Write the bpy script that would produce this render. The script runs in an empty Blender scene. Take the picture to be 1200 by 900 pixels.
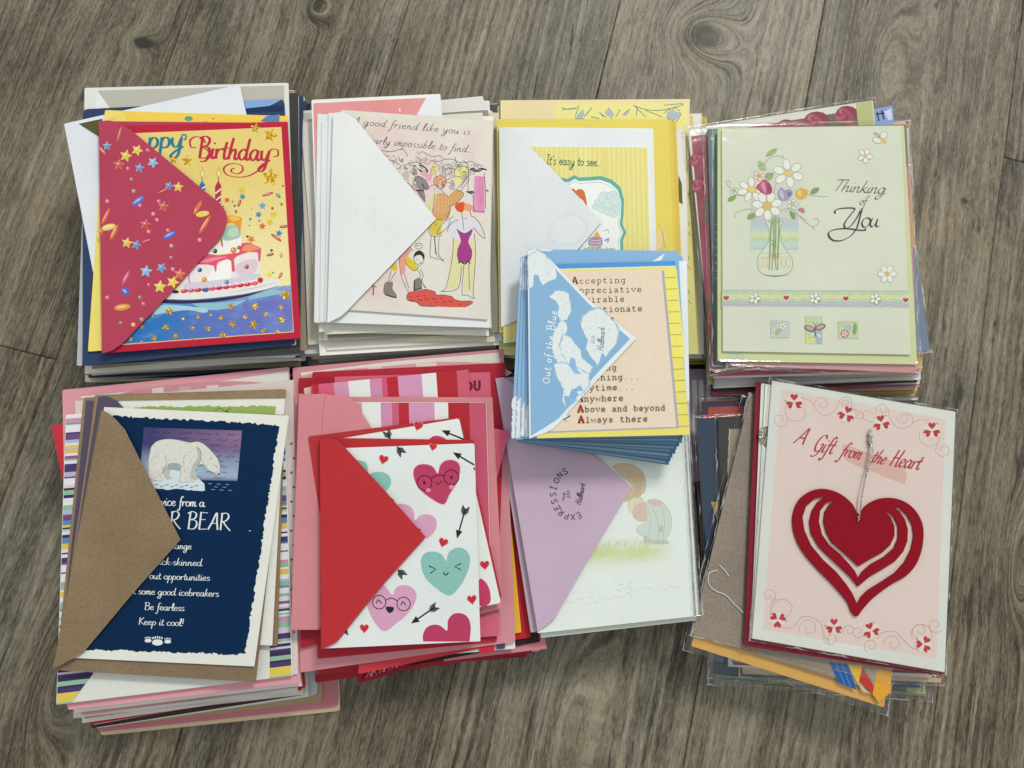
import bpy, math, random
from mathutils import Vector, Matrix
from mathutils.geometry import tessellate_polygon
random.seed(7)
R = math.radians
scene = bpy.context.scene
col = scene.collection

# ------------------------------------------------------------------ camera, light, exposure
FOC = 900.0                                   # focal length in pixels of the 1200 px wide photograph
CAM_H = 0.525
down = Vector((-45.0, 178.0, FOC)).normalized()          # world down, seen in the camera (x right, y down, z forward)
wz = -down
wx = Vector((1, 0, 0)); wx = (wx - wx.dot(down) * down).normalized()
wy = wz.cross(wx)
def cam2world(v):
    return Vector((v.dot(wx), v.dot(wy), v.dot(wz)))
cr, cu, cb = cam2world(Vector((1, 0, 0))), cam2world(Vector((0, -1, 0))), cam2world(Vector((0, 0, -1)))
CAM = Vector((0, 0, CAM_H))
cd = bpy.data.cameras.new('camera'); cam = bpy.data.objects.new('camera', cd); col.objects.link(cam)
m = Matrix.Identity(4)
for i in range(3):
    m[i][0] = cr[i]; m[i][1] = cu[i]; m[i][2] = cb[i]; m[i][3] = CAM[i]
cam.matrix_world = m
cd.sensor_width = 36; cd.lens = 36 * FOC / 1200
cd.clip_start = 0.01; cd.clip_end = 20
scene.camera = cam

world = bpy.data.worlds.new('World'); scene.world = world; world.use_nodes = True
bg = world.node_tree.nodes['Background']
bg.inputs[0].default_value = (0.955, 0.97, 0.96, 1); bg.inputs[1].default_value = 0.66

def area(name, loc, tgt, size, power, colour):
    l = bpy.data.lights.new(name, 'AREA'); l.shape = 'DISK'; l.size = size; l.energy = power; l.color = colour
    o = bpy.data.objects.new(name, l); col.objects.link(o); o.location = loc
    o.rotation_euler = (Vector(tgt) - Vector(loc)).to_track_quat('-Z', 'Y').to_euler()
    return o
area('ceiling_light', (1.0, 2.15, 2.4), (0, 0.05, 0), 0.68, 64, (1.0, 0.965, 0.90))
scene.view_settings.view_transform = 'Standard'; scene.view_settings.look = 'None'
scene.view_settings.exposure = 0.0; scene.view_settings.gamma = 1.0

# ------------------------------------------------------------------ helpers
def ray(x, y):
    return cam2world(Vector((x - 600.0, y - 450.0, FOC)))
class Plane:
    """A sheet's upper face: z = z0 + gx*(x-x0) + gy*(y-y0)."""
    def __init__(s, z0, gx=0, gy=0, ref=(0, 0)):
        s.z0, s.gx, s.gy, s.ref = z0, gx, gy, ref
    def at(s, x, y, dz=0.0):
        d = ray(x, y)
        n = s.z0 + dz - s.gx * s.ref[0] - s.gy * s.ref[1] - CAM_H
        t = n / (d.z - s.gx * d.x - s.gy * d.y)
        return CAM + d * t
class Curved(Plane):
    """a sheet's upper face that also bows: bow(world x, world y) is added to the plane's height"""
    def __init__(s, z0, gx, gy, ref, bow):
        Plane.__init__(s, z0, gx, gy, ref); s.bow = bow
    def at(s, x, y, dz=0.0):
        p = Plane.at(s, x, y, dz)
        for _ in range(3): p = Plane.at(s, x, y, dz + s.bow(p.x, p.y))
        return p
def lin(c):
    return c / 12.92 if c <= 0.04045 else ((c + 0.055) / 1.055) ** 2.4
def C(h):
    """a colour as measured in the photograph (#rrggbb) to a linear base colour"""
    if not isinstance(h, str): return tuple(h)
    if h[0] == '!': return tuple(lin(int(h[i:i + 2], 16) / 255) for i in (1, 3, 5))
    r, g, b = (lin(int(h[i:i + 2], 16) / 255) for i in (0, 2, 4))
    y = .3 * r + .59 * g + .11 * b; k = .0
    r, g, b = r + (y - r) * k, g + (y - g) * k, b + (y - b) * k
    if r > g: b *= .97
    f = .97 if y > .6 else 1.0
    return (r * f, g * f, b * f)
def mixc(a, b, t):
    a, b = C(a), C(b)
    return tuple(a[i] * (1 - t) + b[i] * t for i in range(3))

MATS = {}
def nt(name):
    mt = bpy.data.materials.new(name); mt.use_nodes = True
    n = mt.node_tree.nodes; l = mt.node_tree.links
    return mt, n, l, n['Principled BSDF']
def add(n, typ, **kw):
    x = n.new(typ)
    for k, v in kw.items(): setattr(x, k, v)
    return x
def noise(n, l, coord, scale, detail=3, rough=0.55):
    x = n.new('ShaderNodeTexNoise'); x.inputs['Scale'].default_value = scale
    x.inputs['Detail'].default_value = detail; x.inputs['Roughness'].default_value = rough
    if coord is not None: l.new(coord, x.inputs['Vector'])
    return x
def paper(h, rough=0.55, kind='paper'):
    key = (str(h), rough, kind)
    if key in MATS: return MATS[key]
    mt, n, l, b = nt(kind + '_' + (h if isinstance(h, str) else 'mix'))
    c = C(h)
    g = n.new('ShaderNodeNewGeometry')
    lo = noise(n, l, g.outputs['Position'], 22, 4)
    hi = noise(n, l, g.outputs['Position'], 1500 if kind != 'kraft' else 700, 3, 0.7)
    amp = {'paper': 0.05, 'kraft': 0.16, 'linen': 0.08, 'gloss': 0.03}[kind]
    m1 = add(n, 'ShaderNodeMapRange'); m1.inputs[1].default_value = 0.3; m1.inputs[2].default_value = 0.7
    m1.inputs[3].default_value = 1 - amp; m1.inputs[4].default_value = 1 + amp * 0.5
    l.new(lo.outputs[0], m1.inputs[0])
    m2 = add(n, 'ShaderNodeMapRange'); m2.inputs[1].default_value = 0.3; m2.inputs[2].default_value = 0.7
    m2.inputs[3].default_value = 1 - amp; m2.inputs[4].default_value = 1 + amp
    l.new(hi.outputs[0], m2.inputs[0])
    mu = add(n, 'ShaderNodeMath', operation='MULTIPLY'); l.new(m1.outputs[0], mu.inputs[0]); l.new(m2.outputs[0], mu.inputs[1])
    vm = add(n, 'ShaderNodeVectorMath', operation='SCALE'); vm.inputs[0].default_value = c
    l.new(mu.outputs[0], vm.inputs['Scale']); l.new(vm.outputs[0], b.inputs['Base Color'])
    b.inputs['Roughness'].default_value = rough
    b.inputs['Specular IOR Level'].default_value = 0.18
    bp = add(n, 'ShaderNodeBump'); bp.inputs['Strength'].default_value = 0.22; bp.inputs['Distance'].default_value = 0.00012
    l.new(hi.outputs[0], bp.inputs['Height'])
    bp2 = add(n, 'ShaderNodeBump'); bp2.inputs['Strength'].default_value = 0.35; bp2.inputs['Distance'].default_value = 0.0016
    l.new(lo.outputs[0], bp2.inputs['Height']); l.new(bp.outputs[0], bp2.inputs['Normal'])
    l.new(bp2.outputs[0], b.inputs['Normal'])
    MATS[key] = mt
    return mt
def ink_material():
    mt, n, l, b = nt('printed_ink')
    a = add(n, 'ShaderNodeAttribute', attribute_name='Col')
    g = n.new('ShaderNodeNewGeometry'); no = noise(n, l, g.outputs['Position'], 900, 4, 0.7)
    mr = add(n, 'ShaderNodeMapRange'); mr.inputs[1].default_value = 0.3; mr.inputs[2].default_value = 0.7
    mr.inputs[3].default_value = 0.93; mr.inputs[4].default_value = 1.06; l.new(no.outputs[0], mr.inputs[0])
    vm = add(n, 'ShaderNodeVectorMath', operation='SCALE'); l.new(a.outputs['Color'], vm.inputs[0]); l.new(mr.outputs[0], vm.inputs['Scale'])
    l.new(vm.outputs[0], b.inputs['Base Color']); b.inputs['Roughness'].default_value = 0.5
    b.inputs['Specular IOR Level'].default_value = 0.12
    return mt
INK = ink_material()
def foil_material(name, c, rough=0.32):
    mt, n, l, b = nt(name)
    g = n.new('ShaderNodeNewGeometry'); no = noise(n, l, g.outputs['Position'], 500, 2)
    b.inputs['Base Color'].default_value = (*C(c), 1); b.inputs['Metallic'].default_value = 0.85; b.inputs['Roughness'].default_value = rough
    bp = add(n, 'ShaderNodeBump'); bp.inputs['Strength'].default_value = 0.9; bp.inputs['Distance'].default_value = 0.002
    l.new(no.outputs[0], bp.inputs['Height']); l.new(bp.outputs[0], b.inputs['Normal'])
    return mt
FOIL = foil_material('gold_foil', 'd0a838')
SILVER = foil_material('silver_cord', 'b0aeb0', 0.35)
def felt_material():
    mt, n, l, b = nt('red_felt')
    g = n.new('ShaderNodeNewGeometry'); no = noise(n, l, g.outputs['Position'], 1800, 4, 0.8)
    r = add(n, 'ShaderNodeMapRange'); r.inputs[3].default_value = 0.75; r.inputs[4].default_value = 1.25; l.new(no.outputs[0], r.inputs[0])
    vm = add(n, 'ShaderNodeVectorMath', operation='SCALE'); vm.inputs[0].default_value = C('!8a1524'); l.new(r.outputs[0], vm.inputs['Scale'])
    l.new(vm.outputs[0], b.inputs['Base Color']); b.inputs['Roughness'].default_value = 0.95
    b.inputs['Specular IOR Level'].default_value = 0.1
    bp = add(n, 'ShaderNodeBump'); bp.inputs['Strength'].default_value = 0.7; bp.inputs['Distance'].default_value = 0.0005
    l.new(no.outputs[0], bp.inputs['Height']); l.new(bp.outputs[0], b.inputs['Normal'])
    return mt
FELT = felt_material()
def cellophane_material():
    mt, n, l, b = nt('cellophane')
    out = n['Material Output']; n.remove(b)
    tr = n.new('ShaderNodeBsdfTransparent'); tr.inputs[0].default_value = (0.99, 0.99, 0.99, 1)
    gl = n.new('ShaderNodeBsdfGlossy'); gl.inputs['Roughness'].default_value = 0.09
    lw = n.new('ShaderNodeLayerWeight'); lw.inputs[0].default_value = 0.5
    p5 = add(n, 'ShaderNodeMath', operation='POWER'); p5.inputs[1].default_value = 5.0; l.new(lw.outputs['Facing'], p5.inputs[0])
    fr = add(n, 'ShaderNodeMath', operation='MULTIPLY_ADD'); fr.inputs[1].default_value = 0.9; fr.inputs[2].default_value = 0.07; l.new(p5.outputs[0], fr.inputs[0])
    g = n.new('ShaderNodeNewGeometry')
    a = noise(n, l, g.outputs['Position'], 55, 2); c = noise(n, l, g.outputs['Position'], 260, 3)
    bp = add(n, 'ShaderNodeBump'); bp.inputs['Strength'].default_value = 0.12; bp.inputs['Distance'].default_value = 0.003
    l.new(a.outputs[0], bp.inputs['Height'])
    bp2 = add(n, 'ShaderNodeBump'); bp2.inputs['Strength'].default_value = 0.05; bp2.inputs['Distance'].default_value = 0.0005
    l.new(c.outputs[0], bp2.inputs['Height']); l.new(bp.outputs[0], bp2.inputs['Normal'])
    l.new(bp2.outputs[0], gl.inputs['Normal']); l.new(bp2.outputs[0], lw.inputs['Normal'])
    mx = n.new('ShaderNodeMixShader'); l.new(fr.outputs[0], mx.inputs[0]); l.new(tr.outputs[0], mx.inputs[1]); l.new(gl.outputs[0], mx.inputs[2])
    l.new(mx.outputs[0], out.inputs[0])
    return mt
CELLO = cellophane_material()

def link(name, verts, faces, mat, parent=None, origin=None, cols=None, smooth=False):
    if origin is None:
        origin = parent_origin(parent) if parent else sum((Vector(v) for v in verts), Vector()) / len(verts)
    me = bpy.data.meshes.new(name)
    me.from_pydata([tuple(Vector(v) - origin) for v in verts], [], faces)
    if cols is not None:
        at = me.color_attributes.new('Col', 'FLOAT_COLOR', 'POINT')
        at.data.foreach_set('color', [x for c in cols for x in (*c, 1.0)])
    if smooth: me.polygons.foreach_set('use_smooth', [True] * len(me.polygons))
    me.materials.append(mat); me.update()
    o = bpy.data.objects.new(name, me); col.objects.link(o)
    if parent: o.parent = parent
    else: o.location = origin
    return o
ORI = {}
def parent_origin(p):
    q = p
    while q.parent: q = q.parent
    return ORI.get(q.name, Vector(q.location))
def tag(o, label, cat, group=None):
    o['label'] = label; o['category'] = cat
    if group: o['group'] = group
    return o
def thing(name, label, cat, loc, group=None):
    o = bpy.data.objects.new(name, None); col.objects.link(o); o.location = loc; o.empty_display_size = 0.02
    ORI[o.name] = Vector(loc)
    return tag(o, label, cat, group)

def smoothp(pts, n=6, closed=False):
    """Catmull-Rom curve through the points"""
    if len(pts) < 3: return list(pts)
    out = []; L = len(pts)
    for i in range(L if closed else L - 1):
        if closed: p0, p1, p2, p3 = pts[i - 1], pts[i], pts[(i + 1) % L], pts[(i + 2) % L]
        else: p0, p1, p2, p3 = pts[max(i - 1, 0)], pts[i], pts[i + 1], pts[min(i + 2, L - 1)]
        for k in range(n):
            t = k / n; a = t * t; b = a * t
            out.append(tuple(0.5 * (2 * p1[j] + (p2[j] - p0[j]) * t + (2 * p0[j] - 5 * p1[j] + 4 * p2[j] - p3[j]) * a + (3 * p1[j] - p0[j] - 3 * p2[j] + p3[j]) * b) for j in (0, 1)))
    if not closed: out.append(tuple(pts[-1]))
    return out
def rounded(quad, r=2.0, n=3):
    """quad outline with corners rounded by r pixels"""
    out = []
    L = len(quad)
    for i in range(L):
        a, p, b = Vector(quad[i - 1]), Vector(quad[i]), Vector(quad[(i + 1) % L])
        u = (a - p).normalized() * r; v = (b - p).normalized() * r
        for k in range(n + 1):
            t = k / n
            q = (p + u) * (1 - t) ** 2 + p * 2 * t * (1 - t) + (p + v) * t * t
            out.append((q.x, q.y))
    return out
DENS = 0
def slab_geo(outline, plane, t, holes=(), dz=0.0):
    if DENS:
        o2 = []
        for i in range(len(outline)):
            a, b = outline[i], outline[(i + 1) % len(outline)]
            n = max(1, int(math.hypot(b[0] - a[0], b[1] - a[1]) / DENS)); o2 += [lerp2(a, b, k / n) for k in range(n)]
        outline = o2
    loops = [[plane.at(x, y, dz) for x, y in lp] for lp in [outline, *holes]]
    flat = [p for lp in loops for p in lp]; N = len(flat)
    verts = flat + [p - Vector((0, 0, t)) for p in flat]
    tris = tessellate_polygon([[Vector((p.x, p.y, 0)) for p in lp] for lp in loops])
    faces = []
    for a, b, c in tris:
        pa, pb, pc = flat[a], flat[b], flat[c]
        if (pb - pa).cross(pc - pa).z < 0: b, c = c, b
        faces += [(a, b, c), (a + N, c + N, b + N)]
    k = 0
    for li, lp in enumerate(loops):
        n_ = len(lp)
        ar = sum(lp[i].x * lp[(i + 1) % n_].y - lp[(i + 1) % n_].x * lp[i].y for i in range(n_))
        for i in range(n_):
            a, b = k + i, k + (i + 1) % n_
            if (ar > 0) == (li == 0): a, b = b, a
            faces.append((a, b, b + N, a + N))
        k += n_
    return verts, faces
def slab(name, outline, plane, t, mat, parent=None, holes=(), dz=0.0):
    v, f = slab_geo(outline, plane, t, holes, dz)
    return link(name, v, f, mat, parent)
def lerp2(a, b, t): return (a[0] + (b[0] - a[0]) * t, a[1] + (b[1] - a[1]) * t)
def quad_pt(q, u, v):
    return lerp2(lerp2(q[0], q[1], u), lerp2(q[3], q[2], u), v)
def inset(q, l, t, r, b):
    """inner quad by fractions"""
    return [quad_pt(q, l, t), quad_pt(q, 1 - r, t), quad_pt(q, 1 - r, 1 - b), quad_pt(q, l, 1 - b)]
def folded_geo(q, plane, t):
    """a folded card: front and back leaf a hair apart, joined along the fold at the left"""
    leaf = t * 0.36; gap = t - 2 * leaf
    V, F = [], []
    for dz, th, outline in ((0, leaf, q), (-(leaf + gap), leaf, [quad_pt(q, 0.0, .002), quad_pt(q, .996, .004), quad_pt(q, .994, .998), quad_pt(q, 0.0, .996)]),
                            (-leaf, gap, [quad_pt(q, 0, .001), quad_pt(q, .012, .001), quad_pt(q, .012, .997), quad_pt(q, 0, .997)])):
        v, f = slab_geo(outline, plane, th, dz=dz)
        k = len(V); V += v; F += [tuple(i + k for i in x) for x in f]
    return V, F

# value noise for painted washes
def _h(i, j, s):
    x = math.sin(i * 127.1 + j * 311.7 + s * 74.7) * 43758.5453
    return x - math.floor(x)
def vn(x, y, s=0):
    i, j = math.floor(x), math.floor(y); u, v = x - i, y - j
    u = u * u * (3 - 2 * u); v = v * v * (3 - 2 * v)
    return (_h(i, j, s) * (1 - u) + _h(i + 1, j, s) * u) * (1 - v) + (_h(i, j + 1, s) * (1 - u) + _h(i + 1, j + 1, s) * u) * v
def fbm(x, y, s=0):
    return vn(x, y, s) * .5 + vn(x * 2.1, y * 2.1, s + 1) * .3 + vn(x * 4.3, y * 4.3, s + 2) * .2

def T(ox, oy, s):
    return lambda *v: [(ox + v[i] * s, oy + v[i + 1] * s) for i in range(0, len(v), 2)]
SCRIPT = {
 'a': (1.05, [[(.75,.8),(.45,1),(.1,.7),(.05,.3),(.3,0),(.6,.25),(.8,.95)],[(.8,.95),(.72,.3),(.85,0),(1.1,.2)]]),
 'b': (.95, [[(.35,2),(.1,.9),(.1,.1),(.4,0),(.75,.35),(.7,.8),(.4,.95),(.15,.6)]]),
 'c': (.85, [[(.75,.8),(.45,1),(.1,.65),(.12,.2),(.4,0),(.8,.2)]]),
 'd': (1.1, [[(.75,.8),(.45,1),(.1,.7),(.05,.3),(.3,0),(.6,.2),(.75,.6)],[(.95,2),(.78,.8),(.75,.15),(.9,0),(1.1,.2)]]),
 'e': (.85, [[(.08,.45),(.55,.6),(.65,.85),(.4,1),(.1,.7),(.1,.25),(.4,0),(.8,.25)]]),
 'f': (.65, [[(.85,1.8),(.6,2),(.4,1.6),(.3,.6),(.2,-.6),(-.05,-.95),(-.2,-.7)],[(.05,.95),(.7,1)]]),
 'g': (1.05, [[(.75,.8),(.45,1),(.1,.7),(.05,.3),(.3,0),(.6,.25),(.8,.95)],[(.8,.95),(.72,0),(.55,-.8),(.2,-1),(0,-.75),(.3,-.35),(1.05,.1)]]),
 'h': (1.0, [[(.35,2),(.15,.9),(.05,0)],[(.08,.4),(.35,.85),(.6,.95),(.68,.6),(.62,.15),(.75,0),(1,.2)]]),
 'i': (.45, [[(.2,.95),(.1,.3),(.2,0),(.45,.2)],[(.25,1.38),(.32,1.48)]]),
 'k': (.85, [[(.35,2),(.15,.9),(.05,0)],[(.7,.95),(.15,.5)],[(.2,.52),(.45,.3),(.6,.05),(.9,.1)]]),
 'l': (.5, [[(.1,.3),(.4,1.4),(.42,1.95),(.25,1.9),(.12,1),(.15,.15),(.3,0),(.55,.2)]]),
 'm': (1.2, [[(.1,.95),(.05,0)],[(.07,.5),(.3,.95),(.5,.85),(.45,0)],[(.47,.5),(.72,.95),(.92,.85),(.85,.15),(.98,0),(1.2,.2)]]),
 'n': (.98, [[(.1,.95),(.05,0)],[(.07,.45),(.35,.9),(.6,.9),(.6,.4),(.58,.1),(.75,0),(.98,.2)]]),
 'o': (.9, [[(.45,1),(.1,.75),(.08,.25),(.38,0),(.72,.25),(.72,.75),(.45,1),(.65,.85),(.95,.85)]]),
 'p': (.9, [[(.2,1),(.1,.2),(-.05,-1)],[(.12,.55),(.4,.98),(.72,.8),(.72,.3),(.4,0),(.1,.15)]]),
 'r': (.68, [[(.1,.95),(.08,0)],[(.08,.45),(.3,.85),(.6,.95),(.68,.8)]]),
 's': (.72, [[(.62,.85),(.4,1),(.15,.8),(.25,.55),(.55,.4),(.6,.15),(.3,0),(.02,.15)]]),
 't': (.6, [[(.35,1.6),(.2,.7),(.22,.1),(.4,0),(.6,.2)],[(0,1),(.6,1.05)]]),
 'u': (1.0, [[(.1,.95),(.05,.3),(.25,0),(.5,.15),(.68,.6)],[(.75,.95),(.68,.3),(.78,0),(1,.2)]]),
 'v': (.75, [[(.05,.95),(.3,.05)],[(.3,.05),(.7,1)]]),
 'w': (1.05, [[(.05,.95),(.25,.05)],[(.25,.05),(.5,.8)],[(.5,.8),(.72,.05)],[(.72,.05),(1,.95)]]),
 'y': (.95, [[(.1,.95),(.08,.4),(.3,.05),(.55,.2),(.72,.7)],[(.8,.95),(.65,-.1),(.45,-.8),(.1,-1),(-.05,-.75),(.3,-.35),(.95,.1)]]),
 'A': (1.2, [[(-.05,0),(.4,.9),(.85,2),(.95,1),(1.1,0)],[(.3,.75),(1.05,.75)]]),
 'B': (1.25, [[(.3,2),(.2,0)],[(0,1.8),(.5,2.05),(1,1.8),(.85,1.25),(.3,1.08)],[(.3,1.08),(.95,1),(1.15,.55),(.85,.05),(.1,0)]]),
 'E': (1.1, [[(.2,2),(.12,0)],[(.1,2),(1,1.95)],[(.15,1.15),(.8,1.15)],[(.05,0),(1,.05)]]),
 'G': (1.3, [[(1.15,1.6),(.9,2),(.4,1.8),(.1,1),(.25,.2),(.7,0),(1.05,.3),(1.1,.85)],[(.7,.85),(1.1,.9),(1.0,0),(.6,-.6),(.1,-.6)]]),
 'H': (1.3, [[(.35,2),(.1,0)],[(1.1,2.05),(.9,.8),(.95,0),(1.2,.1)],[(0,1),(1.1,1.05)]]),
 'I': (.75, [[(.4,2),(.3,0)],[(.05,2),(.75,2)],[(0,0),(.65,0)]]),
 'K': (1.1, [[(.2,2),(.1,0)],[(1,2),(.2,1)],[(.2,1),(.55,.6),(1.1,0)]]),
 'O': (1.35, [[(.6,1.6),(.15,1.3),(.05,.6),(.4,0),(.95,.15),(1.15,.9),(.9,1.5),(.5,1.62)]]),
 'R': (1.25, [[(.2,2),(.15,0)],[(.05,1.85),(.7,2),(1,1.6),(.7,1.1),(.2,1)],[(.4,1),(.75,.5),(1.3,-.05)]]),
 'T': (1.1, [[(.75,1.95),(.5,.6),(.35,0)],[(-.1,1.7),(.2,1.95),(.9,1.95),(1.4,2.05)]]),
 'X': (1.1, [[(0,2),(1,0)],[(1,2),(0,0)]]), 'P': (1.1, [[(.15,0),(.15,2)],[(.15,2),(.8,1.9),(.9,1.4),(.6,1),(.15,1)]]),
 'S': (1.1, [[(.9,1.75),(.5,2),(.1,1.6),(.4,1.1),(.8,.8),(.85,.25),(.4,0),(.05,.3)]]),
 'N': (1.2, [[(.1,0),(.1,2)],[(.1,2),(.95,0)],[(.95,0),(.95,2)]]), 'F': (1, [[(.1,0),(.1,2)],[(.1,2),(.85,2)],[(.1,1.1),(.7,1.1)]]),
 'M': (1.4, [[(.1,0),(.15,2)],[(.15,2),(.65,.5)],[(.65,.5),(1.15,2)],[(1.15,2),(1.2,0)]]),
 'D': (1.2, [[(.1,0),(.1,2)],[(.1,2),(.8,1.7),(1,1),(.8,.3),(.1,0)]]), 'U': (1.2, [[(.1,2),(.12,.4),(.5,0),(.9,.4),(.95,2)]]),
 'V': (1.1,[[(0,2),(.5,0)],[(.5,0),(1,2)]]), 'L': (1,[[(.1,2),(.1,0)],[(.1,0),(.85,0)]]), 'W': (1.5,[[(0,2),(.35,0)],[(.35,0),(.7,1.6)],[(.7,1.6),(1.05,0)],[(1.05,0),(1.4,2)]]),
 'Y': (1.1,[[(0,2),(.5,1)],[(1,2),(.5,1)],[(.5,1),(.5,0)]]),
 '.': (.42, [[(.08,0),(.16,.08)]]), '!': (.5, [[(.3,2),(.2,.6)],[(.12,0),(.2,.08)]]), "'": (.35, [[(.2,1.9),(.1,1.5)]]), '-': (.6, [[(.05,.5),(.5,.5)]]),
 ' ': (.6, []),
}
TYPE = {
 'a': [[(.2,.85),(.5,.97),(.75,.8),(.75,.15),(.95,0)],[(.75,.5),(.4,.55),(.12,.35),(.2,.05),(.5,0),(.75,.2)]],
 'b': [[(0,1.4),(.2,1.4),(.2,0)],[(.2,.7),(.5,.97),(.85,.75),(.85,.25),(.5,0),(.2,.25)]],
 'c': [[(.8,.75),(.5,.95),(.15,.7),(.15,.25),(.5,0),(.85,.2)]],
 'd': [[(.55,1.4),(.8,1.4),(.8,0),(1,0)],[(.8,.7),(.5,.97),(.15,.75),(.15,.25),(.5,0),(.8,.25)]],
 'e': [[(.12,.5),(.88,.5),(.8,.85),(.5,1),(.15,.75),(.12,.3),(.45,0),(.88,.15)]],
 'f': [[(.85,1.35),(.5,1.35),(.4,1.1),(.4,0)],[(.1,.95),(.8,.95)],[(.15,0),(.75,0)]],
 'g': [[(1,.95),(.8,.95),(.8,-.2),(.6,-.45),(.25,-.42)],[(.8,.7),(.5,.97),(.15,.75),(.15,.3),(.5,.05),(.8,.3)]],
 'h': [[(0,1.4),(.2,1.4),(.2,0)],[(0,0),(.4,0)],[(.2,.7),(.5,.97),(.78,.8),(.78,0)],[(.6,0),(1,0)]],
 'i': [[(.2,.95),(.5,.95),(.5,0)],[(.15,0),(.85,0)],[(.45,1.25),(.45,1.4)]],
 'l': [[(.2,1.4),(.5,1.4),(.5,0)],[(.15,0),(.85,0)]],
 'm': [[(0,.95),(.15,.95),(.15,0)],[(.15,.8),(.35,.95),(.5,.8),(.5,0)],[(.5,.8),(.7,.95),(.87,.8),(.87,0),(1,0)]],
 'n': [[(0,.95),(.2,.95),(.2,0)],[(0,0),(.4,0)],[(.2,.7),(.5,.97),(.78,.8),(.78,0)],[(.6,0),(1,0)]],
 'o': [[(.5,1),(.15,.75),(.15,.25),(.5,0),(.85,.25),(.85,.75),(.5,1)]],
 'p': [[(0,.97),(.2,.97),(.2,-.45)],[(0,-.45),(.45,-.45)],[(.2,.7),(.5,1),(.85,.75),(.85,.25),(.5,0),(.2,.25)]],
 'r': [[(.05,.95),(.3,.95),(.3,0)],[(.05,0),(.7,0)],[(.3,.6),(.55,.92),(.9,.88)]],
 's': [[(.8,.8),(.5,.97),(.2,.8),(.3,.55),(.7,.45),(.82,.2),(.5,0),(.15,.15)]],
 't': [[(.35,1.35),(.35,.2),(.5,0),(.85,.1)],[(.1,.95),(.75,.95)]],
 'u': [[(0,.95),(.2,.95),(.2,.2),(.45,0),(.78,.2)],[(.6,.95),(.78,.95),(.78,0),(1,0)]],
 'v': [[(.1,.95),(.5,0),(.9,.95)],[(0,.95),(.3,.95)],[(.7,.95),(1,.95)]],
 'w': [[(.05,.95),(.25,0),(.5,.8),(.75,0),(.95,.95)]],
 'y': [[(.1,.95),(.5,.05)],[(.9,.95),(.45,-.1),(.3,-.45),(.05,-.45)],[(0,.95),(.3,.95)],[(.7,.95),(1,.95)]],
 'A': [[(.05,0),(.5,1.35),(.95,0)],[(.2,.45),(.8,.45)],[(-.05,0),(.3,0)],[(.7,0),(1.05,0)]],
 '.': [[(.45,0),(.55,.1)]], ' ': [],
}
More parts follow.
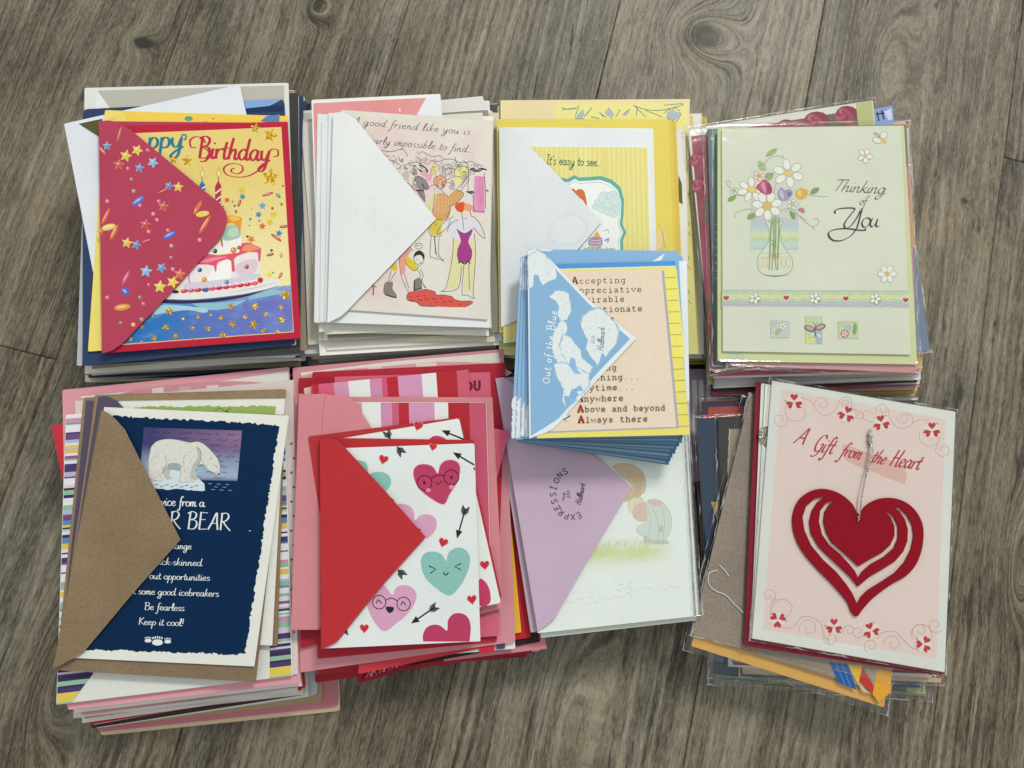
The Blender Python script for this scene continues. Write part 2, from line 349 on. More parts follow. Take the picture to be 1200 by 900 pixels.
class Art:
    """flat print on a sheet, laid down layer over layer in the sheet's own plane"""
    def __init__(s, parent, plane, dz=0.00002):
        s.parent, s.plane, s.z = parent, plane, dz
        s.step = 0.0000010; s.cur = None; s.cyc = 0; s.k = 0; s.zb = 0; s.tone = 0.0
    def scatter(s, n=6):
        """marks from here on mostly lie side by side: let them share n thin levels"""
        s.cyc, s.k, s.zb = n, 0, s.z; return s
    def stack(s):
        if s.cyc: s.z = s.zb + s.cyc * 2e-6; s.cyc = 0
        return s
    def adv(s, n=0):
        if s.cyc: s.k += 1; s.z = s.zb + (s.k % s.cyc) * 2e-6
        else: s.z += (s.step + n * 0.5e-7) * (1.0 if s.z < .00012 else .35)
    def part(s, name, mat=None):
        s.flush(); s.cur = name; s.V, s.F, s.K = [], [], []; s.mat = mat or INK; return s
    def flush(s):
        s.stack()
        if s.cur and s.V: link(s.cur, s.V, s.F, s.mat, s.parent, cols=s.K)
        s.cur = None; Art.zmax = max(getattr(Art, 'zmax', 0), s.z)
    def thin(s, c): return mixc(c, 'dde6e0', s.tone) if s.tone else C(c)
    def poly(s, pts, c, sm=0):
        if sm: pts = smoothp(pts, sm, True)
        P = [s.plane.at(x, y, s.z) for x, y in pts]; k = len(s.V)
        s.V += P; s.K += [s.thin(c)] * len(P)
        for a, b, d in tessellate_polygon([[Vector((p.x, p.y, 0)) for p in P]]):
            if (P[b] - P[a]).cross(P[d] - P[a]).z < 0: b, d = d, b
            s.F.append((k + a, k + b, k + d))
        s.adv()
    def line(s, pts, w, c, sm=5, closed=False, pen=None, taper=False):
        if sm and len(pts) > 2: pts = smoothp(pts, sm, closed)
        if closed: pts = list(pts) + [pts[0]]
        n = len(pts); k = len(s.V); cc = s.thin(c)
        for i, p in enumerate(pts):
            a = pts[max(i - 1, 0)]; b = pts[min(i + 1, n - 1)]
            if closed and i in (0, n - 1): a, b = pts[n - 2], pts[1]
            dx, dy = b[0] - a[0], b[1] - a[1]; L = math.hypot(dx, dy) or 1e-6
            ww = w
            if pen is not None:
                ww = w * (0.35 + 0.9 * abs(math.sin(math.atan2(dy, dx) - R(pen))))
            if taper: ww *= 0.25 + 0.75 * math.sin(math.pi * (i + .3) / (n - .4))
            nx, ny = -dy / L * ww / 2, dx / L * ww / 2
            z = s.z + i * 0.5e-7
            s.V += [s.plane.at(p[0] + nx, p[1] + ny, z), s.plane.at(p[0] - nx, p[1] - ny, z)]; s.K += [cc, cc]
            if i: q = k + 2 * i; s.F.append((q - 2, q, q + 1, q - 1))
        s.adv(n)
    def disc(s, p, r, c, n=14): s.ell(p[0], p[1], r, r, 0, c, n)
    def ell(s, x, y, rx, ry, ang, c, n=16, ring=None):
        ca, sa = math.cos(R(ang)), math.sin(R(ang))
        pts = [(x + rx * math.cos(t) * ca - ry * math.sin(t) * sa, y + rx * math.cos(t) * sa + ry * math.sin(t) * ca) for t in [2 * math.pi * i / n for i in range(n)]]
        if c: s.poly(pts, c)
        if ring: s.line(pts, ring[1], ring[0], 0, True)
    def star(s, p, r, c, ang=0, k=.48):
        s.poly([(p[0] + (r if i % 2 == 0 else r * k) * math.sin(R(ang + 36 * i)), p[1] - (r if i % 2 == 0 else r * k) * math.cos(R(ang + 36 * i))) for i in range(10)], c)
    def heart(s, p, w, h, c, ang=0, n=30):
        pts = []
        for i in range(n):
            t = 2 * math.pi * i / n
            x = math.sin(t) ** 3 * w / 2; y = -(13 * math.cos(t) - 5 * math.cos(2 * t) - 2 * math.cos(3 * t) - math.cos(4 * t)) / 29 * h
            pts.append((p[0] + x * math.cos(R(ang)) - y * math.sin(R(ang)), p[1] + x * math.sin(R(ang)) + y * math.cos(R(ang))))
        s.poly(pts, c)
    def text(s, t, p, size, c, w, ang=0, slant=0.0, pen=None, track=0.0, font=None, wx=1.0):
        own = not s.cyc
        if own: s.scatter(5)
        x0 = 0.0; dx, dy = math.cos(R(ang)), math.sin(R(ang)); ux, uy = math.sin(R(ang)), -math.cos(R(ang))
        for ch in t:
            if font is None: adv, st = SCRIPT.get(ch, SCRIPT[' '])
            else: adv, st = 1.22, font.get(ch, [])
            for q in st:
                pts = []
                for gx, gy in q:
                    X = ((x0 + gx) * wx + slant * gy) * size; Y = gy * size
                    pts.append((p[0] + X * dx + Y * ux, p[1] + X * dy + Y * uy))
                s.line(pts, w, c, 5 if font is None else 0, pen=pen)
            x0 += adv + track
        if own: s.stack()
        return (p[0] + x0 * wx * size * dx, p[1] + x0 * wx * size * dy)
    def wash(s, q, nx, ny, fn):
        """painted rectangle, colour given per point by fn(u, v)"""
        k = len(s.V)
        for j in range(ny + 1):
            for i in range(nx + 1):
                u, v = i / nx, j / ny; x, y = quad_pt(q, u, v)
                s.V.append(s.plane.at(x, y, s.z)); s.K.append(C(fn(u, v)))
        for j in range(ny):
            for i in range(nx):
                a = k + j * (nx + 1) + i
                s.F.append((a, a + nx + 1, a + nx + 2, a + 1))
        s.z += s.step
def ragged(pts, amp, step=3.0, seed=1):
    rnd = random.Random(seed); out = []
    for i in range(len(pts)):
        a, b = pts[i], pts[(i + 1) % len(pts)]; L = math.hypot(b[0] - a[0], b[1] - a[1]); n = max(1, int(L / step))
        for k in range(n):
            x, y = lerp2(a, b, k / n); out.append((x + rnd.uniform(-amp, amp), y + rnd.uniform(-amp, amp)))
    return out
# ------------------------------------------------------------------ the floor: wood-look planks
FL = Plane(0.0)
def wl(px): p = FL.at(*px); return Vector((p.x, p.y))
a3, b3 = wl((727, 0)), wl((504, 900)); a5, b5 = wl((1200, 0)), wl((1088, 900))
PD = ((a3 - b3).normalized() + (a5 - b5).normalized()).normalized()      # along the planks
PN = Vector((PD.y, -PD.x))                                               # across, to the right
u3 = (a3 + b3).dot(PN) / 2; u5 = (a5 + b5).dot(PN) / 2
PW = (u5 - u3) / 2
print('plank width', PW, 'dirs', PD)
def uv(px): p = wl(px); return p.dot(PN), p.dot(PD)
PANG = math.atan2(PD.y, PD.x)
def wood_material():
    mt, n, l, b = nt('weathered_wood_floor')
    g = n.new('ShaderNodeNewGeometry')
    rot = add(n, 'ShaderNodeVectorRotate', rotation_type='Z_AXIS'); rot.inputs['Angle'].default_value = -(PANG - math.pi / 2)
    l.new(g.outputs['Position'], rot.inputs['Vector'])                   # now x = across, y = along
    oi = n.new('ShaderNodeAttribute'); oi.attribute_type = 'OBJECT'; oi.attribute_name = 'tone'
    sx = n.new('ShaderNodeSeparateXYZ'); l.new(rot.outputs[0], sx.inputs[0])
    def M(op, a, bb=None, cc=None):
        x = add(n, 'ShaderNodeMath', operation=op)
        for i, v in enumerate((a, bb, cc)):
            if v is None: continue
            if isinstance(v, (int, float)): x.inputs[i].default_value = v
            else: l.new(v, x.inputs[i])
        return x.outputs[0]
    def vec(a, bb, cc=0.0):
        x = n.new('ShaderNodeCombineXYZ')
        for i, v in enumerate((a, bb, cc)):
            if isinstance(v, (int, float)): x.inputs[i].default_value = v
            else: l.new(v, x.inputs[i])
        return x.outputs[0]
    X, Y = sx.outputs[0], sx.outputs[1]
    off = M('MULTIPLY', oi.outputs['Fac'], 37.0)
    # knots push the grain sideways into rings
    w = X; kd = None; ringd = None
    for (px, a, c, K, dark) in KNOTS:
        u0, v0 = uv(px)
        dx = M('DIVIDE', M('SUBTRACT', X, u0), a); dy = M('DIVIDE', M('SUBTRACT', Y, v0), c)
        r2 = M('ADD', M('MULTIPLY', dx, dx), M('MULTIPLY', dy, dy))
        e = M('EXPONENT', M('MULTIPLY', r2, -1.0))
        w = M('ADD', w, M('MULTIPLY', e, K))
        core = M('MULTIPLY', M('EXPONENT', M('MULTIPLY', r2, -7.0)), dark)
        kd = core if kd is None else M('ADD', kd, core)
    lowf = noise(n, l, vec(M('MULTIPLY', X, 9.0), M('MULTIPLY', Y, 3.2), off), 1.0, 3)
    w = M('ADD', w, M('MULTIPLY', M('SUBTRACT', lowf.outputs[0], 0.5), 0.020))
    med = noise(n, l, vec(M('MULTIPLY', X, 60.0), M('MULTIPLY', Y, 11.0), off), 1.0, 3)
    w = M('ADD', w, M('MULTIPLY', M('SUBTRACT', med.outputs[0], 0.5), 0.0045))
    # growth lines
    grow = noise(n, l, vec(M('MULTIPLY', w, 120.0), M('MULTIPLY', Y, 1.6), off), 1.0, 6, 0.7)
    band = noise(n, l, vec(M('MULTIPLY', w, 26.0), M('MULTIPLY', Y, 1.1), off), 1.0, 3, 0.5)
    fine = noise(n, l, vec(M('MULTIPLY', w, 820.0), M('MULTIPLY', Y, 95.0), off), 1.0, 3, 0.6)
    saw = noise(n, l, vec(M('MULTIPLY', X, 1100.0), M('MULTIPLY', Y, 240.0), off), 1.0, 3, 0.7)
    rmask = noise(n, l, vec(M('MULTIPLY', X, 8.0), M('MULTIPLY', Y, 3.0), M('ADD', off, 3.0)), 1.0, 2)
    rm = add(n, 'ShaderNodeMapRange'); rm.inputs[1].default_value = 0.45; rm.inputs[2].default_value = 0.62; l.new(rmask.outputs[0], rm.inputs[0])
    ridge = M('MULTIPLY', M('SINE', M('MULTIPLY', w, 6.2832 / 0.0062)), rm.outputs[0])
    patch = noise(n, l, vec(M('MULTIPLY', w, 21.0), M('MULTIPLY', Y, 7.0), off), 1.0, 5, 0.65)
    grime = noise(n, l, vec(M('MULTIPLY', w, 52.0), M('MULTIPLY', Y, 17.0), off), 1.0, 7, 0.75)
    r = add(n, 'ShaderNodeValToRGB'); cr_ = r.color_ramp
    hair = noise(n, l, vec(M('MULTIPLY', w, 430.0), M('MULTIPLY', Y, 7.0), off), 1.0, 3, 0.6)
    s0 = M('MULTIPLY_ADD', M('SUBTRACT', hair.outputs[0], 0.5), 0.26, M('MULTIPLY', ridge, 0.036))
    s1 = M('MULTIPLY_ADD', grow.outputs[0], 0.24, s0)
    s2 = M('MULTIPLY_ADD', band.outputs[0], 0.09, s1)
    s3 = M('MULTIPLY_ADD', fine.outputs[0], 0.25, s2)
    s4 = M('MULTIPLY_ADD', saw.outputs[0], 0.27, s3)
    s5 = M('ADD', M('MULTIPLY_ADD', patch.outputs[0], 0.34, s4), -0.035)
    s6 = M('SUBTRACT', s5, M('MULTIPLY', kd, 0.5))
    l.new(s6, r.inputs[0])
    stops = [(0.42, '!2d281f'), (0.495, '!4e473a'), (0.56, '!6e6655'), (0.63, '!847c6a'), (0.73, '!a09783')]
    cr_.elements[0].position = stops[0][0]; cr_.elements[0].color = (*C(stops[0][1]), 1)
    cr_.elements[1].position = stops[-1][0]; cr_.elements[1].color = (*C(stops[-1][1]), 1)
    for p, h in stops[1:-1]:
        e = cr_.elements.new(p); e.color = (*C(h), 1)
    # cool grey and warm brown patches
    hue = noise(n, l, vec(M('MULTIPLY', X, 17.0), M('MULTIPLY', Y, 4.0), M('ADD', off, 5.0)), 1.0, 3)
    mixr = add(n, 'ShaderNodeMix', data_type='RGBA', blend_type='MULTIPLY')
    hr = add(n, 'ShaderNodeValToRGB'); hr.color_ramp.elements[0].position = 0.38; hr.color_ramp.elements[0].color = (0.96, 1.01, 1.03, 1)
    hr.color_ramp.elements[1].position = 0.62; hr.color_ramp.elements[1].color = (1.03, 0.99, 0.92, 1); l.new(hue.outputs[0], hr.inputs[0])
    mixr.inputs['Factor'].default_value = 1.0; l.new(r.outputs[0], mixr.inputs['A']); l.new(hr.outputs[0], mixr.inputs['B'])
    # dark cracks along the grain, broken up
    crk = noise(n, l, vec(M('MULTIPLY', w, 85.0), M('MULTIPLY', Y, 5.0), M('ADD', off, 9.0)), 1.0, 2, 0.4)
    thin = M('ABSOLUTE', M('SUBTRACT', crk.outputs[0], 0.52))
    cm = add(n, 'ShaderNodeMapRange'); cm.inputs[1].default_value = 0.0; cm.inputs[2].default_value = 0.020; cm.inputs[3].default_value = 1.0; cm.inputs[4].default_value = 0.0
    l.new(thin, cm.inputs[0])
    gm = add(n, 'ShaderNodeMapRange'); gm.inputs[1].default_value = 0.50; gm.inputs[2].default_value = 0.62; l.new(grime.outputs[0], gm.inputs[0])
    crack = M('MULTIPLY', cm.outputs[0], gm.outputs[0])
    # smudges of dark weathering
    gs = add(n, 'ShaderNodeMapRange'); gs.inputs[1].default_value = 0.54; gs.inputs[2].default_value = 0.68; l.new(grime.outputs[0], gs.inputs[0])
    dk = M('MULTIPLY', gs.outputs[0], 0.55)
    allc = M('MINIMUM', M('ADD', M('MULTIPLY', crack, 0.85), dk), 0.85)
    mk = add(n, 'ShaderNodeMix', data_type='RGBA'); l.new(allc, mk.inputs['Factor']); l.new(mixr.outputs['Result'], mk.inputs['A']); mk.inputs['B'].default_value = (*C('2a2621'), 1)
    scr = noise(n, l, vec(M('MULTIPLY', X, 210.0), M('MULTIPLY', Y, 3.0), 4.0), 1.0, 2, 0.4)
    st = M('ABSOLUTE', M('SUBTRACT', scr.outputs[0], 0.5)); sm_ = add(n, 'ShaderNodeMapRange'); sm_.inputs[1].default_value = 0.0; sm_.inputs[2].default_value = 0.012; sm_.inputs[3].default_value = 1.0; sm_.inputs[4].default_value = 0.0
    l.new(st, sm_.inputs[0])
    su, sv = uv((1060, 790)); 
    gx_ = M('DIVIDE', M('SUBTRACT', X, su), 0.16); gy_ = M('DIVIDE', M('SUBTRACT', Y, sv), 0.15)
    reg = M('EXPONENT', M('MULTIPLY', M('ADD', M('MULTIPLY', gx_, gx_), M('MULTIPLY', gy_, gy_)), -1.0))
    sg = noise(n, l, vec(M('MULTIPLY', X, 60.0), M('MULTIPLY', Y, 14.0), 2.0), 1.0, 2); sgm = add(n, 'ShaderNodeMapRange'); sgm.inputs[1].default_value = 0.5; sgm.inputs[2].default_value = 0.6; l.new(sg.outputs[0], sgm.inputs[0])
    mk2 = add(n, 'ShaderNodeMix', data_type='RGBA'); l.new(M('MULTIPLY', M('MULTIPLY', sm_.outputs[0], reg), M('MULTIPLY', sgm.outputs[0], 0.8)), mk2.inputs['Factor']); l.new(mk.outputs['Result'], mk2.inputs['A']); mk2.inputs['B'].default_value = (*C('!b0a68c'), 1)
    mk = mk2
    tone = M('MULTIPLY_ADD', oi.outputs['Fac'], 0.22, 0.86)
    vm = add(n, 'ShaderNodeVectorMath', operation='SCALE'); l.new(mk.outputs['Result'], vm.inputs[0]); l.new(tone, vm.inputs['Scale'])
    l.new(vm.outputs[0], b.inputs['Base Color'])
    b.inputs['Roughness'].default_value = 0.5; b.inputs['Specular IOR Level'].default_value = 0.4
    hgt = M('SUBTRACT', M('MULTIPLY_ADD', fine.outputs[0], 0.5, grow.outputs[0]), crack)
    bp = add(n, 'ShaderNodeBump'); bp.inputs['Strength'].default_value = 0.55; bp.inputs['Distance'].default_value = 0.0007
    l.new(hgt, bp.inputs['Height']); l.new(bp.outputs[0], b.inputs['Normal'])
    return mt
KNOTS = [((826, 42), .024, .021, .065, .75), ((167, 50), .012, .008, .012, 1.3), ((1196, 655), .010, .04, .03, .1), ((70, 800), .016, .04, .035, .1),
         ((1035, 80), .022, .08, .04, 0.0), ((372, 6), .010, .012, .03, .6), ((655, 860), .02, .09, .03, 0.0), ((1130, 235), .006, .006, .006, .4)]
WOOD = wood_material()
floor = bpy.data.objects.new('floor', None); col.objects.link(floor); floor['kind'] = 'structure'; ORI['floor'] = Vector((0, 0, 0))
# sub-floor below the joints
sub = paper('26221d', 0.9)
c0 = [(-1.3, -1.0), (1.3, -1.0), (1.3, 1.3), (-1.3, 1.3)]
link('underlay', [Vector((x, y, z)) for z in (-0.0042, -0.012) for x, y in c0], [(0, 1, 2, 3), (7, 6, 5, 4), (0, 4, 5, 1), (1, 5, 6, 2), (2, 6, 7, 3), (3, 7, 4, 0)], sub, floor, Vector((0, 0, 0)))
def plank(u0, u1, v0, v1, tone):
    """plank with eased (bevelled) upper edges and a hairline gap"""
    g = 0.00020; bv = 0.0007; dz = 0.0006
    u0 += g; u1 -= g; v0 += g; v1 -= g
    def W(u, v, z): return Vector((PN.x * u + PD.x * v, PN.y * u + PD.y * v, z))
    top = [W(u0 + bv, v0 + bv, 0), W(u1 - bv, v0 + bv, 0), W(u1 - bv, v1 - bv, 0), W(u0 + bv, v1 - bv, 0)]
    rim = [W(u0, v0, -dz), W(u1, v0, -dz), W(u1, v1, -dz), W(u0, v1, -dz)]
    bot = [p - Vector((0, 0, 0.003)) for p in rim]
    V = top + rim + bot
    Fc = [(0, 1, 2, 3), (11, 10, 9, 8)]
    for i in range(4):
        j = (i + 1) % 4
        Fc += [(i + 4, j + 4, j, i), (i + 8, j + 8, j + 4, i + 4)]
    o = link('plank', V, Fc, WOOD, floor, Vector((0, 0, 0)))
    o['tone'] = tone
LEN = 1.22
_, jv0 = uv((48, 417)); _, jv5 = uv((1188, 187))
rf = random.Random(3)
for k in range(-7, 7):
    ul = u3 + k * PW
    if k == -3: base = jv0
    elif k == 2: base = jv5
    else: base = {-2: -0.55, -1: 0.78, 0: 0.62, 1: -0.62, 3: 0.7, -4: 0.5}.get(k, 0.1 * (k % 5))
    for q in (-2, -1, 0, 1):
        plank(ul, ul + PW, base + q * LEN, base + (q + 1) * LEN, {-3: (.6, .8, .3), -2: (.4, .55, .4)}.get(k, (rf.random(),) * 3)[min(2, q + 2)] if k in (-3, -2) else rf.random())
# ------------------------------------------------------------------ piles of cards and envelopes
_T = 'first second third fourth fifth sixth seventh eighth ninth tenth eleventh twelfth thirteenth fourteenth fifteenth sixteenth seventeenth eighteenth nineteenth twentieth'.split()
ORD = _T + ['twenty-' + w for w in _T[:9]] + ['thirtieth'] + ['thirty-' + w for w in _T[:9]] + ['fortieth'] + ['forty-' + w for w in _T[:9]]
NAMES = {}
GAP = 0.00012
class Pile:
    def __init__(s, where, group, z=0.0002, seed=1):
        s.where, s.group, s.z, s.rnd, s.n = where, group, z, random.Random(seed), 0
    def _cat(s, kind): return {'env': ('envelope', 'envelope'), 'card': ('greeting_card', 'greeting card')}[kind]
    def generic(s, kind, quad, colour, cname, t, j=(3.0, 1.2), fold=True, extra=None):
        cx = sum(p[0] for p in quad) / 4; cy = sum(p[1] for p in quad) / 4
        dx, dy = s.rnd.uniform(-j[0], j[0]), s.rnd.uniform(-j[0], j[0]); a = R(s.rnd.uniform(-j[1], j[1])); k = s.rnd.uniform(.985, 1.01)
        q = [(cx + dx + k * ((x - cx) * math.cos(a) - (y - cy) * math.sin(a)), cy + dy + k * ((x - cx) * math.sin(a) + (y - cy) * math.cos(a))) for x, y in quad]
        pl = Plane(s.z + t)
        nm, cat = s._cat(kind)
        global DENS
        DENS = 26
        if kind == 'env':
            v, f = slab_geo(rounded(q, 1.6, 2), pl, t * .34)
            # lower panel and the thin flap seam at the side make the layered edge of an envelope
            v2, f2 = slab_geo(rounded([quad_pt(q, .004, .006), quad_pt(q, .996, .003), quad_pt(q, .997, .994), quad_pt(q, .002, .997)], 1.6, 2), pl, t * .36, dz=-t * .62)
            v3, f3 = slab_geo([quad_pt(q, .01, .01), quad_pt(q, .985, .01), quad_pt(q, .985, .98), quad_pt(q, .01, .98)], pl, t * .26, dz=-t * .35)
        else:
            v, f = folded_geo(q, pl, t); v2 = None
        DENS = 0
        f0, f1 = getattr(s, 'span', (0, .05)); fz = min(1, max(0, (s.z - f0) / (f1 - f0))); wgt = 4 * fz * (1 - fz); sd = s.rnd.random() * 50; ps = len(s.where)
        def warp(vs):
            out = []
            for p in vs:
                out.append(Vector((p.x, p.y, p.z + wgt * (fbm(p.x * 14 + ps, p.y * 14 + ps, ps) - .5) * .0042 + wgt * (fbm(p.x * 22 + sd, p.y * 22, 3) - .5) * .0010)))
            return out
        v = warp(v)
        if v2: v2, v3 = warp(v2), warp(v3)
        o = link(nm, v, f, paper(colour), None) if kind == 'card' else None
        if kind == 'env':
            V = list(v); F = list(f)
            for a_, b_ in ((v2, f2), (v3, f3)):
                n0 = len(V); V += a_; F += [tuple(i + n0 for i in x) for x in b_]
            o = link(nm, V, F, paper(colour), None)
        s.n += 1
        tag(o, '%s %s, %s from the floor in the pile %s' % (cname, 'envelope' if kind == 'env' else 'card', ORD[s.n - 1], s.where), cat, s.group)
        s.z += t + GAP
        return o, q, pl
    def fill(s, base, top, specs, ztop, j=(3.0, 1.2)):
        """plain members of the pile; footprint runs from base to top quad (pixels)"""
        n = max(len(specs), int((ztop - s.z) / .00155)); t = (ztop - s.z) / n - GAP; L = list(specs)
        while len(L) < n:
            x = list(specs); s.rnd.shuffle(x); L += x
        s.span = (s.z, ztop)
        for i, (kind, colour, cname) in enumerate(L[:n]):
            f = i / max(1, n - 1)
            q = [lerp2(a, b, f) for a, b in zip(base, top)]
            s.generic(kind, q, colour, cname, t, j)
    def item(s, kind, quad, colour, label, t=0.0008, r=1.2, group=True, grad=(0, 0), mk='paper', outline=None, rough=.55):
        """an explicit card or envelope; returns thing, plane"""
        nm, cat = s._cat(kind)
        c = FL.at(sum(p[0] for p in quad) / 4, sum(p[1] for p in quad) / 4)
        pl = Plane(s.z + t, grad[0], grad[1], (c.x, c.y))
        loc = pl.at(sum(p[0] for p in quad) / 4, sum(p[1] for p in quad) / 4)
        o = thing(nm, label, cat, (loc.x, loc.y, s.z), s.group if group else None)
        if kind == 'card':
            leaf = t * .36
            slab('front_leaf', outline or rounded(quad, r, 2), pl, leaf, paper(colour, rough, mk), o)
            slab('back_leaf', [quad_pt(quad, 0.0, .003), quad_pt(quad, .997, .004), quad_pt(quad, .996, .997), quad_pt(quad, 0.0, .996)], pl, leaf, paper(colour, rough, mk), o, dz=-(t - leaf))
            slab('fold', [quad_pt(quad, 0, .004), quad_pt(quad, .01, .004), quad_pt(quad, .01, .995), quad_pt(quad, 0, .995)], pl, t - 2 * leaf - 2e-5, paper(colour, rough, mk), o, dz=-leaf - 1e-5)
        else:
            slab('body', outline or rounded(quad, r + .6, 2), pl, t, paper(colour, rough, mk), o)
        s.n += 1; s.z += t + GAP
        return o, pl
def flap(env, poly, z, zbody, colour, lift=0.012, ang=0.0, mk='paper', t=0.00028, spine=None, bow=0.0011):
    """the envelope's flap folded over the card; hinged at the left edge, bowed, its point lifting a little"""
    a = FL.at(*min(poly, key=lambda p: p[0])); tip = FL.at(*max(poly, key=lambda p: p[0]))
    w = tip.x - a.x
    def bf(x, y):
        u = max(0.0, min(1.0, (x - a.x) / w)); return bow * math.sin(math.pi * u ** .8) + bow * .5 * u * math.sin((y - tip.y) / w * 2.1 + 1)
    pl = Curved(z + t, lift, 0, (a.x, a.y), bf) if bow else Plane(z + t, lift, 0, (a.x, a.y))
    if bow:
        ys = [p[1] for p in poly]; y0, y1 = min(ys), max(ys); nr, nc = 34, 14; rows = []
        cuts = sorted(set([y0 + .02, y1 - .02] + [y0 + (y1 - y0) * (k + .5) / nr for k in range(nr)] + [p[1] for p in poly if y0 + .1 < p[1] < y1 - .1]))
        for y in cuts:
            xs = []
            for k in range(len(poly)):
                (xa, ya), (xb, yb) = poly[k - 1], poly[k]
                if (ya - y) * (yb - y) <= 0 and ya != yb: xs.append(xa + (xb - xa) * (y - ya) / (yb - ya))
            rows.append((min(xs), max(xs), y))
        top = [pl.at(x0 + (x1 - x0) * k / nc, y) for x0, x1, y in rows for k in range(nc + 1)]
        N = len(top); v = top + [p - Vector((0, 0, t)) for p in top]; f = []; c = nc + 1; m_ = len(rows)
        for r in range(m_ - 1):
            for k in range(nc):
                q = r * c + k; f += [(q, q + c, q + c + 1, q + 1), (q + N, q + 1 + N, q + c + 1 + N, q + c + N)]
        ring = list(range(c)) + [r * c + nc for r in range(1, m_)] + [(m_ - 1) * c + k for k in range(nc - 1, -1, -1)] + [r * c for r in range(m_ - 2, 0, -1)]
        for k in range(len(ring)):
            q0, q1 = ring[k], ring[(k + 1) % len(ring)]; f.append((q0, q1, q1 + N, q0 + N))
    else:
        v, f = slab_geo(poly, pl, t)
    if spine:
        (x0, y0), (x1, y1) = spine
        w_ = 1.3
        v2, f2 = slab_geo([(x0, y0), (x0 + w_, y0), (x1 + w_, y1), (x1, y1)], Plane(z - 1e-5), z - zbody - 3e-5)
        n0 = len(v); v += v2; f += [tuple(i + n0 for i in q) for q in f2]
    link('flap', v, f, paper(colour, .55, mk), env)
    return pl
def sleeve(parent, quad, z, margin=5.0, amp=0.0009, seed=0, drop=0.0012, lip=None, name='plastic_sleeve', plane=None):
    """clear film drawn loosely over a card, wrinkled at its edges"""
    q = [quad[0], quad[1], quad[2], quad[3]]
    cx = sum(p[0] for p in q) / 4; cy = sum(p[1] for p in q) / 4
    W = math.hypot(q[1][0] - q[0][0], q[1][1] - q[0][1]); H = math.hypot(q[3][0] - q[0][0], q[3][1] - q[0][1])
    mu, mv = margin / W, margin / H
    us = [-mu, -mu * .6, -mu * .25, 0, mu * .6, mu * 1.5] + [i / 24 for i in range(2, 23)] + [1 - mu * 1.5, 1 - mu * .6, 1, 1 + mu * .25, 1 + mu * .6, 1 + mu]
    vs = [-mv, -mv * .6, -mv * .25, 0, mv * .6, mv * 1.5] + [i / 30 for i in range(2, 29)] + [1 - mv * 1.5, 1 - mv * .6, 1, 1 + mv * .25, 1 + mv * .6, 1 + mv]
    V, F = [], []
    for v in vs:
        for u in us:
            e = max(0.0, max(-u / mu, (u - 1) / mu, -v / mv, (v - 1) / mv))       # 0 on the card, 1 at the film's edge
            wob = (fbm(u * 46 + seed, v * 60, seed) - .5) * 2
            x, y = quad_pt(q, u, v)
            x += e * wob * 1.0; y += e * (fbm(u * 40, v * 40 + 9, seed + 3) - .5) * 2.0
            dz = 0.00028 + (fbm(u * 7, v * 7, seed) ) * 0.00025 + e * (wob * amp) - max(0, e - .2) * drop + (0.0006 if 0 < e < .7 else 0)
            p = (plane or Plane(z)).at(x, y)
            V.append(p + Vector((0, 0, dz)))
    nu = len(us)
    for j in range(len(vs) - 1):
        for i in range(nu - 1):
            a = j * nu + i; F.append((a, a + nu, a + nu + 1, a + 1))
    o = link(name, V, F, CELLO, parent, smooth=True)
    # pale strips painted as glints on the film's milky, crumpled rim
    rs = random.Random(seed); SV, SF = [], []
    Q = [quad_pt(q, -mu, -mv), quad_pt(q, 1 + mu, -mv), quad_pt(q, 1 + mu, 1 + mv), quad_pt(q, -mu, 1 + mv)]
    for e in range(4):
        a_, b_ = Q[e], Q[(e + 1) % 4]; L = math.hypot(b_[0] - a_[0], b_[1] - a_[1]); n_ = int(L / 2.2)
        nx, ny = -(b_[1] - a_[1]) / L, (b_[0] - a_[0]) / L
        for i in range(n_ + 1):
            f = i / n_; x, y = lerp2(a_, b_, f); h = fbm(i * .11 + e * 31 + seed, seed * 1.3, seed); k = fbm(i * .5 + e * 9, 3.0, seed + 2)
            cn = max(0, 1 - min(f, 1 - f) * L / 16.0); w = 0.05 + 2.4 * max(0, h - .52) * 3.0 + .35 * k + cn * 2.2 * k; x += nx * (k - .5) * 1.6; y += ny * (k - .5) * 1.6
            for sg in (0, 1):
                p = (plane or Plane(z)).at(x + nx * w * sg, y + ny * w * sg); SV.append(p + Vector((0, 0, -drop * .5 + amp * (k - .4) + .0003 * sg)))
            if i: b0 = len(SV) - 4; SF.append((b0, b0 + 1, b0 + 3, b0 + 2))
    link('rim_glint', SV, SF, RIM_GLINT, o)
    return o
W_, G_, CR = '#'[1:], None, None
def _rim_glint():
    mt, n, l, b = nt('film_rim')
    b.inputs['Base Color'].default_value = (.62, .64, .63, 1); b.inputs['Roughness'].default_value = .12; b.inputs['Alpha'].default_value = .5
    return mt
RIM_GLINT = _rim_glint()  # half-clear pale colour for the painted glints along the film border
def E(c, n): return ('env', c, n)
def K(c, n): return ('card', c, n)
rnd = random.Random(11)
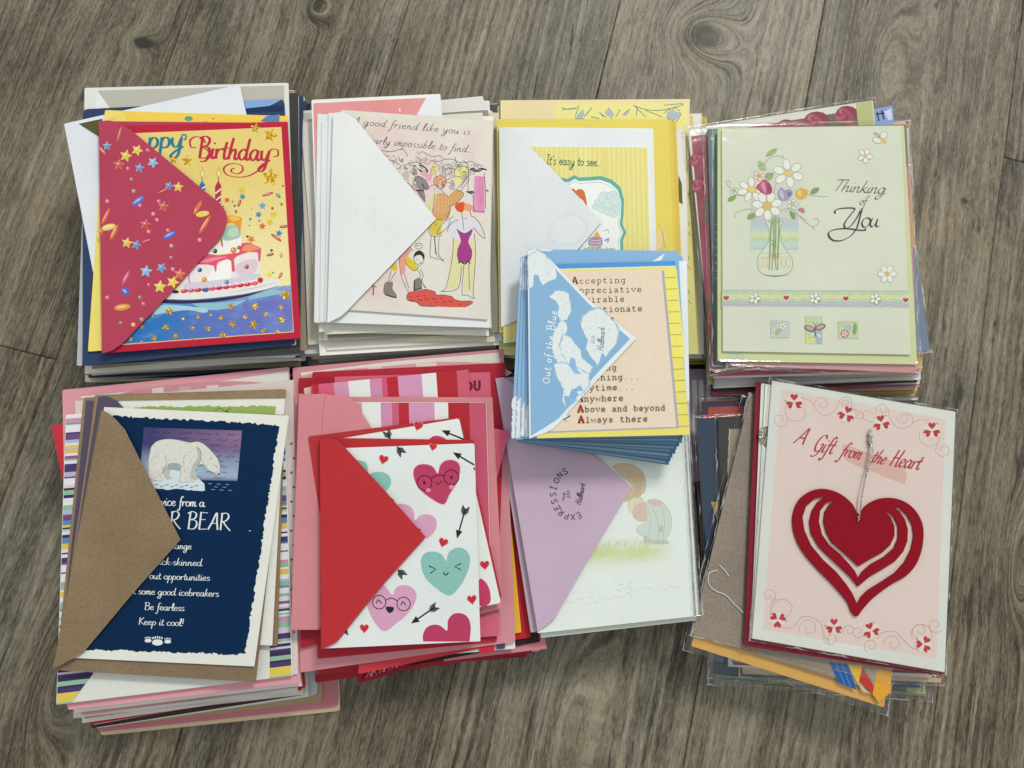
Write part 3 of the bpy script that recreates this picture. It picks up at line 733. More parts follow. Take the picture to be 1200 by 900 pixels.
# ================================================================== pile 1: birthday
PA = Pile('under the birthday card', 'pile of cards under the birthday card', seed=4)
PA.fill([(118, 128), (358, 122), (364, 438), (108, 450)], [(101, 116), (346, 106), (351, 410), (97, 426)],
  [E('dfe2de', 'white'), K('3c3a38', 'charcoal'), E('b9b3a0', 'beige'), K('7d7f84', 'grey'), E('e6e6df', 'off-white'), K('23283a', 'blackish blue'),
   E('8e8c84', 'dull grey'), K('5a544a', 'dark taupe'), E('c7c3b4', 'stone coloured'), K('2a2c33', 'nearly black'), E('b0b6bd', 'cool grey'), E('67605a', 'brown grey'),
   K('e9e8e2', 'white'), E('31405e', 'slate blue'), K('9b8e7c', 'tan'), E('d9dcdb', 'pale grey'), K('3d3f49', 'dark'), E('8a80a0', 'dusty purple')], .046, j=(4.6, 1.7))
o, pl = PA.item('env', [(99, 103), (338, 97), (347, 404), (97, 420)], 'dcdedd', 'large white envelope holding a grey card, its rim showing highest above the birthday card')
a = Art(o, pl); a.part('lining')
a.poly([(115, 106), (333, 100), (334, 200), (120, 200)], 'b5b4ab'); a.poly([(113, 105), (134, 134), (112, 134)], 'e3e6e8'); a.flush()
o, pl = PA.item('env', [(97, 128), (333, 116), (346, 404), (97, 429)], '2c3f63', 'navy envelope with rounded flap, showing as a strip along the left of the birthday pile', r=5, mk='linen', t=.0007)
a = Art(o, pl); a.part('lining'); a.poly([(286, 118), (331, 116), (322, 121), (316, 124), (288, 127)], '7fa6d6'); a.poly([(288, 127), (332, 123), (333, 131), (289, 132)], '1d3358'); a.flush()
o, pl = PA.item('env', [(75, 145), (281, 99), (332, 330), (121, 380)], 'dfe5eb', 'white envelope lying askew, its corner jutting out left of the birthday card', t=.0007)
a = Art(o, pl); a.part('lining'); a.poly([(92, 145), (120, 139), (120, 163)], '56592f'); a.line([(92, 145), (120, 165)], .6, 'b9bfc0', 0); a.flush()
o, pl = PA.item('env', [(123, 129), (337, 136), (346, 392), (103, 412)], 'ecdc78', 'yellow envelope just behind the birthday card with teal dots along its top', t=.0007)
a = Art(o, pl); a.part('lining')
a.poly([(145, 131), (336, 136), (338, 150), (148, 150)], 'f0cd58'); a.ell(221, 139, 5, 3, 0, '5f9a86', 10); a.ell(195, 146, 7, 4, 0, 'a9b9b2', 12); a.ell(241, 146, 6, 4, 0, '96a8b2', 12)
a.poly([(305, 142), (312, 136), (328, 134), (327, 146)], '5b84ac'); a.disc((250, 139), 1.2, '5f9a86'); a.poly([(124, 130), (148, 131), (139, 142), (124, 141)], 'eed97a'); a.line([(128, 141), (148, 131)], .6, 'cdb95c', 0)
a.flush()
envA, plA = PA.item('env', [(116, 142), (336, 144), (351, 397), (120, 413)], '!b04058', 'crimson envelope whose confetti-printed flap wraps over the birthday card', t=.0006)
zb = PA.z
cardA, pl = PA.item('card', [(119, 148), (337, 142.5), (352.5, 396), (121, 414)], 'b71f3c', 'birthday card with a tiered cake on a blue starry tablecloth and red border', t=.0012, r=.8)
a = Art(cardA, pl); Z1 = T(150, 140, 1 / 6); Z2 = T(150, 260, 1 / 6)
a.part('panel')
iq = [(128, 158), (329, 149.5), (343.6, 388.5), (128, 404.5)]
a.poly([(127.3, 157.3), (329.7, 148.8), (344.4, 389.2), (127.3, 405.4)], 'f2c08a')
def bgA(u, v):
    g = fbm(u * 5, v * 6, 3)
    return mixc(mixc('!e4d084', '!dcc670', g), '!eee6b4', max(0, min(1, (v - .25) * 2.2)) * (.6 + .4 * g))
a.wash(iq, 30, 36, bgA)
a.part('tablecloth')
def cloth(u, v):
    g = fbm(u * 4 + 1, v * 2.6, 8); h = fbm(u * 9, v * 5, 2)
    c = mixc('2f74b8', '6f74bb', max(0, min(1, (u - .3) * 1.6 + (g - .5))))
    c = mixc(c, 'a4c6dd', max(0, .75 - v * 2.4) * h * 1.5)
    return mixc(c, '8fb2dc', max(0, h - .55) * 1.6)
a.wash([(150, 357), (341, 334), (343.6, 388.3), (128, 404.4)], 60, 20, cloth)
a.poly(Z2(440, 560, 600, 570, 850, 545, 1000, 520, 1090, 500, 1060, 480, 940, 480, 760, 590, 560, 620), '8ebccb', 3)
a.poly(Z2(200, 590, 330, 585, 480, 600, 560, 610, 540, 640, 420, 620, 260, 640, 180, 650), 'a8cbd6', 3)
a.part('cake_plate')
a.poly(Z2(230, 570, 240, 545, 400, 540, 620, 530, 800, 505, 950, 480, 1000, 470, 900, 505, 800, 532, 620, 562, 400, 575), '2a3258', 3)
a.poly(Z2(260, 540, 300, 500, 420, 500, 700, 480, 900, 440, 960, 405, 1040, 405, 1075, 425, 1040, 455, 900, 490, 700, 525, 480, 545, 330, 545), 'e4e4e4', 3)
a.line(Z2(270, 545, 420, 550, 650, 532, 900, 495, 1060, 448), 1.1, '6a708c', 5, taper=True)
a.line(Z2(700, 500, 900, 462, 1040, 425), .8, 'b5b4bd', 4, taper=True)
a.part('cake')
a.poly(Z2(380, 500, 370, 400, 470, 290, 600, 270, 700, 250, 800, 230, 928, 215, 925, 330, 915, 430, 800, 460, 600, 490), 'ece4e6')
a.poly(Z2(560, 400, 640, 300, 720, 260, 720, 400, 660, 470), 'f4f2f2', 3)
a.poly(Z2(760, 300, 900, 260, 900, 350, 780, 380), 'ddc9d6', 3); a.poly(Z2(400, 430, 520, 420, 700, 400, 900, 360, 910, 400, 700, 440, 500, 480, 400, 480), 'd3cfdf', 3)
a.poly(Z2(560, 225, 640, 150, 700, 110, 790, 90, 795, 170, 780, 215, 700, 220), 'f0efea', 2)
a.poly(Z2(660, 90, 690, 40, 740, 20, 785, 20, 790, 100, 740, 125, 680, 132), 'a6c4b4', 3); a.poly(Z2(700, 60, 760, 40, 770, 90, 715, 105), 'bcd3bd', 3)
a.part('icing')
a.poly(Z2(470, 300, 560, 225, 640, 235, 780, 215, 800, 150, 850, 145, 920, 175, 938, 190, 930, 275, 918, 280, 912, 215, 850, 210, 770, 240, 745, 262, 752, 340, 742, 357, 730, 345, 725, 275, 700, 262, 640, 280, 625, 300, 622, 345, 612, 352, 604, 310, 560, 300), 'dc5a74')
a.poly(Z2(800, 200, 830, 160, 890, 165, 925, 190, 860, 205), 'ec8c72', 3); a.poly(Z2(500, 280, 600, 250, 700, 245, 620, 268, 560, 285), 'e98c9a', 3)
a.line(Z2(432, 350, 428, 390, 432, 435), 1.4, 'd2506a', 4, taper=True)
a.poly(Z2(690, 15, 700, -40, 740, -45, 800, -30, 800, 0, 785, 90, 775, 40, 730, 5), 'e39a3c', 2); a.poly(Z2(700, -30, 750, -40, 790, -20, 740, -5), 'f2c45a', 3)
a.line(Z2(655, 110, 660, 150, 665, 178), 2, 'a56a34', 4, taper=True)
for x in range(0, 11):
    u = x / 10; px, py = lerp2(Z2(395, 487)[0], Z2(890, 432)[0], u)
    a.ell(px, py - math.sin(u * 3.1) * -1.0, 4.4, 2.4, -8, ['c83a52', 'd95468', 'c23048'][x % 3], 10); a.ell(px - .8, py - .6, 1.6, .8, -8, 'eda0ac', 8)
a.disc(Z2(930, 410)[0], 3.3, 'c43048'); a.ell(*Z2(545, 480)[0], 4, 2.4, 0, '2f6ea6', 10); a.ell(*Z2(335, 492)[0], 4, 2.0, 0, '23304e', 10)
for x, y, r_, c in ((505, 338, 2.7, '3f567e'), (537, 407, 3.3, 'd59a3e'), (695, 424, 2.7, '4c8cb4'), (835, 316, 2.7, 'b2524a'), (612, 205, 2.8, '36465e'), (742, 199, 3.6, 'd48a34'), (780, 180, 2.6, 'b85a30')):
    a.disc(Z2(x, y)[0], r_, c, 10); p = Z2(x, y)[0]; a.disc((p[0] - .9, p[1] - .8), r_ * .3, 'e6dcd0', 6)
a.part('candle')
a.poly(Z1(502, 460, 520, 430, 545, 462, 545, 520, 500, 490), '3a76b4'); a.line(Z1(503, 500, 545, 470), 1.6, 'e6eef2', 0); a.line(Z1(515, 520, 546, 500), 1.4, 'e6eef2', 0)
a.poly(Z1(612, 470, 635, 428, 656, 468, 652, 600, 612, 570), 'b53450'); a.line(Z1(613, 522, 655, 488), 1.7, 'f0dde0', 0); a.line(Z1(613, 572, 655, 540), 1.7, 'f0dde0', 0); a.line(Z1(625, 595, 652, 580), 1.2, 'f0dde0', 0)
for x in (522, 637):
    a.line(Z1(x, 432, x - 2, 405, x + 2, 385), .8, '3c2a20', 3); a.poly(Z1(x, 405, x - 18, 375, x - 5, 345, x, 318, x + 12, 350, x + 18, 378), 'd8b370', 3); a.poly(Z1(x + 2, 400, x - 8, 380, x + 2, 358, x + 10, 380), 'f0e0a8', 3)
a.part('lettering')
end = a.text('ppy', (173.5, 173.5), 12.4, '2b7a92', 2.9, -1, .0, pen=0, wx=1.22)
a.line(Z1(372, 140, 385, 108, 408, 112, 404, 138, 390, 140), 1.7, '2b7a92', 5)
a.text('Birthday', (231.5, 185), 12.6, 'b83048', 2.7, 2.6, .06, pen=0, wx=.95)
a.line(Z1(520, 195, 560, 215, 575, 250, 545, 290, 505, 295), 2.3, 'c02c48', 5, pen=10)
a.line(Z1(478, 195, 445, 195, 436, 150, 470, 122, 520, 128, 545, 165), 1.8, 'c02c48', 5, pen=10)
a.line(Z1(1020, 260, 1052, 255, 1052, 215, 1010, 210, 985, 245, 965, 305, 920, 355, 850, 395, 770, 405, 700, 390, 672, 350, 700, 318, 750, 310, 800, 325, 805, 360, 770, 382, 730, 370, 728, 350, 750, 345), 1.7, 'c02c48', 6, pen=10)
a.part('confetti')
for x, y, r_, c, an in ((800, 497, 4.2, 'd6c23c', 10), (805, 542, 4.2, '4690ac', 30), (697, 566, 3.8, 'd8622e', 15), (945, 607, 4.8, '62a8c8', 0), (918, 668, 4.3, '3f8eb4', 20), (1022, 668, 4.6, 'd8c83c', 10), (998, 722, 4.5, 'd8c038', 25), (945, 750, 4.6, 'dc6a34', 5), (1062, 800, 4.5, '3e8cb0', 15), (866, 842, 5, 'd88034', 40)):
    a.star(Z1(x, y)[0], r_, c, an)
for x, y, an, L, c in ((983, 525, -18, 7, 'c45068'), (1056, 535, 45, 3.6, '3a84a0'), (783, 588, -70, 4.5, 'b64a34'), (1095, 753, -5, 5, 'b24a30'), (1042, 830, 35, 7.6, 'b8503e'), (1000, 970 - 20, -15, 4.5, 'a84430'), (1077, 955, 90, 3, 'd0a044'), (1072, 1097, -60, 4.2, 'c46838')):
    p = Z1(x, y)[0]; a.ell(p[0], p[1], L, 1.7, an, c, 12); a.ell(p[0] - .3, p[1] - .3, L * .6, .5, an, mixc(c, 'ffffff', .45), 8)
for x, y, r_, c in ((735, 577, 1.2, '7a8ea0'), (750, 607, 1.3, '6a5a3c'), (860, 700, 1.5, '3f9070'), (923, 712, 1.5, 'c080a0'), (855, 745, .8, '4a6a8a'), (1015, 624, 1.6, 'a84a3a'), (1080, 596, 1.6, '7a8c34'), (1090, 466, 1.2, 'c03a50'), (870, 630, .8, '90a030'), (840, 822, 1.4, '3e3a30'), (760, 652, 1.2, '6a5c40'), (1010, 920, 1.5, '3a3430'), (1020, 1077, 1.2, '60a070'), (995, 1090, 2.6, 'e4dc50'), (670, 612, .7, '505060'), (757, 640, 1, '705a50')):
    a.disc(Z1(x, y)[0], r_, c, 8)
for x, y, r_, an in ((897, 60, 6.2, 10), (1003, 112, 8.4, 20), (1000, 405, 11, 8), (320, 282, 5.2, 5), (417, 290, 6.8, 0)):
    a.part('foil_star', FOIL); a.star(Z1(x, y)[0], r_, 'c8a030', an)
for x, y, r_ in ((290, 630, 5.4), (723, 595, 5), (893, 596, 5), (1108, 515, 6.8), (266, 742, 4.8), (450, 748, 3.6), (560, 750, 4.2), (735, 718, 5), (883, 720, 5.6), (1082, 690, 5.4), (823, 667, 3.8), (968, 652, 3.6), (1076, 600, 3.4), (492, 668, 3.2), (657, 673, 3.4), (386, 684, 2.6), (580, 655, 2.3), (185, 815, 4.2), (335, 802, 4), (668, 795, 4.6), (955, 762, 3.8), (175, 662, 2.4), (100, 740, 3.4), (20, 826, 3.2), (1050, 776, 3), (450, 822, 2.2), (820, 797, 2), (95, 842, 2)):
    a.part('foil_star', FOIL); a.star(Z2(x, y)[0], r_, 'c8a030', (x * 7) % 70)
a.flush()
fl = [(115.5, 142), (128, 141), (137, 143), (153, 152)] + [(204, 194), (256, 237)] + smoothp([(256, 237), (263.5, 246), (266, 257), (263, 269), (257, 280)], 3)[1:] + [(200, 343), (143, 403), (131, 411), (119.5, 414)]
pf = flap(envA, fl, PA.z + .0001, zb, '!b04058', lift=.014, spine=((115.6, 142), (119.5, 413)))
a = Art(envA.children[-1], pf)
a.part('confetti')
F1 = T(60, 80, .26667); F2 = T(60, 280, .26667)
def cstar(p, r_, c, an=0):
    a.star(p, r_ * 1.12, mixc(c, 'ffffff', .25), an); a.star((p[0] + .3, p[1] + .4), r_ * .92, c, an); a.poly([(p[0] - r_ * .5, p[1] - r_ * .2), (p[0], p[1] - r_ * .5), (p[0] + r_ * .1, p[1])], mixc(c, 'ffffff', .4))
for x, y, r_, c, an in ((245, 341, 5, '5f98c4', 0), (328, 385, 6.8, 'dcc048', 15), (378, 360, 6.4, 'e2c850', 25), (298, 424, 6, 'c8573c', 5), (388, 438, 5.4, '5a92c8', 10), (447, 414, 6.2, '84b4dc', 30), (517, 517, 5, '5f8cc6', 20), (558, 522, 5.8, 'e0bc50', 5), (493, 607, 6, 'c05a40', 12), (414, 687, 6, 'b84f42', 12), (333, 767, 6.2, 'e2bc48', 12), (374, 776, 5.6, '5d93c4', 20)):
    cstar(F1(x, y)[0], r_, c, an)
for x, y, r_, c, an in ((417, 142, 6.8, '86b4dc', 8), (485, 127, 5.8, '5e9ad0', 30), (478, 210, 7.2, 'dfc94e', 5), (534, 190, 7, 'e4ca50', 20), (565, 155, 6.5, 'd07040', 10), (218, 490 - 520, 4, 'c86a38', 0)):
    cstar(F2(x, y)[0], r_, c, an)
for x, y, an, L, wd, c in ((240, 650, -64, 11, 2.4, 'd2683c'), (252, 698, -14, 8.5, 3.6, 'e4cc6c'), (276, 720, -64, 10, 2.6, 'd27a48'), (643, 612, -60, 9.5, 2.4, 'd87a48'), (665, 640, -10, 8, 3.4, 'e8cf6a'), (675, 686, -58, 12.5, 2.4, 'd8743e'), (381, 583, -35, 8.8, 3.6, '5a74c4'), (520, 733, -28, 9, 3.6, '5668c0'), (300, 290, -75, 11, 1.6, 'bf5848'), (225, 362, 48, 6, 1.6, 'c8806c'), (492, 540, -25, 8, 1.6, 'b84a48'), (418, 760, -20, 7, 1.6, 'b84a48')):
    p = F1(x, y)[0]; a.ell(p[0], p[1], L, wd, an, c, 14); a.ell(p[0] - .5, p[1] - .6, L * .7, wd * .35, an, mixc(c, 'ffffff', .35), 10)
for x, y, an, L, wd, c in ((328, 170, -62, 10, 2.2, 'd0608c'), (325, 231, 40, 5.5, 4.2, '5668b8'), (312, 300, -8, 9.6, 3.8, 'd89848')):
    p = F2(x, y)[0]; a.ell(p[0], p[1], L, wd, an, c, 14); a.ell(p[0] - .5, p[1] - .6, L * .6, wd * .35, an, mixc(c, 'ffffff', .35), 10)
for x, y, c in ((424, 360, 'dc6484'), (337, 441, 'd66080'), (353, 488, '98806a'), (362, 539, 'a89c84'), (246, 584, 'e08098'), (390, 603, 'dc7090'), (473, 584, 'd87088'), (448, 640, 'e08aa0'), (465, 666, 'dc7890'), (428, 718, 'e08098'), (513, 712, 'd87088'), (652, 754, 'e68aa8'), (528, 780, 'b8a080')):
    p = F1(x, y)[0]; a.disc(p, 2.4, c, 10); a.disc((p[0] - .7, p[1] - .8), .8, 'f4dce0', 6)
for x, y, c in ((527, 82, '9c7860'), (534, 133, 'e07898'), (246, 257, 'd87890'), (390, 257, '9c7c6a'), (405, 285, 'd06a88'), (429, 202, 'c85a78'), (397, 353, 'b89070'), (306, 369, 'a07060'), (361, 377, 'd8a058'), (360, 376, 'e0b060')):
    p = F2(x, y)[0]; a.disc(p, 2.5, c, 10); a.disc((p[0] - .7, p[1] - .8), .8, 'f4dce0', 6)
a.flush()

# ================================================================== pile 2: friend
PB = Pile('under the good-friend card', 'pile of cards under the good-friend card', seed=9)
PB.fill([(366, 140), (592, 128), (598, 424), (366, 432)], [(352, 130), (574, 120), (585, 398), (362, 413)],
  [E('dcdcd4', 'off-white'), K('e8e6df', 'white'), E('cfcbbb', 'cream'), K('f0efe9', 'bright white'), E('d6c9c4', 'pinkish white'), K('4a4642', 'dark grey'), E('e2e4e0', 'white'),
   K('d9d0b4', 'buff'), E('e6e7e3', 'white'), K('6d6a66', 'grey'), E('dedbd0', 'ivory'), E('c9cdca', 'grey-white'), K('efeee8', 'white'), E('d5d5cf', 'dull white'), K('544f56', 'dark plum'), E('e4e3dc', 'off-white')], .030, j=(5.0, 1.9))
o, pl = PB.item('card', [(395, 392), (560, 392), (566, 405), (392, 408)][0:0] or [(352, 150), (566, 145), (572, 402), (388, 410)], 'cfd0c0', 'off-white card with sage and orange drawing peeking out below the good-friend card', t=.0011)
a = Art(o, pl); a.part('drawing'); a.poly([(452, 391), (480, 389), (479, 397), (450, 399)], 'a9bfa0'); a.poly([(473, 397), (503, 393), (500, 400), (476, 402)], 'c98a3c'); a.line([(430, 402), (434, 393), (450, 388)], 1, '4a4a40'); a.line([(395, 395), (410, 398), (430, 391)], .7, 'a06a50'); a.line([(480, 395), (490, 388)], .9, '444444'); a.flush()
PB.item('env', [(346, 133), (520, 124), (545, 404), (357, 415)], 'c9cdcb', 'grey-white glossy envelope at the far left edge of the good-friend pile', t=.0008, rough=.3)
PB.item('env', [(425, 126), (566, 112.5), (585, 378), (410, 384)], 'd9dad5', 'white envelope whose corner shows top right behind the good-friend card', t=.0009)
PB.item('card', [(362, 150), (572, 132), (587, 377), (378, 396)], 'dcd8c9', 'cream card whose plain right margin shows beside the good-friend card', t=.001)
o, pl = PB.item('card', [(352, 140), (480, 131), (490, 396), (361, 404)], 'd5d3c2', 'cream card standing out left behind three white envelopes', t=.001)
PB.fill([(360, 140), (580, 130), (584, 406), (374, 412)], [(374, 142), (572, 134), (576, 388), (380, 390)],
  [K('efeee8', 'bright white'), E('dfe0da', 'white'), K('cfc9b4', 'buff'), K('e6e4dc', 'off-white'), E('8a8680', 'mid grey'), K('e9e8e2', 'clean white'), E('d8d6ca', 'ivory')], .0445, j=(3.6, 2.2))
o, pl = PB.item('env', [(365, 117), (516, 110), (536, 366), (373, 362)], 'e9ebea', 'white envelope wrapping a rose watercolour card, above the good-friend card', t=.0008)
a = Art(o, pl); a.part('watercolour')
a.wash([(367, 121), (500, 114.5), (512, 300), (373.5, 356)], 24, 30, lambda u, v: mixc('d98a88', 'e4aab4', fbm(u * 4, v * 5, 5)))
a.poly([(500, 114), (516, 110.5), (524, 200), (470, 200), (489, 133)], 'e4e8ee'); a.line([(469, 131), (468, 127)], 1.2, 'f4f0f0', 0); a.flush()
for q, lb in (([(372, 133), (555, 150), (570, 380), (368, 378)], 'white envelope, lowest of the three fanned left of the good-friend card'),
              ([(377, 140), (560, 150), (572, 381), (375, 377.5)], 'white envelope, middle one of the three fanned left of the good-friend card'),
              ([(385, 132), (565, 148), (573, 382), (380, 377)], 'white envelope, top one of the three fanned left of the good-friend card')):
    PB.item('env', q, 'e2e6e6', lb, t=.0009)
envB, _ = PB.item('env', [(391, 132), (575, 145), (574.3, 384), (383, 378)], 'e3e7e6', 'white envelope with blind-embossed flap folded over the good-friend card', t=.0007)
zb = PB.z
cardB, pl = PB.item('card', [(399.5, 128.5), (577.7, 141.5), (571.5, 374.5), (391, 362)], 'd8d5c8', 'cream card with sketched women at a clothes sale and handwritten line on top', t=.0012, r=.6)
a = Art(cardB, pl); B1 = T(410, 120, .14444); B2 = T(410, 230, .14444)
a.part('watercolour')
def bgB(u, v):
    base = mixc('!dcdad0', '!d8d4ca', fbm(u * 6, v * 8, 4))
    pk = max(0, fbm(u * 3.1 + 2, v * 3.3, 12) - .38) * 2.1
    edge = min(1, min(u * 8, (1 - u) * 7, (1 - v) * 9, v * 12))
    return mixc(base, '!dcbdb8', min(.75, pk) * edge)
a.wash([(401, 129.6), (576.6, 142.6), (570.6, 373.4), (392.4, 361)], 40, 50, bgB)
a.wash([(556, 206), (568, 207), (568, 250), (554, 249)], 6, 10, lambda u, v: mixc('!cf74a2', '!dba4c2', fbm(u * 3, v * 4, 1)))
a.wash([(498, 204), (507, 203), (504, 213), (499, 213)], 3, 3, lambda u, v: C('dfa0bc'))
a.poly(B1(850, 590, 870, 530, 930, 515, 960, 560, 935, 620, 880, 660, 855, 640), 'dede8c', 3); a.poly(B1(660, 520, 700, 490, 720, 530, 695, 570, 670, 560), 'e2e08c', 3)
a.poly(B1(720, 520, 800, 490, 840, 550, 780, 600, 740, 560), 'cfc6cc', 3); a.poly(B1(520, 640, 545, 595, 600, 620, 640, 700, 600, 710, 540, 690), '8d8689', 3); a.poly(B1(540, 710, 600, 710, 612, 805, 590, 790), '8a8386', 2)
a.part('figure')
a.poly(B1(680, 650, 690, 610, 740, 595, 780, 625, 755, 690, 710, 680), 'e6a47c', 3); a.poly(B1(715, 660, 750, 655, 775, 675, 750, 695), 'cc6a4c', 3)
a.poly(B1(685, 830, 710, 740, 760, 740, 800, 760, 860, 705, 925, 745, 850, 830, 820, 850, 800, 940, 670, 940), '!cf9f6a', 2)
a.poly(B2(690, 20, 820, 20, 810, 90, 775, 185, 680, 175), '!cf9f6a')
a.poly(B1(630, 870, 640, 820, 700, 720, 715, 730, 670, 800, 655, 880), 'd6d58e', 2)
a.poly(B2(640, 240, 700, 185, 765, 195, 740, 230, 745, 315, 660, 320), '!cfbf4c'); a.poly(B1(860, 850, 900, 810, 935, 830, 915, 890, 870, 880), 'd2552e', 3); a.poly(B2(905, 85, 940, 55, 990, 75, 995, 105, 950, 120), 'e39a78', 3); a.poly(B2(850, 85, 870, 55, 930, 50, 915, 110, 875, 115), 'd4552e', 3)
a.poly(B2(840, 335, 1010, 330, 1018, 500, 1000, 780, 925, 775, 925, 540, 890, 720, 860, 760, 780, 745, 815, 600), 'd9d8a4')
a.poly(B2(790, 200, 880, 190, 1000, 180, 1060, 240, 1050, 280, 1010, 250, 1000, 340, 840, 345, 830, 280, 790, 290), 'd6d8de', 2)
a.poly(B2(865, 265, 900, 290, 940, 300, 995, 265, 985, 310, 960, 370, 992, 440, 975, 530, 880, 530, 872, 430, 900, 370, 885, 310), '!a03c84', 2)
a.poly(B2(415, 480, 480, 410, 500, 440, 460, 500, 445, 640, 415, 635, 402, 510), 'dd9c92'); a.poly(B2(330, 580, 370, 530, 385, 600, 345, 600), 'd3bd34', 2); a.poly(B2(450, 510, 480, 490, 555, 580, 520, 605, 460, 560), 'd6c034', 2)
a.poly(B2(285, 705, 350, 695, 345, 750, 380, 800, 375, 820, 330, 815, 280, 790), '807d7a', 2); a.poly(B2(530, 670, 580, 670, 585, 740, 565, 755, 522, 755), '807d7a', 2); a.poly(B2(515, 500, 530, 455, 570, 440, 605, 475, 600, 520, 580, 480, 540, 480), '2e2c30', 3)
a.part('dress')
a.poly(B2(460, 810, 480, 780, 560, 765, 620, 755, 690, 775, 700, 800, 760, 800, 830, 815, 840, 830, 895, 850, 990, 850, 990, 870, 930, 900, 830, 900, 700, 895, 580, 890, 540, 860, 470, 845), '!d2574c')
a.scatter(4)
for i in range(34):
    x = 480 + (i * 97) % 430; y = 790 + (i * 53) % 90
    if 780 + (x - 480) * .14 < y < 850 + (x - 480) * .09: a.disc(B2(x, y)[0], .85, '6a1c20', 6)
a.part('ink_line'); a.scatter(9)
K0 = '4b484a'
a.text('A good friend like you is', (413, 145.5), 4.5, K0, .62, 5.2, .3, pen=20, track=.17, wx=1.3)
a.text('nearly impossible to find...', (426, 167), 4.5, K0, .62, 5.4, .3, pen=20, track=.14, wx=1.2)
def scr(pts, w=.62, c=K0, sm=4): a.line(pts, w, c, sm)
for L in (B1(240, 385, 330, 400, 430, 380, 470, 440), B1(250, 390, 290, 430, 320, 440), B1(300, 460, 360, 480, 420, 520, 370, 545), B1(395, 440, 410, 480, 430, 450), B1(460, 540, 440, 520, 490, 490, 560, 490, 620, 550, 630, 560, 580, 560, 545, 530),
          B1(480, 560, 530, 600, 515, 660, 540, 700, 610, 800), B1(540, 595, 600, 620, 640, 690, 620, 705, 590, 655, 600, 700), B1(460, 645, 510, 690), B1(545, 400, 560, 420, 590, 400, 640, 430, 690, 440, 730, 430, 760, 460, 830, 460, 870, 480, 930, 490, 990, 480, 1050, 520),
          B1(620, 440, 610, 490, 640, 500, 660, 470, 700, 480, 760, 470), B1(760, 560, 800, 530, 830, 550, 790, 590), B1(680, 650, 690, 610, 740, 595, 780, 625, 760, 690, 720, 695, 680, 650), B1(740, 660, 820, 610), B1(780, 650, 850, 660, 820, 680),
          B1(855, 600, 850, 550, 880, 520, 950, 525, 960, 580, 900, 690), B1(870, 700, 960, 600), B1(900, 720, 970, 620), B1(860, 605, 900, 600), B1(640, 690, 690, 670, 760, 730, 800, 770), B1(690, 740, 670, 890), B1(860, 705, 925, 745, 860, 820, 790, 850),
          B2(820, 90, 800, 140, 775, 190, 700, 185), B2(640, 240, 655, 320, 745, 320), B2(690, 185, 640, 240), B2(660, 325, 650, 480, 680, 500, 715, 515), B2(685, 325, 695, 470), B2(690, 330, 705, 480, 765, 525, 720, 470, 725, 330),
          B2(840, 165, 760, 215, 705, 300, 750, 290, 830, 215, 880, 190), B2(905, 120, 915, 180, 925, 270), B2(975, 110, 985, 160, 1010, 170, 1060, 230, 1098, 340, 1050, 310, 1000, 250), B2(930, 178, 950, 182), B2(840, 335, 830, 500, 780, 740, 735, 770, 840, 765, 890, 720, 905, 570),
          B2(1010, 300, 1020, 480, 1000, 780, 1010, 830, 950, 800, 910, 785, 925, 560), B2(965, 550, 970, 760), B2(920, 600, 925, 560), B2(865, 265, 900, 290, 940, 300, 995, 265), B2(335, 605, 310, 690, 290, 700), B2(375, 610, 325, 690), B2(415, 480, 402, 510, 415, 640, 465, 760, 480, 765),
          B2(445, 640, 480, 750), B2(480, 400, 510, 445), B2(520, 490, 530, 540, 570, 560, 600, 520), B2(540, 515, 550, 512), B2(560, 540, 590, 545), B2(450, 510, 465, 560, 525, 605, 560, 570), B2(550, 600, 575, 640, 560, 665), B2(570, 590, 595, 640, 585, 690, 620, 745, 590, 720),
          B2(530, 400, 545, 380, 580, 385, 585, 410, 560, 430, 535, 415, 545, 400, 570, 400), B2(285, 705, 280, 790, 380, 820), B2(460, 810, 480, 780, 560, 765, 620, 755, 690, 775, 700, 800, 760, 800, 830, 815, 840, 830, 895, 850, 990, 850, 990, 870, 930, 900), B2(460, 810, 470, 845, 540, 860, 580, 890, 700, 895),
          B1(965, 580, 960, 720, 1000, 760, 1000, 880), B1(1090, 570, 1100, 700, 1100, 860), B1(1000, 880, 1090, 885), B2(815, 190, 790, 290), B2(710, 220, 690, 240), B1(560, 450, 580, 480, 560, 500), B1(850, 440, 880, 520, 900, 500), B1(920, 470, 960, 510, 940, 530), B1(1010, 500, 1040, 530), B1(1040, 500, 1080, 520)):
    scr(L)
for L in (B1(975, 548, 1000, 535, 1040, 560, 1080, 540, 1110, 550), B1(980, 540, 1020, 560, 1060, 535, 1105, 545), B1(945, 722, 980, 735, 1010, 730), B1(955, 728, 1000, 720), B1(1105, 712, 1125, 720), B2(880, 545, 900, 530, 930, 550, 960, 530, 975, 548), B2(285, 795, 330, 812, 378, 822), B2(522, 762, 570, 750, 585, 745),
          B1(560, 510, 600, 520, 632, 560, 590, 565, 560, 545), B1(535, 715, 600, 715), B2(520, 765, 525, 680)):
    scr(L, 1.5, '38363a')
scr(B2(178, 715, 190, 740, 188, 805), 1.4, 'a03068'); scr(B2(178, 715, 215, 740), 1, 'a03068')
for i in range(5): scr(B1(700 + i * 26, 760, 690 + i * 26, 900), .4, 'e6c08c')
for i in range(4): scr(B1(690, 770 + i * 34, 810, 775 + i * 34), .4, 'e6c08c')
r8 = random.Random(6)
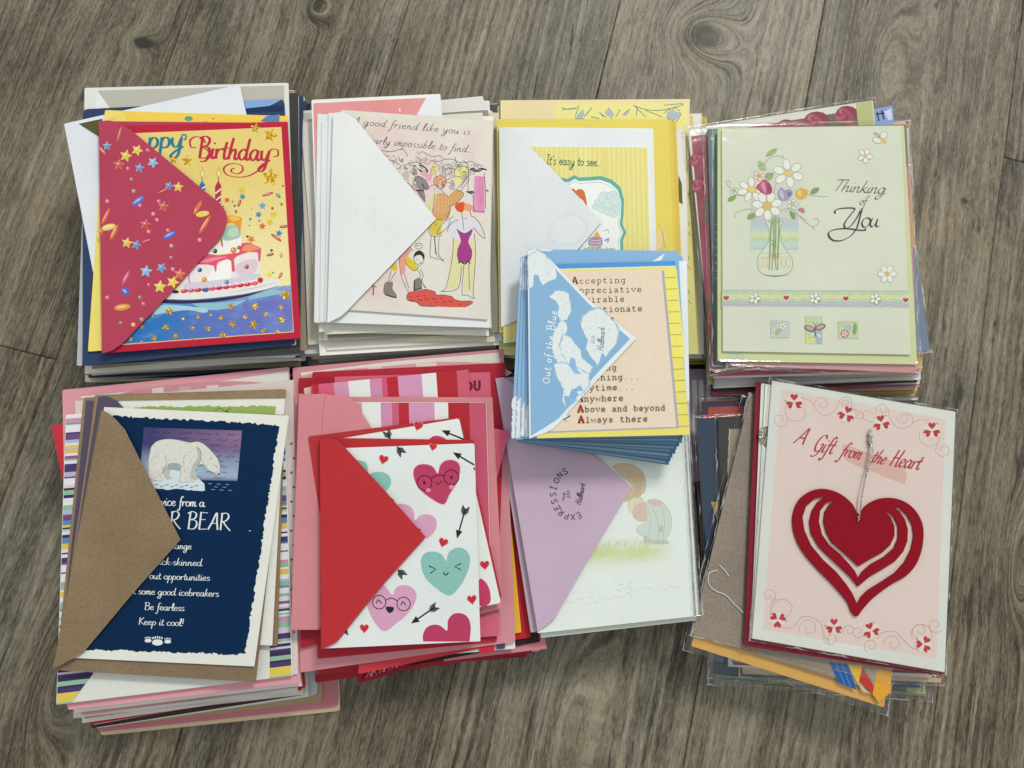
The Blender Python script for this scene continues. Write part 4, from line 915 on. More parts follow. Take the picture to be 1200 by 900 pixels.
for fx, fy, fs, fc in ((476, 199, 5, 'c9b8ae'), (486, 196, 5, '9a9498'), (497, 198, 4.6, 'd8a8b4'), (508, 197, 4.6, 'd9c890'), (520, 199, 5, 'b8b4b8'), (531, 200, 4.6, 'd8b0a0'), (544, 203, 4.6, 'b4a8ac'), (473, 212, 5, 'd0b4a8'), (486, 214, 5, 'c8a0a8'), (516, 212, 4.4, 'c4bcc0'), (530, 214, 4.6, 'ccb0b4')):
    a.ell(fx, fy, fs * .34, fs * .42, 10, 'ddd0c4', 10, ring=('6a676a', .38)); a.poly([(fx - fs * .5, fy + fs * .5), (fx + fs * .4, fy + fs * .45), (fx + fs * .6, fy + fs * 1.8), (fx - fs * .5, fy + fs * 1.9)], fc)
    a.line([(fx - fs * .5, fy + fs * .5), (fx - fs * .9, fy + fs * 1.2), (fx - fs * .3, fy + fs * 1.5)], .4, '5c595c', 3); a.line([(fx + fs * .4, fy + fs * .45), (fx + fs * .6, fy + fs * 1.8)], .4, '5c595c', 0)
    a.line([(fx - fs * .35, fy - fs * .1), (fx, fy - fs * .55), (fx + fs * .35, fy - fs * .1)], .9, r8.choice(['4a4648', '8a5a3c', '6a6668']), 3)
for i in range(46):
    u = r8.random(); x = 452 + u * 106; y = 183 + u * 12 + r8.uniform(-2, 15) * (1 - .3 * u)
    if y > 196 + u * 8 and r8.random() < .4: continue
    w_ = r8.uniform(2, 5); a.line([(x, y), (x + w_ * .4, y - w_ * .6), (x + w_, y - r8.uniform(-1, 2)), (x + w_ * .8, y + w_ * .7), (x + w_ * .2, y + w_ * .5)], .38, r8.choice(['6a676a', '8a8788', '55525a']), 4)
for i in range(22):
    x, y = 470 + r8.random() * 60, 206 + r8.random() * 14; a.line([(x, y), (x + r8.uniform(-3, 3), y + r8.uniform(2, 6))], .38, '77747a', 0)
a.flush()
fl = [(390.5, 132.3), (401, 131), (409, 134), (418, 141)] + [(464, 198), (511, 256.5)] + [(460, 309), (407, 364), (399, 371), (383.5, 378.5)]
pf = flap(envB, fl, PB.z + .0001, zb, 'e3e7e6', lift=.012, spine=((390.8, 133), (383.4, 378)))
a = Art(envB.children[-1], pf); a.part('emboss_shading')
for dx, c in ((.35, 'd6dcdb'), (-.25, 'ebefee')):  # darker and lighter offset strokes paint the relief's shaded and lit sides
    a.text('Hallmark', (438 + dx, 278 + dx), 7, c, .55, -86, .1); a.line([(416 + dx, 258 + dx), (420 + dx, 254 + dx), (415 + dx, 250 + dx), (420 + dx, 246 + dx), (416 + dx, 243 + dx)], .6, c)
a.flush()

# ================================================================== pile 3: "easy to see"
PC = Pile('under the easy-to-see card', 'pile of cards under the easy-to-see card', seed=15)
PC.fill([(597, 150), (828, 142), (836, 434), (588, 440)], [(588, 140), (812, 132), (822, 412), (588, 416)],
  [E('d9cf9e', 'straw'), K('e8e6dc', 'white'), E('a9b27a', 'olive'), K('ded06c', 'yellow'), E('3c4a2e', 'dark green'), K('e0d9c0', 'cream'), E('c0a65c', 'mustard'), K('e5e4de', 'white'),
   E('d8cf62', 'lemon'), K('6a7a46', 'moss green'), E('d5c878', 'pale yellow'), K('e9e4cf', 'ivory'), E('8fae5a', 'leaf green'), K('dcd79a', 'butter yellow')], .036, j=(4.4, 1.5))
o, pl = PC.item('env', [(583, 124), (800, 140), (817, 415), (586, 405)], 'a3c27a', 'light green envelope peeping out left of the cream flower-print card', t=.001)
o, pl = PC.item('card', [(620, 150), (804, 147), (818, 415), (630, 415)], 'd8d48c', 'yellow-green card with curled pen drawings along its right edge', t=.0012)
a = Art(o, pl); a.part('drawing')
for y in (180, 215, 250, 290, 330): a.line([(806, y), (801, y + 6), (808, y + 12), (803, y + 18), (810, y + 26)], .8, '6d8f86')
a.flush()
o, pl = PC.item('card', [(586.5, 117.5), (808.5, 116), (806, 300), (588, 395)], '!e2d3a4', 'cream and yellow card with blue pencil flowers, top of the easy-to-see pile', t=.001)
a = Art(o, pl); a.part('flower_drawing'); C1 = T(570, 100, .21667)
a.poly([(650, 122), (806, 121), (806, 150), (806, 200), (655, 200)], '!e2dc8c')
for L in (C1(405, 120, 440, 130, 490, 122, 410, 132), C1(480, 170, 500, 110), C1(530, 170, 570, 120, 540, 160), C1(500, 175, 480, 182, 530, 180), C1(610, 145, 640, 170), C1(620, 160, 650, 175), C1(660, 120, 690, 160), C1(700, 170, 725, 130), C1(650, 140, 680, 180), C1(735, 160, 775, 130, 750, 165), C1(565, 170, 610, 180),
          C1(795, 108, 860, 130, 940, 135, 1050, 110, 1055, 100, 960, 108), C1(800, 110, 850, 160, 860, 172), C1(860, 135, 950, 170), C1(960, 150, 990, 130, 1010, 150, 1050, 150, 1040, 175, 1000, 190, 975, 170, 1010, 165), C1(815, 115, 812, 165), C1(1000, 150, 1020, 120, 1045, 140), C1(985, 175, 1020, 200, 1040, 180)):
    a.line(L, .9, '6b7f86', 5)
for L in (C1(485, 175, 520, 130, 530, 160, 510, 180), C1(640, 150, 665, 125, 690, 160, 665, 170), C1(740, 160, 770, 135, 765, 155), C1(975, 150, 1010, 135, 1045, 155, 1030, 185, 990, 180)):
    a.poly(L, 'a9b4bc', 3)
a.flush()
o, pl = PC.item('card', [(640, 155), (803, 152), (806, 310), (640, 380)], 'dfe0d8', 'white card edge with a dark green corner right of the golden envelopes', t=.001)
a = Art(o, pl); a.part('drawing'); a.poly([(795, 205), (799, 215), (800, 240), (795, 236)], '5d5c2c'); a.flush()
for q, c_, lb in (([(584, 141), (792, 142), (800, 345), (586, 388)], '!d2b84a', 'deep golden envelope, lowest of the three golden ones'), ([(583, 140), (788, 140), (795, 350), (586, 389)], '!d8c152', 'golden envelope, middle of the three golden ones'), ([(582, 139.5), (784, 140), (791, 352), (585, 390)], '!dccb5c', 'golden envelope directly behind the easy-to-see card, top of three')):
    o, pl = PC.item('env', q, c_, lb, t=.0009)
a = Art(o, pl); a.part('drawing'); a.line([(770, 262), (775, 268), (778, 285), (772, 300)], .8, 'd9b04a'); a.ell(774, 280, 6, 12, 10, 'e0c890'); a.line([(776, 270), (779, 290)], 1.2, 'a9b050'); a.flush()
envC, _ = PC.item('env', [(584.5, 149), (765.5, 150.5), (771, 372), (587, 383)], 'e0e6e8', 'big white envelope with a see-through thin flap over the easy-to-see card', t=.0008)
zb = PC.z
cardC, pl = PC.item('card', [(589, 168), (765.5, 163), (769, 384), (589, 400)][0:0] or [(590, 169), (762, 170), (768, 380), (590, 402)], 'e4e8e4', 'yellow striped card with a scalloped teal frame and the words easy to see', t=.0011, r=.6)
a = Art(cardC, pl); a.part('striped_panel')
a.wash([(590.5, 171.6), (758.5, 173), (763.5, 379), (590.5, 401)], 90, 1, lambda u, v: ('!dcd27c' if int(u * 90) % 3 else '!e3dd9c'))
a.part('frame')
C2 = T(570, 100, .21667)
fr = C2(300, 700, 300, 560, 340, 530, 400, 500, 440, 505, 475, 485, 500, 498, 560, 495, 620, 490, 680, 510, 725, 550, 745, 620, 742, 700, 735, 750, 757, 795, 738, 840, 742, 940, 742, 1200, 300, 1200)
a.poly(fr, '5fa99e')
def shr(pts, k, c=(610, 850)):
    cx, cy = C2(*c)[0]; return [(cx + (x - cx) * k, cy + (y - cy) * k) for x, y in pts]
a.poly(shr(fr, .93, (520, 790)), 'e9efea'); a.line(shr(fr, .89, (520, 790)), .55, '9aa4ae', 0, True)
a.part('picture')
a.poly(C2(470, 590, 458, 565, 470, 558, 485, 570, 500, 560, 530, 575, 545, 660, 520, 620), 'cd6f3a', 3)
for x, y, r_ in ((610, 640, 6), (640, 610, 7.5), (680, 600, 6), (700, 625, 6), (660, 670, 7), (625, 665, 5), (690, 690, 5), (590, 655, 3.4), (705, 665, 4), (655, 640, 5)):
    p = C2(x, y)[0]; a.ell(p[0], p[1], r_, r_, 0, 'cfe2dd', 16, ring=('a4c8c4', .6)); a.line([(p[0] - r_ * .4, p[1]), (p[0], p[1] - r_ * .5), (p[0] + r_ * .4, p[1]), (p[0], p[1] + r_ * .2)], .5, 'a4c8c4')
a.poly(C2(565, 835, 600, 785, 625, 835), 'e0b050'); a.poly(C2(552, 860, 560, 825, 620, 822, 628, 850, 615, 880, 570, 882), 'a48cae', 3)
for y in (835, 850, 866): a.line(C2(557, y, 590, y + 6, 625, y), 1.1, 'dfc6d6')
a.line(C2(630, 790, 655, 780, 660, 800), .6, '8a8a90'); a.line(C2(640, 840, 660, 830, 655, 850), 1.4, '8a7a94'); a.poly(C2(510, 895, 560, 870, 640, 884, 690, 880, 700, 915, 500, 915), 'a9c692'); 
for i in range(9): a.line(C2(500 + i * 24, 900, 506 + i * 24, 872 + (i % 3) * 6), .7, '6d9a70', 0)
a.part('lettering'); a.text("It's easy to see...", (639.5, 192.3), 5.5, '2d6a58', .95, 2.2, .1, pen=60, wx=.93)
a.flush()
fl = [(585, 149.2), (596, 150), (605, 157), (622, 173)] + [(663, 215), (705.5, 259.5)] + [(660, 312), (616, 364.5), (609, 374), (587.3, 383.3)]
pf = flap(envC, fl, PC.z + .0001, zb, 'dde3e4', lift=.010, spine=((585, 150), (587.2, 383)))
a = Art(envC.children[-1], pf); a.part('show_through')
a.poly(C1(220, 620, 250, 560, 330, 500, 390, 510, 420, 560, 300, 580, 240, 640, 225, 780, 250, 900, 215, 880), 'd8e1e3', 3); a.poly(C1(330, 800, 380, 720, 460, 680, 540, 740, 550, 780, 500, 850, 380, 860), 'd9dcdf', 3)
a.flush()
# ================================================================== pile 4: thinking of you
PDD = Pile('under the thinking-of-you card', 'sleeved cards piled under the thinking-of-you card', seed=21)
PDD.fill([(820, 168), (1054, 156), (1076, 466), (832, 474)], [(832, 156), (1064, 146), (1076, 434), (834, 440)],
  [K('e2d48e', 'pale yellow'), E('d4d6d2', 'silver-white'), K('6a5c4c', 'taupe'), K('b8a890', 'tan'), E('c8ccc8', 'silver-grey'), K('4a4036', 'dark brown'), E('dddcd6', 'white'), K('c49a3c', 'ochre'), K('c8ccce', 'pale grey'),
   E('b8bcc0', 'grey'), K('d8a8b4', 'dusty pink'), K('e4e4e0', 'white'), K('a85a6c', 'rose red'), E('c0c6c8', 'blue-grey')], .040, j=(4.0, 1.6))
def film(o, q, seed, m_=5, amp=.0009, drop=.0012, pl_=None):
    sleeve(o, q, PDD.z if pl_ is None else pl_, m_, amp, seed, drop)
o, pl = PDD.item('card', [(838, 300), (1072, 290), (1090, 411), (850, 425)], '6f7f98', 'sleeved blue-grey card whose corner sticks out at the lower right of the thinking-of-you pile', t=.001)
film(o, [(838, 300), (1072, 290), (1090, 411), (850, 425)], 31, 3, pl_=PDD.z); PDD.z += .0006
o, pl = PDD.item('card', [(852, 158), (1046, 124), (1066, 400), (870, 420)], '7f9cc8', 'pale blue card with black strokes showing at the top right corner of the thinking-of-you pile', t=.001)
a = Art(o, pl); a.part('drawing'); a.line([(1028, 131), (1030, 142)], 1.6, '26282e', 0); a.line([(1033, 129), (1036, 140)], 1.8, '26282e', 0); a.line([(1026, 134), (1039, 132)], 1.6, '26282e', 0); a.poly([(1036, 131), (1044, 127), (1046, 140), (1041, 141)], 'c6cbe6'); a.flush()
q = [(806, 151), (1023, 117.5), (1050, 405), (836, 436)]
o, pl = PDD.item('card', q, 'd6d6cc', 'white-edged card with a rose photograph, tilted behind the thinking-of-you card', t=.0012)
a = Art(o, pl); D1 = T(800, 110, .26667); a.part('rose_picture')
def roses(u, v):
    g = fbm(u * 7, v * 8, 30); h = fbm(u * 16, v * 17, 31)
    c = mixc('3a2a26', '7a6a4c', g)
    if g < .52: c = mixc('6e1f30', 'b04a64', h)
    return c
a.wash([(810, 160), (1008, 128), (1034, 404), (834, 434)], 60, 70, roses)
for cx, cy, r_ in ((988, 134), (955, 141), (815, 186), (818, 215), (925, 143)) and ((988, 133, 13), (952, 141, 15), (816, 186, 11), (819, 216, 12), (918, 146, 9)):
    for i in range(7):
        t_ = i * .9; a.ell(cx + math.cos(t_) * r_ * .35 * (1 - i / 9), cy + math.sin(t_) * r_ * .35 * (1 - i / 9), r_ * (1 - i / 8), r_ * .7 * (1 - i / 8), i * 40, mixc('7c2238', 'cf6f8a' if i % 2 else '9c3350', i / 7 * .6 + .2), 12)
a.part('green_border'); a.poly([(1003, 121.3), (1022, 118), (1028, 185), (1010, 185)], 'b4ba7a')
a.flush(); film(o, q, 33, 4); PDD.z += .0008
q = [(829, 151), (1062, 146), (1073, 424), (838, 428)]
o, pl = PDD.item('card', q, '56676c', 'dark teal sleeved card showing as a narrow strip left of the thinking-of-you card', t=.0012, rough=.35)
a = Art(o, pl); a.part('drawing'); a.poly([(834.5, 152), (841, 152), (846, 425), (840, 425)], '5f9486')
for y in range(262, 330, 9): a.disc((839, y + (y * 7 % 3)), 1.2, 'd5dccc', 7)
a.flush(); film(o, q, 36, 6); PDD.z += .0009
q = [(848, 200), (1066, 196), (1075, 437), (855, 428)]
o, pl = PDD.item('card', q, 'cf9295', 'salmon pink sleeved card showing as a thin strip below the thinking-of-you card', t=.0013)
film(o, q, 39, 4, .0011); PDD.z += .0009
q = [(862, 210), (1068, 200), (1072, 434), (860, 441)]
qe = [(841, 150), (1059.5, 147), (1075, 427), (841, 423)]
o, pl = PDD.item('env', qe, 'ced69f', 'pale green envelope under the cream thinking-of-you card', t=.0010)
a = Art(o, pl); a.part('swirl_print')
for i in range(5): a.line([(852 + i * 4, 413), (856 + i * 4, 417), (852 + i * 4, 421)], .8, '9fb8c8')
a.flush()
qc = [(846, 151), (1056, 147.8), (1067.5, 415.5), (847, 411.5)]
cardD, pl = PDD.item('card', qc, '!d2d8c4', 'cream thinking-of-you card with a vase of flowers, sealed in a clear sleeve', t=.0013, r=.4)
a = Art(cardD, pl); a.step = 5e-7; D5 = T(830, 160, .18893); D6 = T(960, 140, .16667); D7 = T(830, 320, .21667)
a.part('band')
def bandf(u, v):
    w = v + .05 * math.sin(u * 90) + .12 * (fbm(u * 30, v * 3, 5) - .5)
    st = [(0, 'a9bfb4'), (.2, 'bcd1a4'), (.42, 'dfe39c'), (.6, 'b4cba4'), (.8, 'a9b9c4'), (1.0, 'b8b4c4')]
    for (p0, c0_), (p1, c1_) in zip(st, st[1:]):
        if w <= p1: return mixc(mixc(c0_, c1_, max(0, (w - p0) / (p1 - p0))), 'd2d8c4', .3)
    return C('b8b4c4')
a.wash(D7(75, 90, 1085, 95, 1088, 188, 74, 180), 110, 12, bandf)
for k in range(6):
    L = [(847 + i * 4.4, 340.5 + k * 3.3 + i * .02 + math.sin(i * 1.7 + k) * .8) for i in range(50)]
    a.line(L, .5, ['8fa8a8', 'a4bf90', 'c6cc80', '9fbf9c', '94a8bc', 'a49cb4'][k], 2)
a.part('vase_panel')
def vp(u, v):
    w = v + .05 * (fbm(u * 12, v * 8, 3) - .5)
    st = [(0, 'c8ccd0'), (.3, 'c6c4cc'), (.62, 'c4b8c8'), (.7, 'a8bccc'), (.76, 'b4cdc4'), (.82, 'dde08c'), (.87, 'a9cba0'), (.93, 'b0d4cc'), (1.05, 'a8a8c8')]
    for (p0, c0_), (p1, c1_) in zip(st, st[1:]):
        if w <= p1: return mixc(mixc(c0_, c1_, max(0, (w - p0) / (p1 - p0))), 'd2d8c4', .2 + .2 * fbm(u * 20, v * 40, 7))
    return C('a8a8c8')
a.wash(D5(262, 200, 558, 208, 560, 703, 262, 702), 24, 50, vp)
a.poly(D5(300, 215, 300, 400, 270, 470, 340, 480, 480, 500, 560, 470, 565, 260, 400, 205), 'ced3c8', 3)
a.part('vase')
a.poly(D5(345, 515, 372, 560, 378, 610, 370, 660, 330, 715, 305, 760, 310, 820, 345, 855, 420, 862, 490, 853, 522, 810, 518, 755, 480, 700, 448, 640, 445, 580, 465, 520, 400, 535), 'd5ddc8', 4)
a.line(D5(345, 515, 372, 560, 378, 610, 370, 660, 330, 715, 305, 760, 310, 820, 345, 855, 420, 862, 490, 853, 522, 810, 518, 755, 480, 700, 448, 640, 445, 580, 465, 520), .8, '8e9a90', 5)
a.line(D5(325, 718, 400, 730, 490, 718), .6, 'a4ac9c'); a.line(D5(345, 858, 420, 868, 488, 856), 1, '7c8878'); a.line(D5(360, 515, 400, 540, 460, 520), .6, '8e9a90')
for x in (330, 352, 374, 440, 468, 496): a.ell(*D5(x, 780)[0], 2.2, 6.6, 0, None, 12, ring=('d0a874', .6))
for x0, x1, y1 in ((380, 395, 520), (400, 405, 500), (412, 420, 490), (430, 440, 500)):
    a.line(D5(x1 - 5, y1, x0 + 5, 620, x0, 730, x0 - 8 + (x0 % 7) * 3, 830), 1.4, '88a86c', 4); a.line(D5(x1 + 3, y1, x0 + 9, 620, x0 + 6, 760), .5, '5d7f4c', 4)
a.line(D5(385, 640, 420, 655, 395, 670, 422, 685), .9, '66855a'); a.line(D5(395, 740, 410, 760, 432, 738, 420, 730, 412, 740, 400, 730, 395, 740), .8, 'c8744c', 3)
a.part('flower')
ST = '8f9c88'
for L in (D5(355, 160, 380, 135, 430, 120, 470, 135, 460, 115), D5(360, 210, 352, 170, 370, 145), D5(435, 260, 415, 310, 400, 370), D5(190, 365, 170, 360, 230, 370), D5(300, 460, 240, 450, 170, 475, 170, 505), D5(470, 470, 520, 450, 590, 520, 650, 560, 685, 530, 670, 505, 655, 515), D5(640, 555, 660, 580), D5(620, 360, 680, 370, 741, 372), D5(150, 330, 120, 300, 110, 280, 130, 275, 140, 300), D5(440, 480, 460, 455, 500, 445), D5(530, 470, 610, 520)):
    a.line(L, .6, ST)
for L, c in ((D5(360, 125, 375, 90, 425, 72, 410, 110), '9cb878'), (D5(308, 185, 312, 150, 350, 170, 355, 210, 330, 210), 'a4ba80'), (D5(352, 250, 365, 225, 405, 228, 395, 262, 370, 272), '8cae70'), (D5(122, 402, 130, 375, 172, 364, 160, 395), '80a460'), (D5(245, 515, 250, 480, 308, 468, 290, 505), '86a868'), (D5(635, 358, 645, 325, 685, 316, 680, 345), '7c9f5c'), (D5(505, 460, 540, 480, 535, 515, 512, 500), '7ea062')):
    a.poly(L, c, 4); a.line([L[0], L[2]], .5, '5d7f4c', 0)
def daisy(cx, cy, rx, ry, petals, c='e6eadc', cc='dcc468', cr_=(26, 18), ang0=0, ln='8f968c'):
    a.part('flower')
    for i in range(petals):
        t_ = math.radians(ang0 + 360 * i / petals); x, y = cx + math.cos(t_) * rx * .72, cy + math.sin(t_) * ry * .72
        p = D5(x, y)[0]; a.ell(p[0], p[1], rx * .38 * .189, ry * .30 * .189, math.degrees(math.atan2(math.sin(t_) * ry, math.cos(t_) * rx)), c, 14, ring=(ln, .55))
    p = D5(cx, cy)[0]; a.ell(p[0], p[1], cr_[0] * .189, cr_[1] * .189, 15, cc, 12, ring=('b89a50', .4))
daisy(497, 228, 88, 76, 6, ang0=20); daisy(270, 330, 82, 66, 7, ang0=10, cc='dec86a', cr_=(28, 19)); daisy(365, 430, 86, 80, 7, ang0=35, cc='d8b45c', cr_=(24, 28)); daisy(522, 420, 32, 32, 5, c='dfe8d4', cr_=(8, 8)); daisy(160, 335, 24, 24, 5, cr_=(5, 5))
daisy(315, 243, 32, 30, 5, c='efe6d4', cc='d8a858', cr_=(8, 8), ln='b87848')
a.poly(D5(295, 310, 320, 285, 350, 265, 385, 295, 398, 335, 385, 358, 345, 357, 312, 335), 'b4486c', 3); a.poly(D5(325, 300, 345, 280, 360, 330, 350, 350), 'd08aa0', 3); a.poly(D5(365, 290, 390, 310, 385, 350, 372, 345), '983258', 3)
a.poly(D5(430, 345, 455, 315, 475, 335, 500, 325, 525, 345, 505, 385, 470, 400, 438, 385), '9c94b4', 3); a.poly(D5(440, 350, 455, 330, 470, 370, 460, 390), 'c0bcd0', 3); a.poly(D5(490, 345, 520, 350, 500, 375), '7c7498', 3)
a.poly(D5(540, 345, 570, 318, 595, 325, 620, 335, 612, 370, 580, 390, 548, 380), 'd8a850', 3); a.poly(D5(550, 350, 575, 330, 575, 375), 'e6cc7c', 3)
a.poly(D5(555, 455, 580, 440, 600, 460, 590, 475), 'c07880', 3)
def lineflower(x, y, r_, c='9fa494', f='e4e8d8', pet=5, cc='d8b878', a0=0):
    for i in range(pet):
        t_ = R(a0 + 360 * i / pet); a.ell(x + math.cos(t_) * r_ * .62, y + math.sin(t_) * r_ * .62, r_ * .42, r_ * .33, math.degrees(t_), f, 12, ring=(c, .55))
    a.ell(x, y, r_ * .24, r_ * .24, 0, cc, 8)
p = D6(323, 256)[0]; lineflower(p[0], p[1], 8.6, a0=10, c='9a9488'); p = D7(967, 5)[0]; lineflower(p[0], p[1], 10.6, c='8f9cb0', pet=6, cc='d8b060')
p = D6(430, 140)[0]; a.ell(p[0] - 4, p[1] + 1, 5.4, 3.4, 15, 'dfe3d2', 12, ring=('9a9488', .55)); a.ell(p[0] + 4, p[1] - 5, 4.6, 4.2, -35, 'dfe3d2', 12, ring=('9a9488', .55)); a.ell(p[0] + 4, p[1] + 2, 4, 2.4, 20, 'd8b878', 12); a.line(D6(430, 125, 405, 95, 380, 105), .6, '8a8478'); a.line(D6(425, 128, 400, 110, 390, 90), .6, '8a8478')
a.part('charm')
for x, y in ((97, 135), (422, 134), (744, 138), (1068, 146)):
    p = D7(x, y)[0]; a.heart((p[0], p[1] + .4), 9, 8, 'e6e2d6'); a.heart(p, 7, 6.2, 'b03c48')
for x, y in ((251, 137), (577, 137), (904, 139)):
    p = D7(x, y)[0]; a.ell(p[0] + .8, p[1] + 1, 6, 5.4, 0, '8f9c8c', 12); lineflower(p[0], p[1], 6.4, c='8f9c8c', f='eef0e4', cc='a8b090')
for q_, c in ((D7(337, 258, 438, 260, 438, 350, 338, 350), 'b4bcc4'), (D7(525, 232, 613, 237, 616, 383, 526, 382), 'b8ca9c'), (D7(702, 262, 808, 264, 811, 355, 704, 354), 'b4c490')):
    a.wash(q_, 8, 8, lambda u, v, c=c: mixc(c, 'd8e0c8', fbm(u * 4, v * 4, 3) * .7)); a.line(q_, .5, '98a494', 0, True)
a.poly(D7(570, 300, 616, 300, 616, 383, 585, 382), 'a4b4c0'); a.poly(D7(526, 330, 570, 330, 570, 382, 526, 382), 'd4d88c')
for cx, cy, rx, ry, an, c in ((548, 300, 30, 16, 20, '8a6468'), (606, 292, 30, 16, -20, '8a6468'), (548, 298, 22, 10, 20, 'c4a4a0'), (606, 291, 22, 10, -20, 'c4a4a0'), (560, 335, 18, 12, -40, 'c8dcd0'), (600, 338, 18, 12, 50, 'c8dcd0')):
    p = D7(cx, cy)[0]; a.ell(p[0], p[1], rx * .2167, ry * .2167, an, c, 12, ring=('5a4a48', .4) if ry > 11 else None)
a.line(D7(577, 280, 579, 345), 1.0, '5a4a44', 0); a.line(D7(577, 282, 562, 262), .5, '5a4a44'); a.line(D7(578, 282, 592, 262), .5, '5a4a44')
a.poly(D7(362, 335, 365, 310, 400, 285, 415, 275, 400, 305, 375, 335), '9cb880', 3); p = D7(403, 288)[0]; lineflower(p[0], p[1], 4.4, f='eef0e4', c='8f9c8c')
p = D7(738, 328)[0]; a.disc(p, 5, 'b0705c', 12); lineflower(p[0], p[1], 4.2, f='efe0d4', c='a06050'); p = D7(757, 295)[0]; a.disc(p, 4, 'a8bcc4', 10); a.poly(D7(780, 320, 790, 270, 805, 290, 795, 335), '7ca45c', 3)
a.stack(); a.part('lettering'); KI = '2c3038'
a.text('Thinking', (976, 223.8), 7.0, KI, 1.05, 3, .38, pen=-30, wx=1.28)
a.text('of', (1007, 240), 5.2, '4a4c50', .8, 0, .3, pen=-30)
a.line(D6(112, 662, 112, 640, 140, 628, 200, 622, 250, 628, 225, 665, 190, 710, 175, 745, 190, 765, 225, 745, 265, 690, 290, 640), 1.8, KI, 6, pen=-30)
a.line(D6(303, 625, 285, 690, 265, 760, 225, 815, 160, 850, 100, 850, 68, 820, 72, 790, 120, 772, 200, 768, 280, 778, 325, 778, 320, 768), 1.8, KI, 6, pen=-30)
a.line(D6(345, 690, 315, 700, 300, 730, 315, 757, 345, 745, 360, 710, 345, 690), 1.6, KI, 6, pen=-30); a.line(D6(375, 695, 360, 735, 370, 755, 395, 735, 412, 700), 1.6, KI, 5, pen=-30); a.line(D6(412, 700, 400, 740, 408, 755, 425, 745), 1.6, KI, 5, pen=-30)
a.flush()
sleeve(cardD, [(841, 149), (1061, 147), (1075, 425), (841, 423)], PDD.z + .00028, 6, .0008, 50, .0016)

# ================================================================== pile 5: bear
PE = Pile('under the polar bear card', 'pile of cards under the polar bear card', seed=30)
o, pl = PE.item('card', [(112, 520), (384, 505), (399, 833), (118, 862)], 'ccb79a', 'cream card with a magenta strip and tiny heart, right corner poking out lowest bear-pile card', t=.0012, r=4)
a = Art(o, pl); a.part('print'); a.poly([(371, 700), (381, 699), (387, 828), (376, 830)], '!9c3a68'); a.heart((391, 822), 5, 5, 'c0506c'); a.heart((389, 812), 3, 3, 'c0506c')
for k in range(4): a.line([(388, 796 + k * 4), (395, 795 + k * 4)], .7, 'c06078', 0)
a.flush()
PE.item('card', [(110, 520), (386, 505), (396, 828), (116, 858)], 'b9727f', 'rose card whose rounded edge runs along the bottom of the polar bear pile', t=.0010, r=5)
PE.item('env', [(116, 520), (372, 505), (378, 822), (120, 852)], 'a39070', 'tan envelope with a rounded corner near the bottom of the polar bear pile', t=.0010, r=6)
PE.item('env', [(116, 520), (366, 505), (372, 814), (116, 850)], 'b9c4c8', 'pale blue-grey envelope with rounded corner near the bottom of the polar bear pile', t=.0012, r=5)
PE.fill([(102, 520), (350, 505), (358, 814), (110, 852)], [(84, 480), (338, 458), (350, 798), (84, 830)],
  [K('c9cfc4', 'sage white'), K('dcdcd4', 'white'), K('3f2c2a', 'dark brown'), E('d9d9cf', 'off-white'), K('dcd9cc', 'cream'), E('b92a3c', 'red'), K('e0e0da', 'bright white'), K('c23444', 'bright red'), E('d4d0c4', 'stone white'),
   E('c36a7c', 'rose pink'), K('d8d3c2', 'ivory'), E('b02a3a', 'deep red'), K('cfd4d0', 'greyish white'), E('d39aa4', 'faded pink')], .033, j=(6.0, 2.2))
o, pl = PE.item('env', [(60, 499), (290, 455), (352, 742), (124, 800)], 'c0303f', 'red envelope with a pointed corner jutting out left of the polar bear pile', t=.0009)
o, pl = PE.item('env', [(73, 457), (339, 430), (352, 800), (80, 832)], '!d898a2', 'large pink envelope with white gingham-lined card, widest in the polar bear pile', t=.0011)
a = Art(o, pl); a.part('lining'); E1 = T(50, 430, .26667)
a.poly(E1(163, 130, 700, 75, 1078, 18, 1082, 75, 1095, 140, 200, 150), 'd9dad2')
a.poly(E1(350, 115, 600, 75, 830, 62, 1000, 72, 1080, 85, 1090, 200, 300, 200), 'c9909c', 2)
for i in range(7): a.poly(E1(480 + i * 120, 95 - i * 6, 530 + i * 120, 88 - i * 5, 535 + i * 120, 140, 485 + i * 120, 140), ['dfcfcc', 'd2a4ac'][i % 2])
a.ell(*E1(972, 82)[0], 1.6, 3, 20, '3a2020')
a.flush()
o, pl = PE.item('card', [(88, 470), (345, 445), (349, 790), (95, 820)], 'd8cdca', 'pale card dotted with small red hearts along its right edge, polar bear pile', t=.001)
a = Art(o, pl); a.part('print')
for i in range(14): a.heart((341.5 + (i % 2) * 3, 520 + i * 17), 3.6, 3.8, 'b84858', 20 * (i % 3) - 20)
a.flush()
q = [(77, 486), (334, 468), (343, 792), (66, 826)]
o, pl = PE.item('env', q, 'dfe2e0', 'envelope with purple, green and yellow striped lining, left and right of the polar bear card', t=.0011)
a = Art(o, pl); a.part('striped_lining')
SC = ['dfe2e6', '8fb79c', '6f9f84', 'd8dde8', 'c492b4', 'dcdfe0', 'd8c05a', '4c3a6c', 'b4b0d0', 'e2e4e6', '5f86b0', '8f5a90', 'dfe0e4', '3c3056', 'a7c4b0', 'c9c2d8', 'e0c9d6', '6a4f86', 'e2e4e6', '8db79a']
r5 = random.Random(4); y = 0.0; bands = []
while y < 1:
    h_ = r5.choice([.006, .008, .011, .016, .02]); bands.append((y, min(1, y + h_), r5.choice(SC))); y += h_
for v0_, v1_, c in bands:
    for u0_, u1_ in ((0.002, .34),): a.poly([quad_pt(q, u0_, v0_), quad_pt(q, u1_, v0_), quad_pt(q, u1_, v1_), quad_pt(q, u0_, v1_)], c)
a.part('striped_lining')
